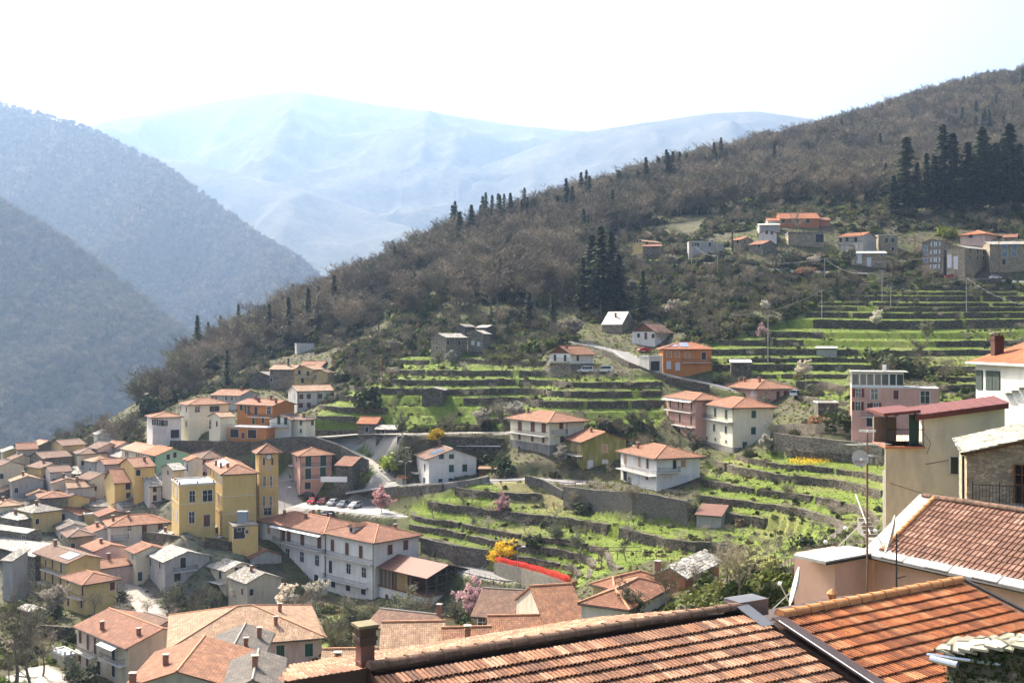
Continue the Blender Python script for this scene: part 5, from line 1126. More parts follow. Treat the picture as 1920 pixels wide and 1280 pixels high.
def conifer(seed, H_=20.0, rad=3.4, base=.12, shape=1.0, s=.42):
    r = random.Random(seed); tr = MB(); cr = MB()
    tr.tube((0, 0, -.5), (0, 0, H_ * .6), H_ * .014, H_ * .008, 6); tr.tube((0, 0, H_ * .6), (0, 0, H_), H_ * .008, .02, 5)
    z = H_ * base
    while z < H_ * .99:
        f = (z - H_ * base) / (H_ * (1 - base)); ln = rad * (1 - f) ** shape * r.uniform(.65, 1.1) + .25
        nbr = 8
        for k in range(nbr):
            if r.random() < .14: continue
            a = r.uniform(0, 6.283); l = ln * r.uniform(.6, 1.1); d = Vector((math.cos(a), math.sin(a), 0)); sd = Vector((-d.y, d.x, 0)); st = max(2, int(l / .7))
            for i in range(st):
                t = (i + .6) / st; p = Vector((0, 0, z)) + d * l * t + Vector((0, 0, -.28 * l * t * t + .1 * l * t + r.uniform(-.12, .12)))
                w_ = s * (1.25 - .6 * t); nrm = (Vector((0, 0, 1)) + rv(r) * .6).normalized(); aa = (d * .9 + rv(r) * .3) * w_; bb = nrm.cross(aa).normalized() * w_ * .75
                cr.poly([p - aa, p - bb, p + aa + Vector((0, 0, -.12)), p + bb])
        z += H_ * .017 * r.uniform(.8, 1.25)
    return tr, cr
PROTO = {}
def proto_tree(key, kind, seeds, **kw):
    out = []
    for sd_ in seeds:
        if kind == 'bare':
            lk = kw.get('leaf'); tr, cr, lf = bare_tree(sd_, **{k: v for k, v in kw.items() if k != 'tw'})
            out.append((tr.mesh('trunk', BARK), cr.mesh('branches', kw.get('tw', TWIG)) if True else None, lf.mesh('blossom', LEAF[lk[0]]) if lk and lf.v else None))
        else:
            tr, cr = conifer(sd_, **kw); out.append((tr.mesh('trunk', BARK), cr.mesh('crown', LEAF['pine']), None))
    PROTO[key] = out
def bt(key, seeds, tw=TWIG, **kw):
    out = []
    for sd_ in seeds:
        tr, cr, lf = bare_tree(sd_, **kw); lk = kw.get('leaf')
        out.append((tr.mesh('trunk', BARK), cr.mesh('crown', tw), lf.mesh('blossom', LEAF[lk[0]]) if lk and lf.v else None))
    PROTO[key] = out
bt('wood', (11, 12, 13), H_=10, nb=11, spread=.52, up=.32, twig=.045)
bt('fruit', (21, 22, 23), TWIGP, H_=5, nb=8, spread=.62, up=.12, twig=.014)
bt('bare', (31, 32), H_=8, nb=9, spread=.45, up=.35, twig=.018)
bt('pink', (41, 42), H_=5, nb=8, spread=.5, up=.3, twig=.012, leaf=('pink', .95, .10, 5))
bt('white', (43, 44), H_=5, nb=9, spread=.5, up=.35, twig=.012, leaf=('white', .98, .11, 8))
bt('grove', (45, 46), TWIGP, H_=5, nb=8, spread=.5, up=.3, twig=.012, leaf=('olivetree', .8, .10, 2))
proto_tree('fir', 'con', (51, 52), H_=20.0, rad=4.6, shape=.8, s=.62)
proto_tree('slim', 'con', (53,), H_=12.0, rad=1.0, base=.04, shape=.5, s=.3)
proto_tree('pine', 'con', (54, 55), H_=14.0, rad=3.4, base=.35, shape=.45, s=.5)
TN = {'wood': 10, 'fruit': 5, 'bare': 8, 'pink': 5, 'white': 5, 'grove': 5, 'fir': 20, 'slim': 12, 'pine': 14}
def bush_protos(key, leaf, seeds, n, rx, rz, s, clumps=14, low=0.0): PROTO[key] = [leaf_bush(q, n, rx, rz, s, clumps, low).mesh('foliage', LEAF[leaf]) for q in seeds]
bush_protos('b_olive', 'brush', (61, 62), 420, 1.2, 1.1, .17); bush_protos('b_dark', 'dark', (63, 64), 420, 1.2, 1.3, .17); bush_protos('b_dry', 'dry', (65, 66), 380, 1.1, .9, .14)
bush_protos('b_green', 'green', (67,), 420, 1.1, 1.0, .16); bush_protos('b_silver', 'olivetree', (68, 69), 420, 1.2, 1.2, .15); bush_protos('b_yellow', 'yellow', (70, 71), 900, 1.2, 1.35, .13, 20); bush_protos('b_rust', 'rust', (72,), 420, 1.1, 1.0, .15); bush_protos('b_lime', 'lime', (73,), 420, 1.1, 1.0, .15)
bush_protos('b_white', 'white', (74,), 420, 1.1, 1.0, .13)
def tuft(seed):
    r = random.Random(seed); mb = MB()
    for i in range(26):
        a = r.uniform(0, 6.28); d = r.uniform(0, .32); p = Vector((d * math.cos(a), d * math.sin(a), 0)); l = r.uniform(.15, .38); b = p + Vector((r.uniform(-.15, .15), r.uniform(-.15, .15), l)); s_ = Vector((math.cos(a + 1.5), math.sin(a + 1.5), 0)) * .05
        mb.poly([p - s_, p + s_, b])
    return mb
PROTO['tuft'] = [tuft(s).mesh('blades', LEAF['grass']) for s in (81, 82)]
def joined(key, i):
    """trunk and crown of a prototype as one mesh, for the woodland mass"""
    t = PROTO[key][i]; mb = bpy.data.meshes.new('woodland_tree'); V = []; Fc = []; MI = []; mats = []
    for k, me in enumerate([m for m in t if m]):
        b = len(V); V += [tuple(v.co) for v in me.vertices]; Fc += [tuple(b + q for q in p.vertices) for p in me.polygons]; MI += [k] * len(me.polygons); mats.append(me.materials[0])
    mb.from_pydata(V, [], Fc); [mb.materials.append(m) for m in mats]; mb.polygons.foreach_set('material_index', MI); return mb
def collection_of(name, meshes):
    c = bpy.data.collections.new(name)
    for i, me in enumerate(meshes):
        o = bpy.data.objects.new('%s_%02d' % (name, i), me); c.objects.link(o)
    return c
def scatter(name, label, coll, pts, rot, scl, pick):
    me = bpy.data.meshes.new(name); n = len(pts); me.vertices.add(n); me.vertices.foreach_set('co', np.asarray(pts, np.float32).ravel())
    for an, ty, arr in (('rotz', 'FLOAT', rot), ('scl', 'FLOAT', scl), ('pick', 'INT', pick)):
        a = me.attributes.new(an, ty, 'POINT'); a.data.foreach_set('value', np.asarray(arr, np.float32 if ty == 'FLOAT' else np.int32))
    o = bpy.data.objects.new(name, me); COL.objects.link(o); tag(o, label, name.replace('_', ' '), kind='stuff')
    ng = bpy.data.node_groups.new(name + '_nodes', 'GeometryNodeTree'); ng.interface.new_socket('Geometry', in_out='INPUT', socket_type='NodeSocketGeometry'); ng.interface.new_socket('Geometry', in_out='OUTPUT', socket_type='NodeSocketGeometry')
    N = ng.nodes; gi = N.new('NodeGroupInput'); go = N.new('NodeGroupOutput'); ip = N.new('GeometryNodeInstanceOnPoints'); ci = N.new('GeometryNodeCollectionInfo')
    ci.inputs['Collection'].default_value = coll; ci.inputs['Separate Children'].default_value = True; ci.inputs['Reset Children'].default_value = True
    def na(nm, ty):
        x = N.new('GeometryNodeInputNamedAttribute'); x.data_type = ty; x.inputs['Name'].default_value = nm; return x.outputs['Attribute']
    cx = N.new('ShaderNodeCombineXYZ'); l = ng.links.new
    l(na('rotz', 'FLOAT'), cx.inputs[2]); l(gi.outputs[0], ip.inputs['Points']); l(ci.outputs[0], ip.inputs['Instance']); ip.inputs['Pick Instance'].default_value = True
    l(na('pick', 'INT'), ip.inputs['Instance Index']); l(cx.outputs[0], ip.inputs['Rotation']); l(na('scl', 'FLOAT'), ip.inputs['Scale']); l(ip.outputs[0], go.inputs[0])
    md = o.modifiers.new('spread', 'NODES'); md.node_group = ng
    return o
# ---------------------------------------------------------------- where plants grow
def candidates(n, x0, x1, y0, y1, poly, ya=0, yb=9e9, seed=1):
    r = np.random.default_rng(seed); x = r.uniform(x0, x1, n); y = r.uniform(y0, y1, n); z = ground0(x, y); px, py = proj(x, y, z)
    k = inpoly(px, py, poly) & (y > ya) & (y < yb); return x[k], y[k], z[k]
HP = np.array([(h['C'].x + h['u'].x * h['L'] / 2 + h['v'].x * h['W'] / 2, h['C'].y + h['u'].y * h['L'] / 2 + h['v'].y * h['W'] / 2, max(h['L'], h['W']) / 2 + 1.5) for h in HOUSES])
RDP = np.array([(p.x, p.y) for r_ in RIB for p in r_] + [(p.x, p.y) for p in LOT])
def clear(x, y, road=3.2, front=7):
    """not inside or right in front of a house, not on a road"""
    ok = np.ones(len(x), bool)
    for cx, cy_, r_ in HP:
        d = np.hypot(cx, cy_); ux, uy = cx / d, cy_ / d; rx, ry = x - cx, y - cy_
        al = rx * ux + ry * uy; la = np.abs(-rx * uy + ry * ux); ok &= ~((la < r_) & (al < r_) & (al > -r_ - front))
    for i in range(0, len(RDP), 200):
        c = RDP[i:i + 200]; ok &= (np.hypot(x[:, None] - c[None, :, 0], y[:, None] - c[None, :, 1]) > road).all(1)
    return ok
FOREST = [(250, 790), (330, 720), (400, 665), (430, 640), (560, 575), (700, 515), (870, 430), (1040, 385), (1250, 325), (1500, 255), (1740, 180), (1930, 135), (2000, 130), (2000, 385), (1900, 372), (1750, 388), (1640, 380), (1560, 388), (1450, 392), (1330, 405), (1200, 428), (1120, 470), (1110, 570), (1000, 585), (830, 588), (720, 622), (620, 640), (540, 660), (470, 682), (400, 700), (330, 765)]
x, y, z = candidates(120000, -240, 560, 330, 1010, FOREST, 330, seed=3)
ok = clear(x, y); x, y, z = x[ok], y[ok], z[ok]; r = np.random.default_rng(5)
k = r.random(len(x)) < np.clip(700 / y, .5, 1.0) * .20; x, y, z = x[k], y[k], z[k]; n = len(x)
pk = r.integers(0, 3, n); u = r.random(n); clump = vnoise(x, y, 45, 21) + .5
pk = np.where(u < .004 + .10 * (clump > .72), 3 + r.integers(0, 2, n), pk); pk = np.where((u > .80 - .25 * (clump < .3)), 5 + r.integers(0, 2, n), pk)
cz_ = proj(x, y, z); ev = inpoly(cz_[0], cz_[1], [(830, 470), (870, 420), (1060, 380), (1130, 380), (1130, 430), (1000, 480), (900, 560), (840, 540)]) | inpoly(cz_[0], cz_[1], [(480, 640), (560, 590), (700, 560), (760, 590), (640, 640), (520, 670)]) | inpoly(cz_[0], cz_[1], [(1230, 350), (1500, 290), (1520, 320), (1260, 400)]); pk = np.where(ev & (r.random(n) < .16 * (vnoise(x, y, 26, 61) > .12)), 3 + r.integers(0, 2, n), pk)
sc = r.uniform(.8, 1.85, n); sc = np.where((pk == 3) | (pk == 4), r.uniform(.4, 1.15, n), sc); sc = np.where(pk >= 5, r.uniform(1.8, 4.6, n), sc)
WOODC = collection_of('woodland_kinds', [joined('wood', 0), joined('wood', 1), joined('wood', 2), joined('fir', 0), joined('fir', 1), PROTO['b_dark'][0], PROTO['b_olive'][0]])
scatter('woodland', 'bare brown wood with scattered evergreens covering the ridge on the right', WOODC, np.stack([x, y, z], 1), r.uniform(0, 6.28, n), sc, pk)
print('woodland', n)
def hill_pts(V, n, tmin, tmax, seed):
    r = np.random.default_rng(seed); ny, nx, _ = V.shape; a = r.uniform(0, nx - 1.01, n); b = r.uniform(tmin * (ny - 1), tmax * (ny - 1), n); i = a.astype(int); j = b.astype(int); fa = (a - i)[:, None]; fb = (b - j)[:, None]
    return (V[j, i] * (1 - fa) + V[j, i + 1] * fa) * (1 - fb) + (V[j + 1, i] * (1 - fa) + V[j + 1, i + 1] * fa) * fb
for V, nn, t0, t1, nm, lb in ((VA, 25000, .30, .97, 'hill_forest', 'hazy leafless forest covering the long hill on the left'), (VB, 13000, .30, .99, 'spur_forest', 'hazy leafless forest on the nearer spur at the left edge')):
    p = hill_pts(V, nn, t0, t1, 40 + nn % 7); r = np.random.default_rng(nn); cl = vnoise(p[:, 0], p[:, 1], 120, 25) + .5
    pk = r.integers(0, 3, nn); pk = np.where(r.random(nn) < .02 + .3 * (cl > .74), 3 + r.integers(0, 2, nn), pk); sc = r.uniform(1.5, 3.0, nn); sc = np.where(pk > 2, r.uniform(.6, 1.1, nn), sc)
    scatter(nm, lb, WOODC, p, r.uniform(0, 6.28, nn), sc, pk)
# brushwood
BRUSH = [([(1085, 600), (1100, 480), (1190, 430), (1420, 470), (1700, 480), (1930, 500), (1930, 545), (1700, 530), (1560, 555), (1480, 600), (1330, 645), (1250, 640)], 7000, 300, 480), ([(1330, 405), (1450, 392), (1640, 380), (1930, 375), (1930, 450), (1800, 430), (1600, 440), (1440, 425), (1300, 450)], 2600, 380, 520),
         ([(270, 800), (330, 760), (420, 690), (560, 650), (800, 600), (1000, 590), (1090, 640), (960, 680), (830, 660), (700, 700), (620, 760), (480, 730), (360, 740)], 4200, 290, 420), ([(1240, 1100), (1400, 1085), (1560, 1060), (1560, 1150), (1250, 1180)], 420, 75, 125),
         ([(0, 1130), (140, 1170), (140, 1290), (-80, 1290), (-80, 1130)], 260, 150, 215), ([(-60, 880), (0, 850), (120, 815), (260, 790), (270, 830), (200, 850), (60, 885)], 1500, 310, 440), ([(480, 1110), (700, 1130), (720, 1180), (640, 1230), (600, 1150), (500, 1130)], 160, 140, 225), ([(590, 850), (640, 860), (730, 900), (640, 905), (600, 890)], 160, 245, 285), ([(1480, 700), (1800, 690), (1830, 760), (1760, 730), (1600, 690)], 240, 225, 290),
         ([(600, 830), (950, 790), (1250, 790), (1460, 760), (1460, 850), (1320, 870), (1160, 900), (1000, 890), (760, 905), (640, 905)], 1700, 215, 300), ([(-60, 880), (240, 850), (520, 1000), (480, 1150), (300, 1170), (-60, 1150)], 1300, 200, 330), ([(480, 1110), (900, 1150), (1060, 1140), (1120, 1200), (600, 1260)], 420, 105, 225), ([(620, 700), (760, 690), (760, 790), (620, 800)], 260, 250, 340), ([(1240, 700), (1500, 700), (1600, 820), (1450, 820)], 350, 225, 300)]
XS = []; PKS = []; SCS = []
for bi, (poly, nn, ya, yb2) in enumerate(BRUSH):
    x, y, z = candidates(nn * 14, -230, 240, max(ya, 18), yb2, poly, ya, yb2, 60 + bi); ok = clear(x, y, 3.0, 6); x, y, z = x[ok][:nn], y[ok][:nn], z[ok][:nn]; r = np.random.default_rng(70 + bi)
    k = (vnoise(x, y, 16, 33) + .5) > .2; x, y, z = x[k], y[k], z[k]; n = len(x); XS.append(np.stack([x, y, z - .1], 1)); PKS.append(r.choice([0, 0, 0, 1, 1, 2, 2, 3, 4, 5, 7, 8], n)); SCS.append(r.uniform(.35, 1.6, n) ** 1.15)
# bushes along the terrace steps
m = (treg >= 0); ji = np.argwhere(m); r = np.random.default_rng(99); ji = ji[r.choice(len(ji), 3600, replace=False)]
x = gx[ji[:, 1]]; y = gy[ji[:, 0]]; fr = (hs[ji[:, 0], ji[:, 1]] / 2.2) % 1; ok = clear(x, y, 2.5, 4) & ((vnoise(x, y, 22, 44) + .5) > .47); x, y = x[ok], y[ok]
XS.append(np.stack([x, y, ground0(x, y) - .1], 1)); PKS.append(r.choice([0, 1, 2, 4, 5, 6], len(x))); SCS.append(r.uniform(.2, .75, len(x)))
BRC = collection_of('brush_kinds', [PROTO['b_olive'][0], PROTO['b_olive'][1], PROTO['b_dark'][0], PROTO['b_dry'][0], PROTO['b_dry'][1], joined('bare', 0), joined('fruit', 1), PROTO['b_silver'][0], PROTO['b_green'][0]])
XS = np.concatenate(XS); PKS = np.concatenate(PKS); SCS = np.concatenate(SCS); SCS = np.where((PKS == 5), SCS * .55, SCS)
scatter('undergrowth', 'brambles, dry scrub and low bushes on the banks', BRC, XS, np.random.default_rng(4).uniform(0, 6.28, len(XS)), SCS, PKS); print('brush', len(XS))
# grass tufts on the terraces
ji = np.argwhere(((treg >= 0) & (treg < 4) & (zone[..., 0] > .25))); r = np.random.default_rng(98); ji = ji[r.choice(len(ji), 26000)]
x = gx[ji[:, 1]] + r.uniform(-.4, .4, len(ji)); y = gy[ji[:, 0]] + r.uniform(-.4, .4, len(ji))
scatter('grass', 'bright green grass on the terraces', collection_of('grass_kinds', PROTO['tuft']), np.stack([x, y, ground0(x, y) - .03], 1), r.uniform(0, 6.28, len(x)), r.uniform(.3, .65, len(x)), r.integers(0, 2, len(x)))
PROTO['dtuft'] = []
for s_ in (83, 84):
    me = tuft(s_).mesh('blades', leafm('dry_grass', (0.20, 0.18, 0.075), .4, .3)); PROTO['dtuft'].append(me)
ji = np.argwhere((treg < 0) & (paved < .5) & (YY > 95) & (YY < 430)); r = np.random.default_rng(97); ji = ji[r.choice(len(ji), 60000)]
x = gx[ji[:, 1]] + r.uniform(-.4, .4, len(ji)); y = gy[ji[:, 0]] + r.uniform(-.4, .4, len(ji)); px_, py_ = proj(x, y, ground0(x, y)); k = (px_ > -40) & (px_ < 1960) & (py_ < 1300); x, y = x[k], y[k]
scatter('dry_grass', 'dry grass and weeds on the banks', collection_of('dry_grass_kinds', PROTO['dtuft'] + PROTO['tuft'][:1]), np.stack([x, y, ground0(x, y) - .03], 1), r.uniform(0, 6.28, len(x)), r.uniform(.7, 1.6, len(x)), r.integers(0, 3, len(x)))
# ---------------------------------------------------------------- single trees and shrubs
def tree(px, py, hgt, kind, label, group=None, name=None, cat='tree', Y=None):
    p = gp(px, py) if Y is None else at(px, py, Y)
    o = empty(name or {'fir': 'conifer', 'pine': 'pine_tree', 'slim': 'cypress'}.get(kind, 'tree'), (p.x, p.y, p.z - .05), random.uniform(0, 6.28)); s = hgt / TN[kind]; k_ = random.uniform(1.0, 1.6) if kind == 'fir' else 1.0; o.scale = (s * k_, s * k_, s); tag(o, label, cat, group)
    t = PROTO[kind][random.randrange(len(PROTO[kind]))]
    for nm, me in (('trunk', t[0]), ('crown', t[1]), ('blossom', t[2])):
        if me: c = bpy.data.objects.new(nm, me); COL.objects.link(c); c.parent = o
    return o
def shrub(px, py, sz, key, label, group=None, name='shrub', cat='shrub', Y=None, sxy=1.0):
    p = gp(px, py) if Y is None else at(px, py, Y)
    o = bpy.data.objects.new(name, PROTO[key][random.randrange(len(PROTO[key]))]); COL.objects.link(o); o.location = (p.x, p.y, p.z - .1); o.rotation_euler = (0, 0, random.uniform(0, 6.28)); o.scale = (sz * sxy, sz * sxy, sz); tag(o, label, cat, group); return o
G1 = 'big dark conifers'; 
for a in [(1092, 585, 19, 'tall dark fir, leftmost of the clump above the steep pale roof'), (1127, 590, 30, 'tallest dark fir of the clump above the steep pale roof'), (1160, 588, 20, 'dark fir, right side of the clump above the steep pale roof'), (1205, 604, 17, 'narrow dark fir behind the white chalets'),
          (862, 478, 20, 'dark fir on the skyline, left of a close pair'), (884, 474, 22, 'dark fir on the skyline, right of a close pair'), (1045, 420, 14, 'single dark fir on the skyline left of the pine row'), (1700, 402, 33, 'tall fir at the wood edge, leftmost of the great firs'), (1737, 400, 26, 'shorter fir between the great firs at the wood edge'),
          (1768, 398, 38, 'great fir rising highest above the upper village'), (1842, 396, 36, 'great fir above the orange-red hipped roof'), (1868, 398, 30, 'fir tucked between great firs near the right edge'), (1893, 396, 38, 'great fir at the right edge of the wood'), (1815, 398, 30, 'slender fir left of the right-edge firs'),
          (1676, 404, 17, 'fir at the left margin of the great firs'), (1720, 402, 22, 'fir close behind the leftmost great fir'), (1752, 396, 24, 'fir half hidden left of the highest great fir'), (1786, 398, 34, 'fir just right of the highest great fir'), (1828, 392, 24, 'fir left of the fir above the hipped roof'), (1856, 392, 28, 'fir right of the fir above the hipped roof'), (1882, 392, 31, 'fir second from the right edge'), (1912, 394, 29, 'fir touching the right edge of the picture'), (1146, 570, 25, 'fir at the back of the clump above the steep pale roof'), (1110, 575, 25, 'fir in the middle front of the clump above the steep pale roof'),
          (1322, 332, 12, 'small fir on the skyline, left of two'), (1361, 326, 15, 'small fir on the skyline, right of two'), (1455, 300, 12, 'fir on the upper skyline near the crest bend'), (992, 622, 13, 'dark fir right of the ruined farmhouse'), (1036, 622, 12, 'smaller fir behind the white chalet with balcony'), (426, 728, 13, 'broad grey-green cedar behind the orange house'), (562, 600, 14, 'dark fir on the falling crest, left'), (548, 606, 11, 'shorter fir beside the fir on the falling crest')]:
    tree(a[0], a[1], a[2], 'fir', a[3], G1)
OW7 = ['first', 'second', 'third', 'fourth', 'fifth', 'sixth', 'seventh']
for i, (a, b) in enumerate([(1125, 372), (1142, 368), (1160, 364), (1178, 360), (1196, 356), (1212, 352), (1228, 362)]): tree(a, b + 22, 14 + i % 3 * 2, 'pine', OW7[i] + ' dark pine from the left in the dense row on the skyline bend', 'pine row on the skyline')
for a in [(940, 425, 13, 'flat-topped pine on the skyline right of the fir pair'), (775, 492, 11, 'pine on the crest left of the fir pair'), (800, 482, 12, 'pine on the crest beside the fir pair')]: tree(a[0], a[1], a[2], 'pine', a[3])
tree(698, 696, 8, 'slim', 'dark ivy-clad cypress on the terraces below the crest'); tree(1373, 472, 8, 'slim', 'dark cypress beside the ochre stone house'); tree(1569, 565, 8, 'slim', 'ivy column standing on the green terraces'); tree(541, 722, 9, 'slim', 'ivy-covered trunk in front of the long grey stone house')
for i, a in enumerate([(196, 832, 12), (216, 850, 13), (240, 836, 12)]): tree(a[0], a[1], a[2], 'wood', ['bare tree left of three behind the pale cream house', 'bare tree in the middle of three behind the pale cream house', 'bare tree right of three behind the pale cream house'][i])
for a in [(1500, 440, 12, 'tall bare tree in front of the ruined stone house'), (30, 1285, 15, 'big grey bare tree in the bottom left corner'), (60, 1300, 13, 'bare tree beside the big grey tree, bottom left'), (80, 1270, 9, 'lower bare tree by the sunlit yard path'), (1185, 968, 7.5, 'leaning bare tree before the retaining wall'), (1097, 957, 4, 'pollarded bare tree on the lawn edge'), (868, 962, 6, 'wide bare tree in the garden below the road'), (812, 975, 6, 'slim bare tree in the garden near the car park'),
          (1240, 655, 7, 'bare tree right of the dark timber chalet'), (905, 790, 8, 'bare tree on the green slope left of the cream villa'), (1000, 700, 6, 'bare tree on the terrace below the ruins'), (1075, 730, 6, 'bare tree below the white chalet'), (940, 705, 6, 'bare tree in the orchard below the ruins'), (1660, 720, 8, 'bare tree above the glazed pink house'), (1575, 600, 6, 'reddish bare tree by the top terrace'), (785, 752, 8, 'bare tree beside the old stone hut')]: tree(a[0], a[1], a[2], 'bare', a[3])
FT = [1098, 1178, 1275, 1330, 1362, 1455, 985, 918, 885, 1280]; FU = [960, 985, 1030, 900, 870, 1060, 1120, 1180]; OW = ['first', 'second', 'third', 'fourth', 'fifth', 'sixth', 'seventh', 'eighth', 'ninth', 'tenth']
ORD2 = [OW[sorted(FT).index(v)] for v in FT] + [OW[sorted(FU).index(v)] for v in FU]
for fi, (a, b) in enumerate([(1098, 1005), (1178, 1015), (1275, 1025), (1330, 1030), (1362, 1034), (1455, 1036), (985, 1000), (918, 1000), (885, 992), (1280, 975), (960, 720), (985, 735), (1030, 715), (900, 745), (870, 700), (1060, 752), (1120, 720), (1180, 730)]): tree(a, b, 4.2 + (a % 5) * .25, 'fruit', 'small bare fruit tree ' + (['in the gardens before the retaining wall, ', 'on the green slope behind the villas, '][fi > 9]) + ORD2[fi] + ' from the left', 'bare fruit trees on the terraces')
for a in [(940, 972, 5.2, 'pink', 'pink blossoming tree on the lawn corner'), (716, 962, 6, 'pink', 'pink budding tree at the car park edge'), (885, 1165, 6.5, 'pink', 'pink blossoming tree beside the timber barn'), (1430, 640, 5, 'pink', 'pink blossoming tree above the vine terrace'),
          (592, 1142, 6.5, 'white', 'round white blossoming tree below the long white building'), (447, 1138, 5.5, 'white', 'white blossoming tree left of the long building'), (845, 685, 5, 'white', 'pale blossoming bush before the ruined farmhouse'), (1075, 640, 8, 'white', 'white blossoming tree beside the upper road'), (1500, 716, 6, 'white', 'white blossoming tree by the street lamp'), (1640, 618, 6.5, 'white', 'white blossoming tree on the top terraces'), (740, 668, 6, 'white', 'cream blossoming trees below the crest'),
          (628, 1215, 5.5, 'grove', 'grey-green olive tree right of the faded pink house'), (662, 1175, 5.5, 'grove', 'grey-green olive tree behind the chimney'), (720, 1170, 5, 'grove', 'olive tree in front of the arched wall'), (1085, 1040, 4.5, 'grove', 'ochre leafed tree in the vegetable garden'), (1190, 1175, 5, 'grove', 'pale twiggy tree before the old hipped roof'), (1130, 1178, 4.5, 'grove', 'pale twiggy tree left of the old hipped roof'), (60, 1210, 7, 'grove', 'grey-green tree beside the ruined store')]: tree(*a)
ex = np.argwhere((treg >= 0) & (treg < 4)); rx_ = random.Random(77); EXT = []
while len(EXT) < 46:
    j_, i_ = ex[rx_.randrange(len(ex))]; X_, Y_ = gx[i_], gy[j_]
    if not clear(np.array([X_]), np.array([Y_]), 3.5, 9)[0] or any((X_ - a) ** 2 + (Y_ - b) ** 2 < 20 for a, b, _ in EXT): continue
    EXT.append((X_, Y_, treg[j_, i_]))
WH = {0: 'on the slope behind the villas', 1: 'below the upper village', 2: 'in the lower gardens', 3: 'near the ruined farmhouse'}
OX = OW + ['eleventh', 'twelfth', 'thirteenth', 'fourteenth', 'fifteenth', 'sixteenth', 'seventeenth', 'eighteenth', 'nineteenth', 'twentieth', 'twenty-first', 'twenty-second', 'twenty-third', 'twenty-fourth', 'twenty-fifth', 'twenty-sixth']
for t_ in WH:
    row = sorted([e for e in EXT if e[2] == t_], key=lambda e: e[0] / e[1])
    for q_, (X_, Y_, _) in enumerate(row):
        Z_ = gz(X_, Y_); px_, py_ = proj(X_, Y_, Z_); kd = rx_.choice(['bare', 'fruit', 'fruit', 'grove', 'bare']); tree(px_, py_, rx_.uniform(3.5, 6.5), kd, 'slender %s tree %s, %s of its kind from the left' % ('leafless' if kd != 'grove' else 'grey-green', WH[t_], OX[q_]), 'slender trees scattered on the terraces', Y=Y_)
def garden_trees(poly, n_, ya, yb2, seed, where, kinds, group):
    x, y, z = candidates(4000, -140, 140, ya, yb2, poly, ya, yb2, seed); ok = clear(x, y, 2.6, 4); x, y, z = x[ok], y[ok], z[ok]; got = []; rr_ = random.Random(seed)
    for X_, Y_, Z_ in zip(x, y, z):
        if len(got) >= n_: break
        if any((X_ - a) ** 2 + (Y_ - b) ** 2 < 16 for a, b, _ in got): continue
        got.append((X_, Y_, Z_))
    got.sort(key=lambda e: e[0] / e[1])
    for q_, (X_, Y_, Z_) in enumerate(got):
        px_, py_ = proj(X_, Y_, Z_); kd = rr_.choice(kinds); tree(px_, py_, rr_.uniform(3.5, 7), kd, '%s tree %s, %s from the left' % ({'bare': 'leafless', 'grove': 'grey-green', 'white': 'white-blossoming', 'pink': 'pink-blossoming', 'fruit': 'small twiggy'}[kd], where, ordword(q_)), group, Y=Y_)
garden_trees([(600, 830), (950, 790), (1250, 790), (1460, 760), (1460, 850), (1320, 870), (1160, 900), (1000, 890), (760, 905), (640, 905)], 30, 215, 300, 5, 'among the villas', ['bare', 'grove', 'grove', 'white', 'fruit', 'bare'], 'garden trees among the villas')
garden_trees([(-60, 880), (240, 850), (520, 1000), (480, 1150), (300, 1170), (-60, 1150)], 22, 200, 330, 6, 'in the old quarter', ['bare', 'grove', 'fruit', 'white'], 'garden trees in the old quarter')
garden_trees([(480, 1110), (900, 1150), (1060, 1140), (1120, 1200), (600, 1260)], 22, 110, 225, 7, 'below the long white building', ['bare', 'grove', 'white', 'fruit', 'grove'], 'garden trees below the long building')
garden_trees([(1100, 520), (1180, 440), (1450, 480), (1930, 500), (1930, 545), (1560, 555), (1330, 645), (1250, 640)], 34, 300, 460, 8, 'on the bank below the upper village', ['bare', 'grove', 'bare', 'white', 'fruit'], 'trees below the upper village')
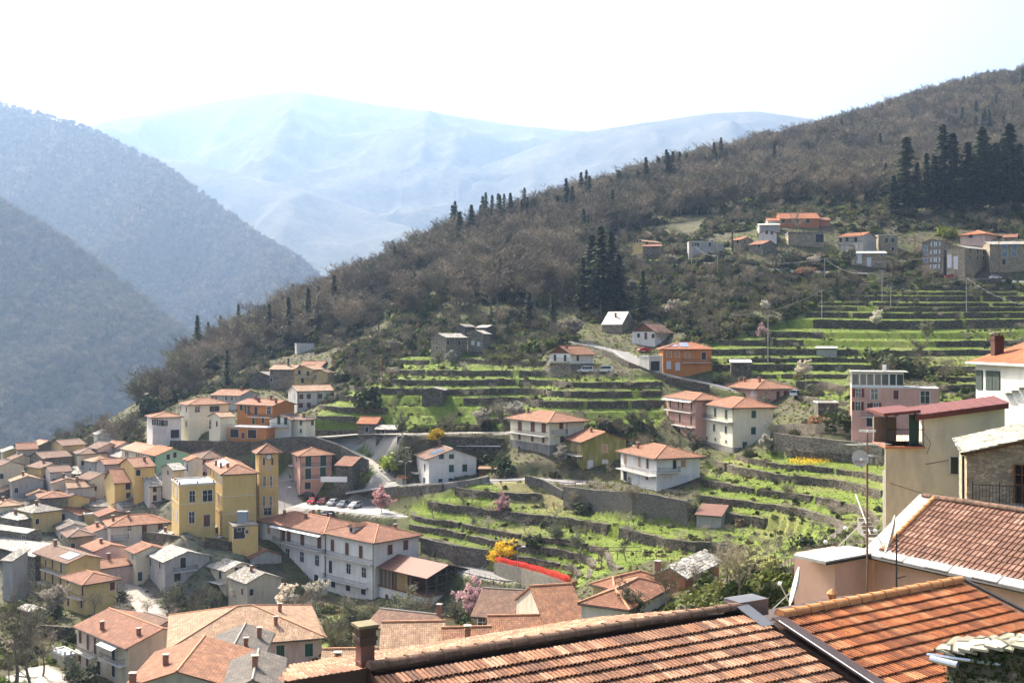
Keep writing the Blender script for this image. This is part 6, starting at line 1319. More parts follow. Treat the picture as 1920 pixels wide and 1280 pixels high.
for a in [(945, 1050, 2.6, 'b_yellow', 'big bright yellow flowering bush above the red hedge'), (818, 822, 1.9, 'b_yellow', 'small yellow flowering bush by the lane railing'), (736, 880, 3.2, 'b_lime', 'yellow-green weeping shrub beside the gable villa'), (762, 870, 3.0, 'b_silver', 'grey-green olive bush left of the gable villa'), (908, 880, 2.6, 'b_dark', 'dark round evergreen beside the carport, left'), (942, 888, 2.6, 'b_dark', 'dark round evergreen beside the carport, right'),
          (1095, 962, 2.1, 'b_dark', 'dark clipped bush under the pollarded tree'), (1572, 806, 3.4, 'b_dark', 'dense evergreen tree left of the pink glazed house'), (1605, 805, 2.4, 'b_lime', 'yellow-green bush at the foot of the pink glazed house'), (1660, 806, 2.4, 'b_dark', 'dark bush right of the pink glazed house door'), (1535, 795, 2.0, 'b_rust', 'russet bush on the bank left of the glazed house'), (1190, 905, 1.6, 'b_rust', 'russet bush between the olive and white villas'), (527, 1290, 1.6, 'b_dark', 'dark green cone shrub before the faded pink house'),
          (1065, 1105, 2.2, 'b_dry', 'grey rounded shrub at the end of the red hedge'), (1388, 985, 1.8, 'b_dry', 'brown rounded bush beside the rusty shed'), (1000, 660, 4.2, 'b_olive', 'large olive bush between the ruins and the chalet'), (1500, 515, 2.6, 'b_rust', 'russet round bush in the upper village garden, left'), (1520, 512, 2.4, 'b_rust', 'russet round bush in the upper village garden, right'), (1775, 445, 4.5, 'b_lime', 'bright yellow-green tree above the tall tenement'), (1470, 498, 3.6, 'b_silver', 'grey-green bush in the upper village garden'), (1590, 492, 4.2, 'b_silver', 'grey olive tree below the grey three-storey house'), (1508, 1030, 1.9, 'b_dark', 'small dark conifer bush by the globe lamps'),
          (1680, 705, 4.6, 'b_dark', 'broad dark evergreen thicket on the terrace above the glazed house'), (1648, 690, 4.0, 'b_dark', 'dark thicket left of the broad evergreen'), (690, 765, 3.6, 'b_dark', 'dark laurel on the slope right of the tall white building'), (650, 720, 3.0, 'b_dark', 'dark shrub above the tall white building'), (1000, 1025, 1.8, 'b_dark', 'ivy-dark bush beside the little garden hut'), (330, 745, 3.4, 'b_lime', 'yellow-green tree above the left end of the row'), (150, 1275, 2.6, 'b_silver', 'olive tree in front of the tall cream house'), (105, 1245, 1.4, 'b_lime', 'bright green garden patch shrub, bottom left'), (1290, 960, 2.0, 'b_silver', 'grey shrub against the retaining wall'), (1690, 1030, 1.2, 'b_green', 'green shrub beside the steps')]:
    shrub(*a)
# ---------------------------------------------------------------- foreground roofs with single clay tiles
def claym(name, stops, spots=(.62, .55, .42), sp=.35):
    m, t, b = nmat(name); g = NG(t); ge = g.n('ShaderNodeNewGeometry'); oi = g.n('ShaderNodeObjectInfo')
    v = g.math('FRACT', g.math('ADD', ge.outputs['Random Per Island'], g.math('MULTIPLY', oi.outputs['Random'], 5.3)))
    c = g.ramp(v, stops); co = g.n('ShaderNodeNewGeometry').outputs['Position']
    big = g.noise(co, .8, 4, .7); c = g.mix(g.fr(big, .38, .64, 0, .7), c, stops[0][1])
    li = g.noise(co, 16, 4, .7); c = g.mix(g.fr(li, .60, .68, 0, sp), c, spots); dk_ = g.noise(co, 5, 5, .75); c = g.mix(g.fr(dk_, .52, .68, 0, .7), c, dk(stops[0][1], .45))
    g.l(c, b.inputs['Base Color']); b.inputs['Roughness'].default_value = .85; g.bump(li, b, .3, .01); return m
CL1 = claym('clay_weathered', [(0, (.13, .065, .042)), (.3, (.26, .12, .065)), (.65, (.36, .17, .09)), (1, (.50, .30, .19))])
CL2 = claym('clay_orange', [(0, (.17, .06, .03)), (.35, (.33, .11, .042)), (.7, (.42, .15, .055)), (1, (.50, .25, .12))], sp=.15)
CL3 = claym('clay_dark', [(0, (.15, .075, .05)), (.4, (.21, .105, .07)), (.75, (.26, .14, .095)), (1, (.33, .19, .13))], sp=.3)
CLR = claym('clay_ridge_dark', [(0, (.12, .075, .05)), (.5, (.2, .12, .075)), (1, (.27, .15, .1))]); CLR2 = claym('clay_ridge_orange', [(0, (.45, .19, .07)), (.5, (.52, .25, .1)), (1, (.58, .32, .14))], sp=.1)
BROWNM = flat('brown_sheet_metal', (.075, .05, .042), .45, .3, .06, 2)
LEADM = flat('grey_flashing', (.16, .16, .165), .4, .5, .06, 2)
def tile_mesh(name, prof, w, ln, mat, th=.016, lift=.028):
    """clay tile: profile across (0..1, height); x across, y up the slope, butt end at y=0 raised by lift"""
    mb = MB(); n = len(prof)
    T0 = [(a * w, 0, z + lift) for a, z in prof]; T1 = [(a * w, ln, z) for a, z in prof]
    for i in range(n - 1): mb.poly([T0[i], T0[i + 1], T1[i + 1], T1[i]])
    B0 = [(x, y, z - th) for x, y, z in T0]
    for i in range(n - 1): mb.poly([B0[i], B0[i + 1], T0[i + 1], T0[i]])
    me = mb.mesh(name, mat); 
    # weld so that each tile is one island
    import bmesh
    bm = bmesh.new(); bm.from_mesh(me); bmesh.ops.remove_doubles(bm, verts=bm.verts, dist=1e-5); bm.to_mesh(me); bm.free(); return me
PR1 = [(0, .0), (.05, .028), (.14, .036), (.34, .036), (.43, .028), (.48, .0), (.56, .0), (.61, .026), (.68, .032), (.80, .032), (.87, .026), (.92, 0), (1.0, 0)]
PR2 = [(0, 0), (.04, .026), (.14, .03), (.2, .026), (.24, 0), (.34, .006), (.44, 0), (.5, .026), (.6, .03), (.66, .026), (.7, 0), (.85, .006), (1, 0)]
PR3 = [(0, .03), (.07, .04), (.16, .035), (.24, .0), (.6, .004), (.97, .0), (1.0, .02)]
def merged_tiles(me, mats4, name, parent):
    """many copies of one small mesh joined into one (numpy)"""
    nv = len(me.vertices); co = np.empty(nv * 3); me.vertices.foreach_get('co', co); co = np.c_[co.reshape(-1, 3), np.ones(nv)]
    ls = np.array([p.loop_start for p in me.polygons]); lt = np.array([p.loop_total for p in me.polygons]); vi = np.empty(len(me.loops), int); me.loops.foreach_get('vertex_index', vi)
    M = np.array(mats4); k = len(M); V = np.einsum('kij,nj->kni', M, co)[..., :3].reshape(-1, 3)
    LI = (vi[None] + (np.arange(k) * nv)[:, None]).ravel(); LS = (ls[None] + (np.arange(k) * len(vi))[:, None]).ravel()
    m2 = bpy.data.meshes.new(name); m2.vertices.add(len(V)); m2.vertices.foreach_set('co', V.ravel().astype(np.float32)); m2.loops.add(len(LI)); m2.loops.foreach_set('vertex_index', LI.astype(np.int32))
    m2.polygons.add(len(LS)); m2.polygons.foreach_set('loop_start', LS.astype(np.int32)); m2.update(calc_edges=True); m2.materials.append(me.materials[0])
    o = bpy.data.objects.new(name, m2); COL.objects.link(o); o.parent = parent; o['kind'] = 'stuff'; return o
def tile_field(parent, O, d, up, S, T, me, w, exp_, region=None, single=300, jitter=.5):
    """O: point on the lower edge; d: along the eaves; up: unit vector up the slope; fills S x T, the nearest as single tiles"""
    d = Vector(d).normalized(); up = Vector(up).normalized(); n = d.cross(up).normalized(); O = Vector(O); rr = random.Random(5); Ms = []
    if n.z < 0: d = -d; O = O - d * S; n = d.cross(up).normalized()
    for r_ in range(int(T / exp_)):
        for c in range(int(S / w)):
            s_, t_ = c * w, r_ * exp_
            if region and not region(s_ + w / 2, t_ + exp_ / 2): continue
            p = O + d * (s_ + rr.uniform(-1, 1) * .004 * jitter) + up * (t_ + rr.uniform(-1, 1) * .012 * jitter) + n * rr.uniform(0, .006)
            tw = rr.uniform(-1, 1) * .012 * jitter; dd = (d + up * tw).normalized(); uu = n.cross(dd)
            Ms.append((p, Matrix(((dd.x, uu.x, n.x, p.x), (dd.y, uu.y, n.y, p.y), (dd.z, uu.z, n.z, p.z), (0, 0, 0, 1)))))
    vis = [(abs((960 + F * p.x / p.y) - 960) < 1000 and 640 - F * p.z / p.y < 1310) for p, _ in Ms]
    order = sorted(range(len(Ms)), key=lambda i: (not vis[i], Ms[i][0].length)); first = set(order[:single])
    for i in first:
        o = bpy.data.objects.new('tile', me); COL.objects.link(o); o.parent = parent; o.matrix_local = Ms[i][1]
    rest = [np.array(Ms[i][1]) for i in range(len(Ms)) if i not in first]
    if rest: merged_tiles(me, rest, 'tiles_beyond', parent)
def ridge_tiles(parent, a, b, rad, step, mat, name='ridge_tile'):
    a = Vector(a); b = Vector(b); L_ = (b - a).length; n = max(1, int(round(L_ / step))); dv = (b - a).normalized(); sx = dv.cross(Vector((0, 0, 1))).normalized(); upv = sx.cross(dv)
    for i in range(n):
        p = a + dv * (i * L_ / n); q = a + dv * ((i + 1.12) * L_ / n); mb = MB(); k = 8; A = []; B = []
        for j in range(k + 1):
            th = math.pi * (j / k); A.append(p + (sx * math.cos(th) + upv * (math.sin(th) - .25)) * rad * 1.13); B.append(q + (sx * math.cos(th) + upv * (math.sin(th) - .25)) * rad * .95)
        for j in range(k): mb.poly([A[j], A[j + 1], B[j + 1], B[j]])
        mb.poly(A + [p - upv * rad * .3]); C_ = [A[j] * .0 + p + (A[j] - p) * 1.12 for j in range(k + 1)]; D_ = [p + dv * .05 + (A[j] - p) * 1.12 for j in range(k + 1)]
        for j in range(k): mb.poly([C_[j], C_[j + 1], D_[j + 1], D_[j]])
        mb.build(name, mat, parent, smooth=False)
SL = math.tan(R(15.2)); cs = math.cos(R(15.2)); sn = math.sin(R(15.2))
# J1: weathered roof across the bottom
J1 = empty('house', (0, 0, 0)); tag(J1, 'nearest house, broad roof of weathered orange tiles with brick chimney', 'house', kind='thing')
P0 = at(690, 1252, 19.5); d1 = Vector((.867, .498, 0)).normalized(); dn = Vector((d1.y, -d1.x, 0)); S1 = 9.05
nearup = Vector((-dn.x * cs, -dn.y * cs, sn)); farup = Vector((dn.x * cs, dn.y * cs, sn))
T1 = 9.2; O1 = P0 - nearup * T1
m = MB(); E = lambda s, t: P0 + d1 * s - nearup * t; G_ = lambda s, t: P0 + d1 * s - farup * t
m.slab([E(-.0, T1) - Vector((0, 0, .1)), E(S1 + .05, T1) - Vector((0, 0, .1)), E(S1 + .05, 0) - Vector((0, 0, .1)), E(0, 0) - Vector((0, 0, .1))], .12); m.slab([G_(S1, 6) - Vector((0, 0, .1)), G_(.55, 6) - Vector((0, 0, .1)), G_(-1.6, 0) - Vector((0, 0, .1)), G_(S1, 0) - Vector((0, 0, .1))], .12)
m.build('roof_deck', BROWNM, J1)
TM1 = tile_mesh('tile', PR1, .2, .41, CL1, lift=.062)
tile_field(J1, O1 + Vector((0, 0, -.03)), d1, nearup, S1, T1 - .05, TM1, .2, .34, None, 300)
fart = empty('far_slope', (0, 0, 0)); fart.parent = J1
tile_field(fart, P0 + d1 * -1.6 - farup * 5.9 + Vector((0, 0, -.03)), d1, farup, S1 + 1.5, 5.85, TM1, .2, .34, lambda s, t: (S1 + 1.5 - s) >= .36 * (5.85 - t), 0)
ridge_tiles(J1, P0 + Vector((0, 0, .03)), P0 + d1 * (S1 - .1) + Vector((0, 0, .03)), .12, .37, CLR)
m = MB(); a = P0 + d1 * -1.6 + Vector((0, 0, .02)); b = P0 - d1 * .02 + Vector((0, 0, .02)); off = dn * .06; dz = Vector((0, 0, -.75)); m.poly([a + off, b + off, b + off + dz, a + off + dz]); m.poly([b + off, b + off + dn * .9 - Vector((0, 0, .3)), b + off + dn * .9 + dz, b + off + dz]); m.build('fascia', BROWNM, J1)
walls = MB(); base = -20
for s0, t0, s1_, t1 in ((0.3, 5.2, S1 - .3, 5.2), (.3, -5.2, S1 - .3, -5.2)):
    pass
q = [P0 + d1 * -1.4 + dn * -4.8, P0 + d1 * (S1 - .2) + dn * -4.8, P0 + d1 * (S1 - .2) + dn * 8.6, P0 + d1 * -1.4 + dn * 8.6]
def prism(pts, z0, ztops):
    mb = MB(); n = len(pts)
    for i in range(n):
        j = (i + 1) % n; mb.poly([(pts[i].x, pts[i].y, z0), (pts[j].x, pts[j].y, z0), (pts[j].x, pts[j].y, ztops[j]), (pts[i].x, pts[i].y, ztops[i])])
    mb.poly([(pts[i].x, pts[i].y, ztops[i]) for i in range(n)]); return mb
prism(q, -22, [P0.z - 1.9, P0.z - 1.9, P0.z - 2.9, P0.z - 2.9]).build('wall', P['beige'], J1)
# chimney beside the ridge end
cc = P0 + d1 * .08 - dn * .34; cz = P0.z - .35
def cbox(mb, hw, z0, z1, tw=0):
    p = [cc + d1 * (sx * hw) + dn * (sy * hw) for sx, sy in ((-1, -1), (1, -1), (1, 1), (-1, 1))]
    for i in range(4):
        j = (i + 1) % 4; mb.poly([(p[i].x, p[i].y, z0), (p[j].x, p[j].y, z0), (p[j].x, p[j].y, z1), (p[i].x, p[i].y, z1)][::-1])
    mb.poly([(v.x, v.y, z1) for v in p][::-1]); mb.poly([(v.x, v.y, z0) for v in p])
BRK = plaster('chimney_render', (.24, .115, .085), .6, (.09, .05, .045)); mb = MB(); cbox(mb, .135, cz - .3, cz + .78); cbox(mb, .145, cz + .38, cz + .40); ch = mb.build('chimney', BRK, J1)
mb = MB(); cbox(mb, .16, cz + .70, cz + .78); cbox(mb, .18, cz + .79, cz + .86); cbox(mb, .155, cz + .87, cz + .97); cbox(mb, .185, cz + .98, cz + 1.03); mb.build('chimney_corbel', flat('sooty_brick', (.10, .065, .05), .95), ch)
mb = MB(); cbox(mb, .20, cz + 1.035, cz + 1.085); mb.build('chimney_cap', flat('mossy_slab', (.20, .17, .10), .95), ch)
# J2: orange roof on the right
J2 = empty('house', (0, 0, 0)); tag(J2, 'adjoining house with newer orange tiled roof and bright orange ridge', 'house', kind='thing')
Q0 = at(1462, 1155, 23.5); d2 = Vector((.846, .533, 0)).normalized(); dn2 = Vector((d2.y, -d2.x, 0)); up2 = Vector((-dn2.x * cs, -dn2.y * cs, sn)); fup2 = Vector((dn2.x * cs, dn2.y * cs, sn)); S2 = 6.4; T2 = 12
m = MB(); E2 = lambda s, t: Q0 + d2 * s - up2 * t - Vector((0, 0, .1)); G2 = lambda s, t: Q0 + d2 * s - fup2 * t - Vector((0, 0, .1))
m.slab([E2(-.3, T2), E2(S2, T2), E2(S2, 0), E2(-.3, 0)], .12); m.slab([G2(S2, 4), G2(-.2, 4), G2(-.2, 0), G2(S2, 0)], .12); m.build('roof_deck', BROWNM, J2)
TM2 = tile_mesh('tile', PR2, .2, .43, CL2, lift=.058)
tile_field(J2, Q0 - up2 * T2 + Vector((0, 0, -.03)), d2, up2, S2, T2 - .05, TM2, .2, .36, None, 300)
ridge_tiles(J2, Q0 + Vector((0, 0, .04)), Q0 + d2 * S2 + Vector((0, 0, .04)), .13, .42, CLR2)
q = [Q0 + dn2 * -3.6, Q0 + d2 * S2 + dn2 * -3.6, Q0 + d2 * S2 + dn2 * 11, Q0 + dn2 * 11]; prism(q, -22, [Q0.z - 1.6, Q0.z - 1.6, Q0.z - 3.4, Q0.z - 3.4]).build('wall', P['beige'], J2)
m = MB(); m.slab([E2(-.34, T2) + Vector((0, 0, .17)), E2(.02, T2) + Vector((0, 0, .17)), E2(.02, .1) + Vector((0, 0, .17)), E2(-.34, .1) + Vector((0, 0, .17))], .03); m.build('valley_flashing', BROWNM, J2)
m = MB(); m.tube(E2(-.33, T2) + Vector((0, 0, .2)), E2(-.33, .3) + Vector((0, 0, .2)), .012, n=4); m.build('flashing_edge', WHITEP, J2)
m = MB(); m.tube(E2(S2 + .03, T2) + Vector((0, 0, .18)), E2(S2 + .03, 0) + Vector((0, 0, .18)), .05, n=5); m.build('verge_flashing', DARKM, J2)
# flashing box at the ridge end
bx0 = P0 + d1 * (S1 - .15); m = MB()
def obox(mb, c, da, db, a0, a1, b0, b1, z0, z1):
    p = [c + da * a + db * b for a, b in ((a0, b0), (a1, b0), (a1, b1), (a0, b1))]
    for i in range(4):
        j = (i + 1) % 4; mb.poly([p[i] + Vector((0, 0, z0)), p[j] + Vector((0, 0, z0)), p[j] + Vector((0, 0, z1)), p[i] + Vector((0, 0, z1))])
    mb.poly([v + Vector((0, 0, z1)) for v in p]); mb.poly([v + Vector((0, 0, z0)) for v in p][::-1]); return mb
obox(m, bx0, d1, dn, 0, .85, -.5, .05, -.25, .12).build('ridge_flashing', LEADM, J1)
m = MB(); m.slab([E(S1 - .3, .95) + Vector((0, 0, .06)), E(S1 + .06, .95) + Vector((0, 0, .06)), E(S1 + .06, .02) + Vector((0, 0, .1)), E(S1 - .3, .02) + Vector((0, 0, .1))], .02); m.build('flashing_sheet', LEADM, J1)
# small clay flue pot behind the orange roof
fp = at(1560, 1140, 25.6); m = MB(); m.tube(fp + Vector((0, 0, -.6)), fp + Vector((0, 0, .28)), .09, n=10); m.build('flue', CL2, J2)
m = MB(); m.tube(fp + Vector((0, 0, .28)), fp + Vector((0, 0, .36)), .105, .105, 10); m.tube(fp + Vector((0, 0, .36)), fp + Vector((0, 0, .47)), .13, .02, 10, cap=True); m.build('flue_cap', CLR2, J2)
# I4: pink house with dark tiled roof
K = empty('house', (0, 0, 0)); tag(K, 'pink house with dark brown tiled roof edged by pale slabs', 'house', kind='thing')
E0 = at(1625, 1035, 46); dr = Vector((.5, -.866, 0)); pu = Vector((.866, .5, 0)); pit = R(30.5); upk = (pu * math.cos(pit) + Vector((0, 0, math.sin(pit)))); SK = 13.0; TK = 4.25
m = MB(); KE = lambda s, t, z=0.0: E0 + dr * s + upk * t + Vector((0, 0, z))
m.slab([KE(-.1, 0, -.1), KE(SK, 0, -.1), KE(SK, TK, -.1), KE(-.1, TK, -.1)], .14); fk = (-pu * math.cos(pit) + Vector((0, 0, math.sin(pit)))); Rk = E0 + upk * TK
m.slab([Rk + dr * SK - fk * 4 - Vector((0, 0, .1)), Rk + dr * -.1 - fk * 4 - Vector((0, 0, .1)), Rk + dr * -.1 - Vector((0, 0, .1)), Rk + dr * SK - Vector((0, 0, .1))], .14); m.build('roof_deck', CLR, K)
TM3 = tile_mesh('tile', PR3, .235, .46, CL3, lift=.045)
tile_field(K, KE(.62, .3, -.02), dr, upk, SK - .7, TK - .35, TM3, .235, .385, None, 300)
ridge_tiles(K, Rk + Vector((0, 0, .03)), Rk + dr * SK + Vector((0, 0, .03)), .15, .42, CLR); ridge_tiles(K, KE(.62, .25, .05), KE(.62, TK, .05), .12, .42, CLR2, 'verge_tile')
SLABM = plaster('pale_slab', (.50, .475, .43), .5); 
for i in range(6):
    m = MB(); m.slab([KE(-.25, i * .72 + .02, .03), KE(.56, i * .72 + .02, .03), KE(.56, i * .72 + .70, .03), KE(-.25, i * .72 + .70, .03)], .06); m.build('verge_slab', SLABM, K)
for i in range(12):
    m = MB(); a = -.2 + i * 1.1; m.slab([KE(a, -.12, .015 + .03 * (i % 2)), KE(a + 1.06, -.12, .015 + .03 * (i % 2)), KE(a + 1.06, .36, .03), KE(a, .36, .03)], .05); m.build('eave_slab', SLABM, K)
q = [KE(.1, 0) + pu * .35, KE(SK, 0) + pu * .35, KE(SK, 0) + pu * 6.6, KE(.1, 0) + pu * 6.6]; prism(q, -26, [E0.z - .05] * 4).build('wall', P['pinkn'], K)
m = MB(); a = KE(.1, 0) + pu * .35; b = KE(.1, 0) + pu * 6.6; m.poly([a + Vector((0, 0, -.1)), b + Vector((0, 0, -.1)), (a + b) / 2 + Vector((0, 0, 1.7))]); m.build('gable_wall', P['pinkn'], K)
m = MB(); m.tube(KE(-.25, -.16, -.08), KE(SK, -.16, -.08), .07, n=6); m.build('gutter', DARKM, K)
# pale flat-roofed annex of the pink house
da = Vector((-.82, -.575, 0)).normalized(); ca = KE(.05, 0) + pu * .3; nb = Vector((da.y, -da.x, 0)) * -1
if nb.y < 0: nb = -nb
m = MB(); obox(m, ca, da, nb, -.2, 2.45, .05, 2.2, -9, -.12).build('annex_wall', P['pinkn'], K)
m = MB(); obox(m, ca, da, nb, -.3, 3.35, -.2, 1.5, -.1, .02).build('annex_roof', SLABM, K); m = MB(); obox(m, ca, da, nb, -.3, 3.35, -.24, -.202, -.14, -.04).build('annex_fascia', DARKM, K)
# I1: beige wall with red metal roof
B = empty('house', (0, 0, 0)); tag(B, 'house with large blank beige wall and dark red metal roof', 'house', kind='thing')
Yb = 60.0; A = lambda px, py, Y=Yb: at(px, py, Y)
m = MB(); pts = [A(1660, 1010), A(1660, 836), A(1732, 836), A(1732, 776), A(1884, 758), A(1884, 1010)]
m.poly(pts[::-1]); bk = [p + Vector((2.42, 7, 0)) for p in pts]
for i in range(6):
    j = (i + 1) % 6; m.poly([pts[i], pts[j], bk[j], bk[i]])
m.build('wall', plaster('old_cream_render', (.60, .52, .40), .45, (.25, .21, .16)), B)
m = MB(); t = Vector((0, -.35, 0)); t2 = Vector((2.6, 7.4, 0)); a, b = A(1712, 778) + Vector((0, 0, .02)), A(1886, 756) + Vector((0, 0, .04)); m.slab([a + t, b + t, b + t2, a + t2], .3); ro = m.build('roof', RF['redm'], B)
m = MB(); a, b = A(1653, 774), A(1722, 767.5); t3 = Vector((.5, 4.2, 0)); m.slab([a + t, b + t, b + t3, a + t3], .16); m.build('porch_roof', RF['redm'], B)
for i in range(9):
    m = MB(); f = i / 8; m.tube(A(1712 + 174 * f, 778 - 22 * f) + Vector((0, -.35, .06)), A(1712 + 174 * f, 778 - 22 * f) + Vector((2.6, 7.4, .06)), .03, n=4); m.build('roof_seam', RF['redm'], ro)
m = MB(); m.slab([A(1656, 836) + Vector((0, -.3, 0)), A(1731, 836) + Vector((0, -.3, 0)), A(1731, 836) + Vector((.4, 3, 0)), A(1656, 836) + Vector((.4, 3, 0))], .1); m.build('terrace_floor', flat('terracotta_floor', (.38, .14, .08), .8), B)
m = MB(); zt = A(1660, 836).z
for i in range(24): x_ = A(1660 + 3 * i, 836).x; m.tube((x_, Yb - .2, zt), (x_, Yb - .2, zt + .95), .012)
m.tube((A(1660, 836).x, Yb - .2, zt + .95), (A(1731, 836).x, Yb - .2, zt + .95), .022); m.build('railing', DARKM, B)
MB().tube(A(1664, 836) + Vector((0, .1, 0)), A(1664, 774) + Vector((0, .1, 0)), .05).build('porch_post', DARKM, B)
m = MB().box(A(1668, 836).x, A(1712, 836).x, Yb + 2.6, Yb + 2.8, zt, zt + 1.45); m.build('screen_wall', plaster('mossy_screen', (.25, .2, .15), .6), B)
m = MB(); x_ = A(1727, 800).x; m.box(x_ - .5, x_, Yb + .3, Yb + .5, zt, zt + 1.75); m.build('green_door', SH['g'], B)
m = MB(); a = A(1789, 872); m.box(a.x - .22, a.x + .22, Yb - .03, Yb + .2, a.z - .48, a.z + .48); m.build('window', GLASS, B)
m = MB(); m.box(a.x - .29, a.x - .22, Yb - .06, Yb, a.z - .55, a.z + .5); m.box(a.x + .22, a.x + .29, Yb - .06, Yb, a.z - .55, a.z + .5); m.box(a.x - .22, a.x + .22, Yb - .06, Yb, a.z + .48, a.z + .55); m.build('window_frame', SURR, B)
m = MB(); m.tube(A(1657, 1000), A(1657, 880), .05, n=6); m.build('downpipe', WHITEP, B)
for (x0_, y0_, x1_, y1_) in ((1732, 812, 1745, 830), (1745, 830, 1738, 850), (1735, 870, 1780, 862), (1780, 862, 1800, 868), (1668, 905, 1730, 925)): m = MB(); m.tube(A(x0_, y0_) + Vector((0, -.03, 0)), A(x1_, y1_) + Vector((0, -.03, 0)), .012, n=4); m.build('cable', DARKM, B)
m = MB(); a_ = A(1812, 768); m.box(a_.x - .09, a_.x + .09, Yb - .25, Yb, a_.z - .12, a_.z + .06); m.build('beam_end', P['wood'], B)
# I2: stone house with slate roof
N_ = empty('house', (0, 0, 0)); tag(N_, 'stone house with pale slate roof and railed balcony at the right edge', 'house', kind='thing')
f0 = at(1808, 850, 50); dv = Vector((.94, -.34, 0)).normalized(); db = Vector((.34, .94, 0)).normalized(); tk = math.tan(R(15.6)); ln = 6.0
m = MB(); pts = [f0 + Vector((0, 0, -10)), f0 + dv * ln + Vector((0, 0, -10)), f0 + dv * ln + Vector((0, 0, ln * tk)), f0 + Vector((0, 0, 0))]; ib = db * .15
m.poly([p + ib + dv * .12 for p in pts]); m.poly([pts[0] + ib + dv * .12, pts[3] + ib + dv * .12, pts[3] + db * 7 + dv * .12, pts[0] + db * 7 + dv * .12]); m.build('wall', stonem('coursed_stone', (.40, .325, .215), 3.4, .35, (.36, .30, .2)), N_)
rr = random.Random(8); m = MB(); xr = -.15; r_ = 0
while xr < ln:
    yb3 = -.2
    while yb3 < 7.6:
        wl = rr.uniform(.35, .8); z_ = xr * tk + .08 + rr.uniform(0, .03); a0, a1 = xr + rr.uniform(-.05, .05), xr + .62; q0 = f0 + dv * a0 + db * yb3 + Vector((0, 0, z_)); q1 = f0 + dv * a0 + db * (yb3 + wl - .02) + Vector((0, 0, z_ + rr.uniform(-.01, .02))); z2 = a1 * tk + .05
        m.slab([q1, q0, f0 + dv * a1 + db * yb3 + Vector((0, 0, z2)), f0 + dv * a1 + db * (yb3 + wl - .02) + Vector((0, 0, z2))], .045); yb3 += wl
    xr += .4
o = m.build('slate_slabs', stonem('pale_slate', (.34, .315, .26), .8, .45, (.28, .26, .2)), N_); o['kind'] = 'stuff'
m = MB(); m.slab([f0 + db * -.1 + Vector((0, 0, .0)), f0 + dv * ln + db * -.1 + Vector((0, 0, ln * tk)), f0 + dv * ln + db * 7.5 + Vector((0, 0, ln * tk)), f0 + db * 7.5], .1); m.build('roof_deck', P['wood'], N_)
m = MB(); m.tube(f0 - dv * .1 + db * -.1, f0 - dv * .1 + db * 7.4, .08, n=6); m.tube(f0 - dv * .05 + Vector((0, 0, -.1)), f0 - dv * .02 + Vector((0, 0, -7)), .06, n=6); m.build('gutter', DARKM, N_)
dz_ = -1.75; p0 = f0 + dv * 2.1 + ib; m = MB()
m.slab([f0 + db * -1.1 + dv * .1 + Vector((0, 0, -2.25)), f0 + db * -1.1 + dv * ln + Vector((0, 0, -2.25)), f0 + dv * ln + ib + Vector((0, 0, -2.25)), f0 + dv * .1 + ib + Vector((0, 0, -2.25))], .2); bl = m.build('balcony', P['conc'], N_)
m = MB()
for i in range(40): q0 = f0 + db * -1.05 + dv * (.3 + i * .14) + Vector((0, 0, -2.25)); m.tube(q0, q0 + Vector((0, 0, .95 if i % 8 else 1.1)), .012 if i % 8 else .025)
m.tube(f0 + db * -1.05 + dv * .3 + Vector((0, 0, -1.3)), f0 + db * -1.05 + dv * ln + Vector((0, 0, -1.3)), .02); m.build('railing', DARKM, bl)
m = MB(); q0 = f0 + dv * 2.15 + db * .1; q1 = f0 + dv * 3.4 + db * .1; m.slab([q0 + Vector((0, 0, -2.2)), q1 + Vector((0, 0, -2.2)), q1 + Vector((0, 0, -.45)), q0 + Vector((0, 0, -.45))], .0); m.build('door_glass', GLASS, N_)
m = MB(); 
for i in range(5): a = q0.lerp(q1, i / 4) - db * .04; m.tube(a + Vector((0, 0, -2.2)), a + Vector((0, 0, -.45)), .03 if i % 2 else .05)
for zz in (-.45, -.9, -1.35): m.tube(q0 - db * .04 + Vector((0, 0, zz)), q1 - db * .04 + Vector((0, 0, zz)), .03)
m.build('door_frame', P['wood'], N_)
# I3: white house in the upper right
U = empty('house', (0, 0, 0)); tag(U, 'bright white house with dark green shutters and orange roof at the right edge', 'house', kind='thing')
X3 = 36.1; z3 = -1.45; MB().box(X3, X3 + 9, 64, 83, -20, z3).build('wall', P['white'], U)
m = MB(); m.slab([(X3 - .55, 83.4, z3 - .12), (X3 - .55, 64, z3 - .12), (X3 + 5, 64, z3 + 1.75), (X3 + 5, 83.4, z3 + 1.75)], .16); m.slab([(X3 + 10, 64, z3 - .12), (X3 + 10, 83.4, z3 - .12), (X3 + 5, 83.4, z3 + 1.75), (X3 + 5, 64, z3 + 1.75)], .16); ro = m.build('roof', RF['orange'], U)
m = MB(); m.tube((X3 - .6, 83.4, z3 - .22), (X3 - .6, 64, z3 - .22), .1, n=6); m.build('gutter', WHITEP, U)
for yy in (82.3, 80.6, 79.4):
    for k_ in (0, 1): MB().box(X3 - .09, X3 - .02, yy - .55 + k_ * .56, yy - .02 + k_ * .56, z3 - 2.25, z3 - .75).build('shutter', flat('grey_green_shutter', (.05, .065, .055), .7), U)
chimney(ro, X3 + 1.2, 82, z3 + .4, 1.5, .7, flat('dark_brick', (.10, .045, .035), .95))
m = MB(); m.tube((X3 + .6, 76.2, z3 - .4), (X3 + .6, 76.2, z3 + .9), .12, n=8); m.tube((X3 + .6, 76.2, z3 + .9), (X3 + .6, 76.2, z3 + 1.15), .19, n=8, cap=True); m.build('flue', flat('zinc', (.45, .48, .52), .35, .8), ro)
U2 = empty('house', (0, 0, 0)); tag(U2, 'whitewashed gable with ragged slate eaves at the right edge', 'house', kind='thing')
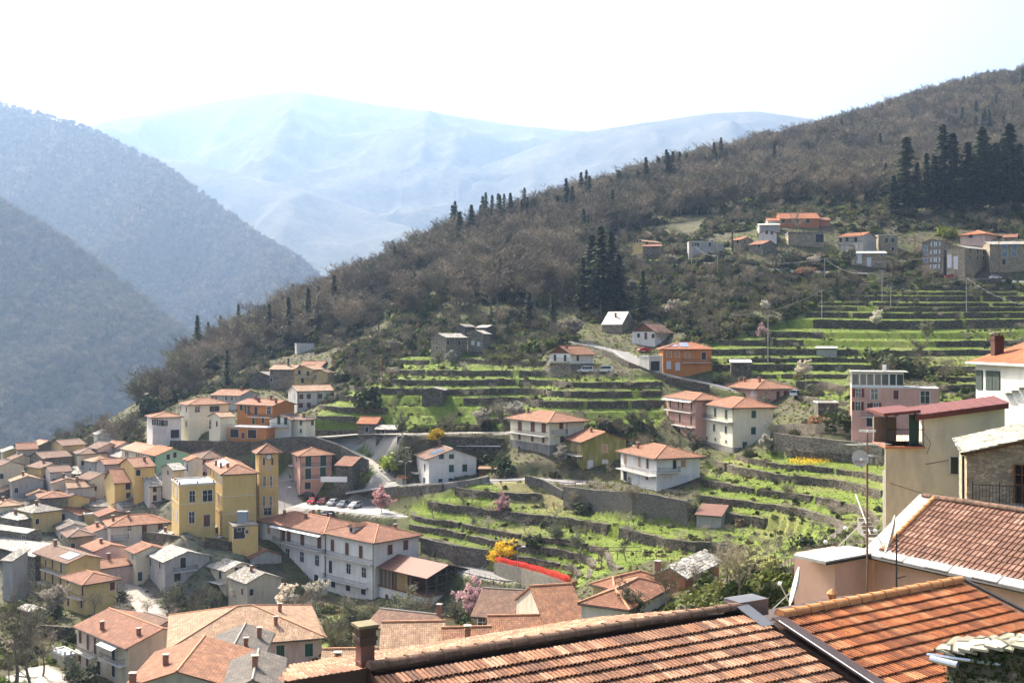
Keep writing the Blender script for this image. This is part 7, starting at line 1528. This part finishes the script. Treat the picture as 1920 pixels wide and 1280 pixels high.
c2 = at(1884, 800, 69); m = MB(); da2 = Vector((.22, -.975, 0)); z5 = at(1884, 738, 69).z
m.poly([(c2.x, c2.y, -20), tuple(c2 + da2 * 7 + Vector((0, 0, -20 - c2.z))), tuple(c2 + da2 * 7 + Vector((0, 0, z5 + 2.2 - c2.z))), (c2.x, c2.y, z5)][::-1]); m.box(c2.x + .02, c2.x + 5, c2.y, c2.y + 4, -20, z5); m.build('wall', P['white'], U2)
m = MB(); rr = random.Random(4)
for i in range(11):
    for j_ in range(4):
        a = c2 + da2 * (i * .62) + Vector((-.35 + j_ * .5, 0, z5 - c2.z + .1 + i * .19 + j_ * .03 + rr.uniform(-.02, .02))); m.slab([a + da2 * .7, a + Vector((.55, 0, 0)) + da2 * .7, a + Vector((.55, 0, -.02)), a], .05)
o = m.build('slate_slabs', stonem('pale_slate', (.46, .43, .36)), U2); o['kind'] = 'stuff'
# I6: ivy-clad wall with slab coping, bottom right corner
V_ = empty('wall', (0, 0, 0)); tag(V_, 'ivy-covered stone wall with pale slab coping in the bottom right corner', 'wall', kind='thing')
w0 = at(1775, 1222, 11.5); w1 = at(1990, 1203, 10.6); dw = (w1 - w0); dw.z = 0; dw.normalize(); nw = Vector((dw.y, -dw.x, 0)); Lw = (w1 - w0).length
m = MB(); m.poly([w0 + Vector((0, 0, -3)), w1 + Vector((0, 0, -3)), w1, w0]); m.poly([w0 + Vector((0, 0, -3)), w0, w0 - nw * .8, w0 - nw * .8 + Vector((0, 0, -3))]); m.build('masonry', P['stone'], V_)
rr = random.Random(2)
for i in range(9):
    a = -.12 + i * .14; m = MB(); zz = .03 + rr.uniform(0, .03) + .012 * i * 0; wl = rr.uniform(.16, .24); q0 = w0 + dw * a + nw * rr.uniform(.05, .1); lf = (w1.z - w0.z) / Lw * a
    m.slab([q0 + Vector((0, 0, zz + lf)), q0 + dw * wl + Vector((0, 0, zz + lf + rr.uniform(-.01, .015))), q0 + dw * wl - nw * .5 + Vector((0, 0, zz + lf + .05)), q0 - nw * .5 + Vector((0, 0, zz + lf + .05))], .025); m.build('coping_slab', stonem('mossy_slab_stone', (.34, .31, .25), 3.0, .4, (.2, .19, .13), (.12, .12, .06)), V_)
m = MB(); g0 = at(1745, 1234, 11.45); m.tube(g0, g0 + dw * .3, .035, n=8, cap=True); m.tube(g0 + Vector((0, .1, .015)), g0 + dw * .9 + Vector((0, .3, .05)), .02, n=6); m.build('gutter', flat('zinc', (.45, .48, .52), .35, .8), V_)
m = MB(); rr = random.Random(6)
for i in range(1500):
    a = rr.uniform(0, Lw); z_ = -rr.random() ** 1.1 * 1.0; 
    if a > .25 and rr.random() < .5 * (z_ < -.15) and (math.sin(a * 9) + math.sin(z_ * 11 + a * 4)) > .1: continue
    p = w0 + dw * a + nw * rr.uniform(.01, .07) + Vector((0, 0, z_ + (w1.z - w0.z) / Lw * a)); leafquad(m, p, (nw + rv(rr) * .6).normalized(), rr.uniform(.014, .03), rr)
m.build('ivy', LEAF['ivy'], V_)
# ---------------------------------------------------------------- open timber barn beside the long white building
TB = empty('timber_barn', (0, 0, 0)); tag(TB, 'open timber barn with brown sheet roof on a white arched ground floor', 'barn', kind='thing')
tb = R(43.5); ub = Vector((-math.cos(tb), math.sin(tb), 0)); vb = Vector((math.sin(tb), math.cos(tb), 0)); C0 = at(800, 1080, 207.6); LB = 14.6; WB = 10.5
TB.location = C0; TB.rotation_euler = (0, 0, R(90 - 43.5)); zl = -4.1; zg = -9.5
m = MB(); m.box(0, WB, 0, LB, zg, zl); m.build('wall', P['white'], TB)
m = MB(); m.box(.2, WB - .2, 5.2, LB, zl, -.3); m.build('back_room', P['wood'], TB)
m = MB(); m.box(-.3, WB + .3, -.3, LB, zl, zl + .22); m.build('floor_slab', P['wood'], TB)
rise = WB / 2 * math.tan(R(17)); m = MB(); m.slab([(-.7, LB, -.2), (-.7, -.8, -.2), (WB / 2, -.8, rise), (WB / 2, LB, rise)], .12); m.slab([(WB + .7, -.8, -.2), (WB + .7, LB, -.2), (WB / 2, LB, rise), (WB / 2, -.8, rise)], .12); m.build('roof', RF['metal'], TB)
TIM = flat('grey_timber', (.10, .08, .06), .9)
for (x_, y_) in [(0, 0), (0, 4.5), (0, 9), (WB / 2, 0), (WB, 0), (WB, 5), (WB * .25, 0), (WB * .75, 0), (WB + 4, 0), (WB + 4, 4)]:
    MB().box(x_ - .13, x_ + .13, y_ - .13, y_ + .13, zl, -.15 if x_ in (0, WB) or x_ > WB else rise - .4 - abs(x_ - WB / 2) * .28).build('post', TIM, TB)
for x0, x1, y_, zz in ((0, WB, 0, -.35), (0, WB, 0, zl + 1.9), (WB, WB + 4, 0, -.35)): MB().box(x0, x1, y_ - .08, y_ + .08, zz, zz + .18).build('beam', TIM, TB)
MB().box(-.08, .08, 0, LB, -.4, -.22).build('beam', TIM, TB); MB().tube((0, 0, -.4), (WB / 2, 0, rise - .25), .09).build('rafter', TIM, TB); MB().tube((WB, 0, -.4), (WB / 2, 0, rise - .25), .09).build('rafter', TIM, TB)
BD = [flat('board_honey', (.30, .19, .08), .85), flat('board_brown', (.12, .08, .05), .85), flat('board_grey', (.2, .17, .13), .85)]
for i in range(22):
    y_ = 5.6 + i * .4; 
    if 9 < y_ < 10.2: continue
    MB().box(-.06, .0, y_, y_ + .36, zl + .22, -.42 - .06 * (i % 3)).build('board', BD[0 if y_ < 9 else (1 if i % 3 else 2)], TB)
for i in range(5):
    y_ = 2.0 + i * 2.5; m = MB(); ar = [(-.04, y_ + .55 * math.cos(a), zg + 3.6 + .55 * math.sin(a)) for a in np.linspace(0, math.pi, 9)]
    m.poly([(-.04, y_ + .55, zg + 1.6)] + ar + [(-.04, y_ - .55, zg + 1.6)]); m.build('arched_window', GLASS if i % 2 else SH['b'], TB)
# ---------------------------------------------------------------- free walls along roads and gardens
def pxwall(pts, hgt, label, mat, thick=.5, name='stone_wall', cat='wall', base=None, flip=False):
    W_ = [gp(a, b) for a, b in pts]; Q = []
    for a, b in zip(W_[:-1], W_[1:]):
        k = max(1, int((b - a).length / 2.0)); Q += [a.lerp(b, i / k) for i in range(k)]
    Q.append(W_[-1])
    if flip: Q = Q[::-1]
    zt = [q.z + (hgt(i / (len(Q) - 1)) if callable(hgt) else hgt) for i, q in enumerate(Q)]
    for _ in range(3): zt = [zt[0]] + [(zt[i - 1] + 2 * zt[i] + zt[i + 1]) / 4 for i in range(1, len(zt) - 1)] + [zt[-1]]
    return wall_strip([(q.x, q.y) for q in Q], zt, [q.z - 2.5 for q in Q], thick, name, P[mat], label, cat, rough=.05)
pxwall([(276, 844), (350, 848), (430, 848), (470, 850)], 2.6, 'stone retaining wall under the row of houses, left part', 'dry')
pxwall([(470, 852), (530, 850), (590, 842), (640, 862), (690, 885)], 3.0, 'dark stone retaining wall behind the clock tower and pink house', 'dark')
pxwall([(1058, 950), (1130, 957), (1200, 968), (1290, 985)], 4.0, 'tall grey retaining wall below the white villa', 'garden', name='retaining_wall')
pxwall([(985, 905), (1020, 915), (1056, 935)], 1.7, 'garden wall beside the lawn', 'garden', name='garden_wall')
pxwall([(790, 1036), (850, 1050), (915, 1062)], 3.0, 'dark mossy wall of the garden behind the timber barn', 'dark')
pxwall([(928, 1078), (980, 1092), (1030, 1108), (1062, 1122)], 2.6, 'grey wall carrying the red hedge', 'garden', name='retaining_wall')
pxwall([(1452, 848), (1520, 852), (1600, 862), (1655, 872)], 3.4, 'rubble stone wall below the railed lane', 'stone', name='retaining_wall')
pxwall([(1452, 815), (1530, 815), (1640, 822)], 2.0, 'stone garden wall above the railed lane', 'stone2', name='garden_wall')
pxwall([(620, 935), (700, 932), (760, 926), (830, 920)], 1.6, 'low dark wall along the car park road', 'dark')
pxwall([(800, 925), (860, 915), (918, 905)], 1.3, 'grey roadside wall below the gable villa', 'conc', name='roadside_wall')
pxwall([(385, 1025), (430, 1032), (478, 1040)], 2.0, 'mossy stone wall below the town hall', 'dry')
pxwall([(255, 1010), (320, 1015), (385, 1030)], 1.6, 'stone wall along the lane under the yellow wing', 'dry')
pxwall([(745, 832), (850, 831), (945, 838)], 1.6, 'stone wall under the lane railing', 'dry')
pxwall([(30, 1215), (75, 1195), (140, 1200)], 2.2, 'ruined garden wall at the bottom left', 'dry')
pxwall([(1130, 665), (1180, 690), (1250, 718), (1330, 735)], 1.6, 'stone wall below the upper road', 'dry')
# red hedge on the concrete wall
H0 = [gp(a, b) for a, b in [(928, 1078), (980, 1092), (1030, 1108), (1062, 1122)]]; m = MB(); rr = random.Random(12)
for i in range(9000):
    t = rr.random() * 3; k = min(int(t), 2); p = H0[k].lerp(H0[k + 1], t - k); d = H0[k + 1] - H0[k]; n = Vector((-d.y, d.x, 0)).normalized(); a = rr.uniform(-1, 1); hz_ = rr.random() ** .7
    q = p + n * (.4 + a * .75 * math.sqrt(max(0, 1 - hz_ * hz_ * .8))) + Vector((0, 0, 2.45 + hz_ * 1.15 + .06 * math.sin(t * 9))); leafquad(m, q, (Vector((0, 0, 1)) * hz_ - n * a * -.6 + rv(rr) * .6).normalized(), rr.uniform(.05, .11), rr)
tag(m.build('hedge', LEAF['red']), 'long red-leaved hedge curving above the grey road', 'hedge', kind='thing')
# yellow flowers on the terrace
m = MB(); rr = random.Random(13); pc = gp(1528, 864)
for i in range(1600):
    a = rr.uniform(0, 6.28); d = math.sqrt(rr.random()); x_, y_ = pc.x + d * 5.2 * math.cos(a), pc.y + d * 3 * math.sin(a); leafquad(m, Vector((x_, y_, gz(x_, y_) + rr.uniform(.05, .7))), rv(rr), rr.uniform(.06, .14), rr)
tag(m.build('flower_patch', LEAF['yellow']), 'patch of yellow flowers on the terrace below the railed lane', 'flowers', kind='thing')
# ---------------------------------------------------------------- fences and railings along roads
def railing(pts, label, hgt=1.0, gap=1.5, name='railing', mat=DARKM, lift=0.1, rails=(1.0, .5)):
    W_ = [gp(a, b) for a, b in pts]; root = empty(name, W_[0]); tag(root, label, 'railing', kind='thing'); Q = []
    for a, b in zip(W_[:-1], W_[1:]):
        k = max(1, int((b - a).length / gap)); Q += [a.lerp(b, i / k) for i in range(k)]
    Q.append(W_[-1]); o = W_[0]
    for q in Q: MB().tube(q - o + Vector((0, 0, -.3)), q - o + Vector((0, 0, hgt + lift)), .035).build('post', mat, root)
    for f in rails:
        m = MB()
        for a, b in zip(Q[:-1], Q[1:]): m.tube(a - o + Vector((0, 0, hgt * f + lift)), b - o + Vector((0, 0, hgt * f + lift)), .025)
        m.build('rail', mat, root)
railing([(880, 1082), (930, 1098), (980, 1114), (1020, 1128)], 'thin railing along the grey road below the red hedge', 1.1)
railing([(1452, 829), (1550, 832), (1650, 840)], 'railing of the lane below the pink glazed house')
railing([(745, 818), (850, 816), (945, 820)], 'railing of the lane right of the stone cottage')
railing([(280, 833), (350, 834), (430, 834)], 'railing on the wall in front of the white wing')
railing([(1100, 650), (1150, 663), (1172, 680)], 'pale guard rail on the bend of the upper road', 1.0, 1.5, mat=WHITEP)
railing([(1065, 944), (1150, 955), (1290, 976)], 'wire fence on top of the tall retaining wall', 4.9, 2.0, 'fence', rails=(1.0, .93))
for i, pts in enumerate([[(1000, 1020), (1100, 1035), (1200, 1048), (1300, 1062)], [(960, 1058), (1050, 1075), (1090, 1085)], [(1330, 1060), (1430, 1058), (1520, 1075)]]):
    railing(pts, ['stake fence along the long garden terrace', 'stake fence in the vegetable garden', 'stake fence by the sloping meadow'][i], 1.2, 2.4, 'fence', P['wood'], rails=(.8,))
# ---------------------------------------------------------------- poles, lamps and wires
WIREM = flat('wire', (.30, .29, .28), .6); CONP = flat('concrete_pole', (.36, .34, .31), .9)
POLE = {}
def pole(key, px, py, top, label, wood=False, name='utility_pole', r0=.14):
    p = gp(px, py); hgt = (py - top) / F * p.y; o = empty(name, p); tag(o, label, 'utility pole', kind='thing')
    MB().tube((0, 0, -.5), (0, 0, hgt), r0, r0 * .7, 8, cap=True).build('shaft', P['wood'] if wood else CONP, o)
    MB().box(-.6, .6, -.05, .05, hgt - .35, hgt - .25).build('crossarm', DARKM, o)
    for s in (-.5, 0, .5): MB().tube((s, 0, hgt - .25), (s, 0, hgt - .08), .04, n=6).build('insulator', WHITEP, o)
    POLE[key] = p + Vector((0, 0, hgt - .1))
pole('a', 1440, 690, 595, 'tall grey utility pole left of the vine terraces'); pole('b', 1541, 602, 546, 'utility pole at the left end of the top terrace'); pole('c', 1654, 568, 506, 'utility pole below the pale-roofed stone house', ); pole('d', 1812, 588, 522, 'white utility pole on the top right terraces'); pole('e', 1873, 545, 452, 'dark wooden pole right of the big stone barn', True); pole('f', 1546, 527, 484, 'utility pole under the russet bushes'); pole('g', 1345, 516, 480, 'utility pole at the left end of the upper road')
pole('h', 1297, 503, 455, 'utility pole below the long grey house'); pole('i', 1715, 474, 430, 'wooden pole beside the square brown stone house', True); pole('j', 1670, 576, 536, 'short pole beside the pole below the pale-roofed house'); pole('k', 717, 718, 668, 'pole beside the ivy-clad cypress', True); pole('l', 1371, 638, 590, 'wooden pole on the brushy slope', True)
def wire(a, b, sag, label):
    m = MB(); pts = [a.lerp(b, i / 14) - Vector((0, 0, sag * 4 * (i / 14) * (1 - i / 14))) for i in range(15)]
    for p, q in zip(pts[:-1], pts[1:]): m.tube(p, q, .035, n=3)
    tag(m.build('power_line', WIREM), label, 'wire', kind='thing')
for a, b, s, l in [('h', 'g', 1.5, 'power line left of the upper road'), ('g', 'f', 2.5, 'power line over the upper road, left span'), ('f', 'c', 3, 'power line over the brushy bank below the village'), ('c', 'd', 3, 'power line over the top terraces'), ('f', 'e', 4, 'long sagging power line in front of the stone barn'), ('h', 'f', 4, 'upper power line in front of the grey house'), ('l', 'b', 2, 'power line over the brushy slope')]: wire(POLE[a], POLE[b], s, l)
wire(POLE['k'], gp(782, 722) + Vector((0, 0, 2)), 3, 'sagging wires running down to the stone hut'); wire(POLE['d'], at(1990, 575, 300), 3, 'power line leaving the frame at the right')
def lamp(px, py, top, label, arms=1, globe=False, Y=None):
    p = gp(px, py) if Y is None else at(px, py, Y); hgt = (py - top) / F * p.y; o = empty('street_lamp', p); tag(o, label, 'street lamp', kind='thing')
    MB().tube((0, 0, -.5), (0, 0, hgt), .06, .045, 8).build('post', DARKM if globe else CONP, o)
    if globe:
        m = MB(); r_ = .17; nn = 10
        for i in range(6):
            for j in range(nn):
                t0, t1 = math.pi * i / 6, math.pi * (i + 1) / 6; f0_, f1 = 2 * math.pi * j / nn, 2 * math.pi * (j + 1) / nn
                m.poly([(r_ * math.sin(t) * math.cos(f), r_ * math.sin(t) * math.sin(f), hgt + r_ * math.cos(t)) for t, f in ((t0, f0_), (t1, f0_), (t1, f1), (t0, f1))])
        m.build('globe', flat('opal_globe', (.8, .8, .78), .3, 0, .02), o, smooth=True)
    else:
        for s in ([1] if arms == 1 else [-1, 1]):
            m = MB(); m.tube((0, 0, hgt), (s * .9, 0, hgt + .35), .035); m.build('arm', CONP, o); MB().box(min(s * .8, s * 1.5), max(s * .8, s * 1.5), -.12, .12, hgt + .3, hgt + .42).build('lamp_head', WHITEP, o)
lamp(760, 925, 868, 'double-armed street lamp before the gable villa', 2); lamp(1511, 740, 697, 'street lamp behind the long salmon house'); lamp(970, 1112, 1030, 'thin street lamp beside the red hedge'); lamp(534, 965, 918, 'street lamp beside the clock tower street')
lamp(1548, 1046, 1016, 'white globe lamp, lower of two beside the dark conifer bush', globe=True, Y=86); lamp(1585, 1042, 990, 'white globe lamp, higher of two beside the steps', globe=True, Y=84)
# ---------------------------------------------------------------- cars
def car_mesh(kind, paint):
    """side profile lofted across the width; x forward"""
    L_, w_, = (3.9, .82) if kind != 'van' else (4.4, .9); m = MB(); zb = .32
    low = [(-L_ / 2, .45), (-L_ / 2 + .02, .85), (-L_ / 2 + .15, .95), (L_ / 2 - 1.0, .98), (L_ / 2 - .12, .78), (L_ / 2, .6), (L_ / 2, .42), (L_ / 2 - .1, zb), (-L_ / 2 + .1, zb)]
    top = [(-L_ / 2 + .12, .95), (-L_ / 2 + .5, 1.42), (-.2, 1.48), (.35, 1.42), (L_ / 2 - 1.05, .98)] if kind != 'van' else [(-L_ / 2 + .05, .95), (-L_ / 2 + .2, 1.78), (.5, 1.8), (.9, 1.7), (L_ / 2 - 1.0, .98)]
    def loft(prof, wa, wb, zr):
        A = [(x, -(wa if z < zr else wb), z) for x, z in prof]; B_ = [(x, (wa if z < zr else wb), z) for x, z in prof]; k = len(prof)
        m.poly(A); m.poly(B_[::-1])
        for i in range(k): j = (i + 1) % k; m.poly([A[j], A[i], B_[i], B_[j]])
    loft(low[::-1], w_, w_, 9); loft(top[::-1], w_ - .04, w_ - .2, 1.1); body = m.mesh('body', paint)
    g = MB(); t = top; 
    for s in (-1, 1):
        q = [(t[0][0] + .25, s * (w_ - .045), 1.0), (t[1][0] + .12, s * (w_ - .185), t[1][1] - .08), (t[3][0] - .03, s * (w_ - .185), t[3][1] - .06), (t[4][0] - .2, s * (w_ - .045), 1.0)]; q = [(x, y * 1.03, z) for x, y, z in q]; g.poly(q if s < 0 else q[::-1])
    e = .015; g.poly([(t[4][0] - .02 + e, -w_ + .12, 1.03), (t[4][0] - .02 + e, w_ - .12, 1.03), (t[3][0] + .04 + e, w_ - .26, t[3][1] - .04 + e), (t[3][0] + .04 + e, -w_ + .26, t[3][1] - .04 + e)])
    g.poly([(t[0][0] + .02 - e, w_ - .12, 1.03), (t[0][0] + .02 - e, -w_ + .12, 1.03), (t[1][0] - .03 - e, -w_ + .26, t[1][1] - .06), (t[1][0] - .03 - e, w_ - .26, t[1][1] - .06)])
    wh = MB(); wh.tube((0, -.1, 0), (0, .1, 0), .31, n=14, cap=True); rim = MB(); rim.tube((0, -.11, 0), (0, .11, 0), .18, n=10, cap=True)
    hl = MB().box(-.06, .03, -.17, .17, -.07, .07)
    return body, g.mesh('windows', GLASS), wh.mesh('wheel', flat('tyre', (.02, .02, .02), .9)), rim.mesh('rim', flat('wheel_rim', (.4, .4, .42), .35, .6)), hl.mesh('headlight', flat('lamp_glass', (.7, .7, .7), .15)), L_, w_
CARC = {}
def paint(n, c):
    if n in MATS: return MATS[n]
    m, t, b = nmat(n); b.inputs['Base Color'].default_value = (*c, 1); b.inputs['Roughness'].default_value = .28; b.inputs['Metallic'].default_value = .2; b.inputs['Coat Weight'].default_value = .5; MATS[n] = m; return m
def car(px, py, head, kind, col, label, Y=None):
    key = (kind, col)
    if key not in CARC: CARC[key] = car_mesh(kind, paint('paint_' + col, {'red': (.42, .015, .03), 'rust': (.33, .05, .03), 'silver': (.45, .47, .50), 'grey': (.22, .24, .27), 'white': (.68, .68, .68), 'dark': (.03, .035, .05)}[col]))
    b, g, wh, rim, hl, L_, w_ = CARC[key]; p = gp(px, py) if Y is None else at(px, py, Y); z = max(p.z, lz + .12 if inpoly(np.array([p.x]), np.array([p.y]), LOTP)[0] else -1e9) if Y is None else p.z
    o = empty('parked_car', (p.x, p.y, z + .05), R(head)); tag(o, label, 'car', 'parked cars', 'thing')
    def add(n, me, loc=(0, 0, 0), par=o): c = bpy.data.objects.new(n, me); COL.objects.link(c); c.parent = par; c.location = loc; return c
    bo = add('body', b); add('window', g, par=bo)
    for sx in (-1, 1):
        for sy in (-1, 1):
            w2 = add('wheel', wh, (sx * L_ * .31, sy * (w_ - .08), .31)); add('rim', rim, par=w2)
    for sy in (-1, 1): add('headlight', hl, (L_ / 2 - .02, sy * (w_ - .2), .68))
for a in [(586, 945, -100, 'car', 'red', 'bright red hatchback, leftmost of the parked row'), (606, 945, -100, 'car', 'rust', 'small rust-red car beside the bright red hatchback'), (624, 948, -105, 'car', 'silver', 'silver car in the middle of the parked row'), (643, 951, -105, 'car', 'grey', 'grey car right of the silver one'), (666, 953, -120, 'car', 'silver', 'silver-grey car at the right end of the parked row'), (574, 935, 170, 'car', 'dark', 'dark car half hidden behind the red hatchback'), (618, 972, 60, 'car', 'dark', 'dark car hidden behind the long building ridge'),
          (1098, 699, 170, 'van', 'white', 'white off-road car beside the white chalet, left'), (1132, 699, 175, 'van', 'white', 'white off-road car by the gate, right'), (1208, 660, 200, 'car', 'red', 'small red car near the white garage block'), (1752, 520, 170, 'car', 'rust', 'red car parked below the tall tenement'), (1782, 522, 175, 'car', 'red', 'dark red car parked below the stone barn'), (1866, 524, 5, 'car', 'white', 'pale car on the upper road near the wooden pole'), (1492, 745, 60, 'van', 'white', 'white van behind the long salmon house')]: car(*a)
# ---------------------------------------------------------------- aerials, dishes, odds and ends near the camera
def dish(c, r_, face, label, text=None, arm=True, post=None):
    o = empty('satellite_dish', c); tag(o, label, 'satellite dish', kind='thing'); f = Vector(face).normalized(); o.rotation_mode = 'QUATERNION'; o.rotation_quaternion = f.to_track_quat('Z', 'Y')
    m = MB(); nr, na = 5, 20; pt = lambda i, j, k=0: (r_ * i / nr * math.cos(2 * math.pi * j / na), r_ * i / nr * math.sin(2 * math.pi * j / na), .16 * r_ * (i / nr) ** 2 - .16 * r_ - k)
    for i in range(nr):
        for j in range(na):
            m.poly([pt(i, j), pt(i + 1, j), pt(i + 1, j + 1), pt(i, j + 1)]); m.poly([pt(i, j + 1, .015), pt(i + 1, j + 1, .015), pt(i + 1, j, .015), pt(i, j, .015)])
    m.build('reflector', flat('dish_paint', (.52, .48, .46), .5, 0, .04), o, smooth=True)
    m = MB(); m.tube((0, -r_ * .9, 0), (0, -.05, r_ * .7), .018); m.build('arm', CONP, o); m = MB(); m.tube((0, -.05, r_ * .62), (0, -.05, r_ * .78), .06, n=8, cap=True); m.build('receiver', WHITEP, o)
    if text:
        cu = bpy.data.curves.new('lettering', 'FONT'); cu.body = text; cu.size = r_ * .42; cu.align_x = 'CENTER'; cu.extrude = .002; t = bpy.data.objects.new('lettering', cu); COL.objects.link(t); t.parent = o; t.location = (0, -r_ * .55, -.02); me_ = bpy.data.meshes.new_from_object(t); bpy.data.objects.remove(t); me_.materials.clear(); me_.materials.append(flat('red_print', (.45, .04, .06), .6)); t = bpy.data.objects.new('lettering', me_); COL.objects.link(t); t.parent = o; t.location = (0, -r_ * .55, -.02)
    return o
mast = at(1626, 1020, 44); mt = empty('antenna_mast', mast); tag(mt, 'tall rusty aerial mast rising left of the beige wall', 'antenna', kind='thing')
RUST = flat('rusty_steel', (.22, .13, .09), .8); htop = (1020 - 812) / F * 44
MB().tube((0, 0, -4), (0, 0, htop), .045, n=8).build('mast', RUST, mt)
for k_, (zz, ang, nn, ln_) in enumerate([(htop + .1, 70, 9, 1.0), (htop - .45, 15, 11, 1.4), (htop - .9, 100, 7, .7)]):
    a = R(ang); dv_ = Vector((math.cos(a), math.sin(a), .0)); sd_ = Vector((-dv_.y, dv_.x, 0)); m = MB(); m.tube(Vector((0, 0, zz)) - dv_ * ln_ * .7, Vector((0, 0, zz)) + dv_ * ln_ * .7, .015); m.build('boom', CONP, mt)
    for i in range(nn): c = Vector((0, 0, zz)) + dv_ * ln_ * (-.65 + 1.3 * i / (nn - 1)); m = MB(); m.tube(c - sd_ * .33, c + sd_ * .33, .008); m.build('element', CONP, mt)
dish(at(1613, 859, 43.7), .34, (-.1, -1, .12), 'white satellite dish with red lettering on the rusty mast', 'BIGSAT')
dish(at(1489, 1098, 33), .62, (-.96, .2, .25), 'grey satellite dish seen edge-on beside the pale annex'); dish(at(1668, 1000, 38), .7, (-.93, .3, .25), 'pale satellite dish seen edge-on against the dark tiled roof')
wm = at(1681, 1110, 27.2); o = empty('wall_mast', wm); tag(o, 'thin dark mast bracketed to the pink wall', 'mast', kind='thing'); MB().tube((0, 0, -1), (0, 0, 1.5), .022, n=6).build('shaft', DARKM, o)
for zz in (.35, .0): MB().tube((0, 0, zz), (.3, .15, zz + .04), .015).build('bracket', DARKM, o)
for j, (a, l) in enumerate([((1622, 975, 46), 'guy wire running down left of the aerial mast'), ((1626, 900, 44), 'second guy wire across the terraces')]): wire(at(*a), at(1340 + 60 * j, 1240 - 60 * j, 60), .1, l) if j == 0 else None
# outside steps beside the beige house
st = empty('steps', at(1645, 1000, 62)); tag(st, 'concrete steps with pale handrail beside the beige wall', 'steps', kind='thing')
for i in range(9): MB().box(-.35, .35, i * .28, i * .28 + .28, -.4 + i * .0, -1.0 + i * .19).build('step', P['conc'], st)
MB().tube((-.42, 0, 0), (-.42, 2.6, 1.9), .03).build('handrail', WHITEP, st)
# clock tower and town hall extras
tk_ = at(455, 968, 232); o = empty('water_tank', tk_); tag(o, 'blue-grey metal tank against the town hall wall', 'tank', kind='thing'); MB().box(-1.0, 1.0, -.8, .8, -1.2, 1.1).build('tank_body', flat('tank_paint', (.26, .31, .36), .5), o); MB().box(-1.1, 1.1, -.9, .9, 1.1, 1.2).build('tank_lid', flat('tank_paint', (.26, .31, .36), .5), o)
bl_ = gp(700, 918); o = empty('billboard', (bl_.x - 4, bl_.y + .5, bl_.z)); tag(o, 'long white sign panel beside the car park', 'sign', kind='thing'); MB().box(-9, -2.5, -.04, .04, .6, 1.9).build('panel', WHITEP, o)
for x_ in (-8.5, -5.5, -3): MB().box(x_ - .05, x_ + .05, .05, .12, -.5, 1.9).build('post', CONP, o)
# yellow lower store in front of the town hall
# pergola in the vegetable garden
pg = gp(1150, 1050); o = empty('pergola', pg); tag(o, 'weathered timber pergola in the vegetable garden', 'pergola', kind='thing')
for i in range(7): MB().tube((-6 + i * 1.7, -1.6, 1.9), (-6 + i * 1.7 + .3, 1.4, 2.2), .05).build('rafter', TIM, o)
for i in range(4): MB().tube((-6 + i * 3.3, -1.4, -.5), (-6 + i * 3.3, -1.4, 2), .06).build('post', TIM, o)
for zz, yy in ((1.95, -1.4), (2.1, 1.2)): MB().tube((-6.4, yy, zz), (5, yy, zz), .05).build('beam', TIM, o)
# mobile-phone mast on the ridge
rm_ = at(1738, 200, 885); o = empty('radio_mast', rm_); tag(o, 'thin red and white radio mast on the ridge skyline', 'mast', kind='thing')
for i in range(6): MB().tube((0, 0, i * 4 - 6), (0, 0, i * 4 - 2), .25, n=5).build('mast_section', WHITEP if i % 2 else flat('mast_red', (.4, .06, .04), .6), o)
# ---------------------------------------------------------------- haze: one even box of air round everything
m = bpy.data.materials.new('haze'); m.use_nodes = True; t = m.node_tree; t.nodes.clear()
pv = t.nodes.new('ShaderNodeVolumePrincipled'); pv.inputs['Color'].default_value = (0.36, 0.53, 0.82, 1); pv.inputs['Density'].default_value = 1.2e-4; pv.inputs['Anisotropy'].default_value = 0.35
to = t.nodes.new('ShaderNodeOutputMaterial'); t.links.new(pv.outputs[0], to.inputs['Volume'])
hz = MB().box(-8000, 8000, -300, 10200, -1100, 2150).build('haze', m); tag(hz, 'pale spring haze filling the valley', 'haze', kind='stuff')
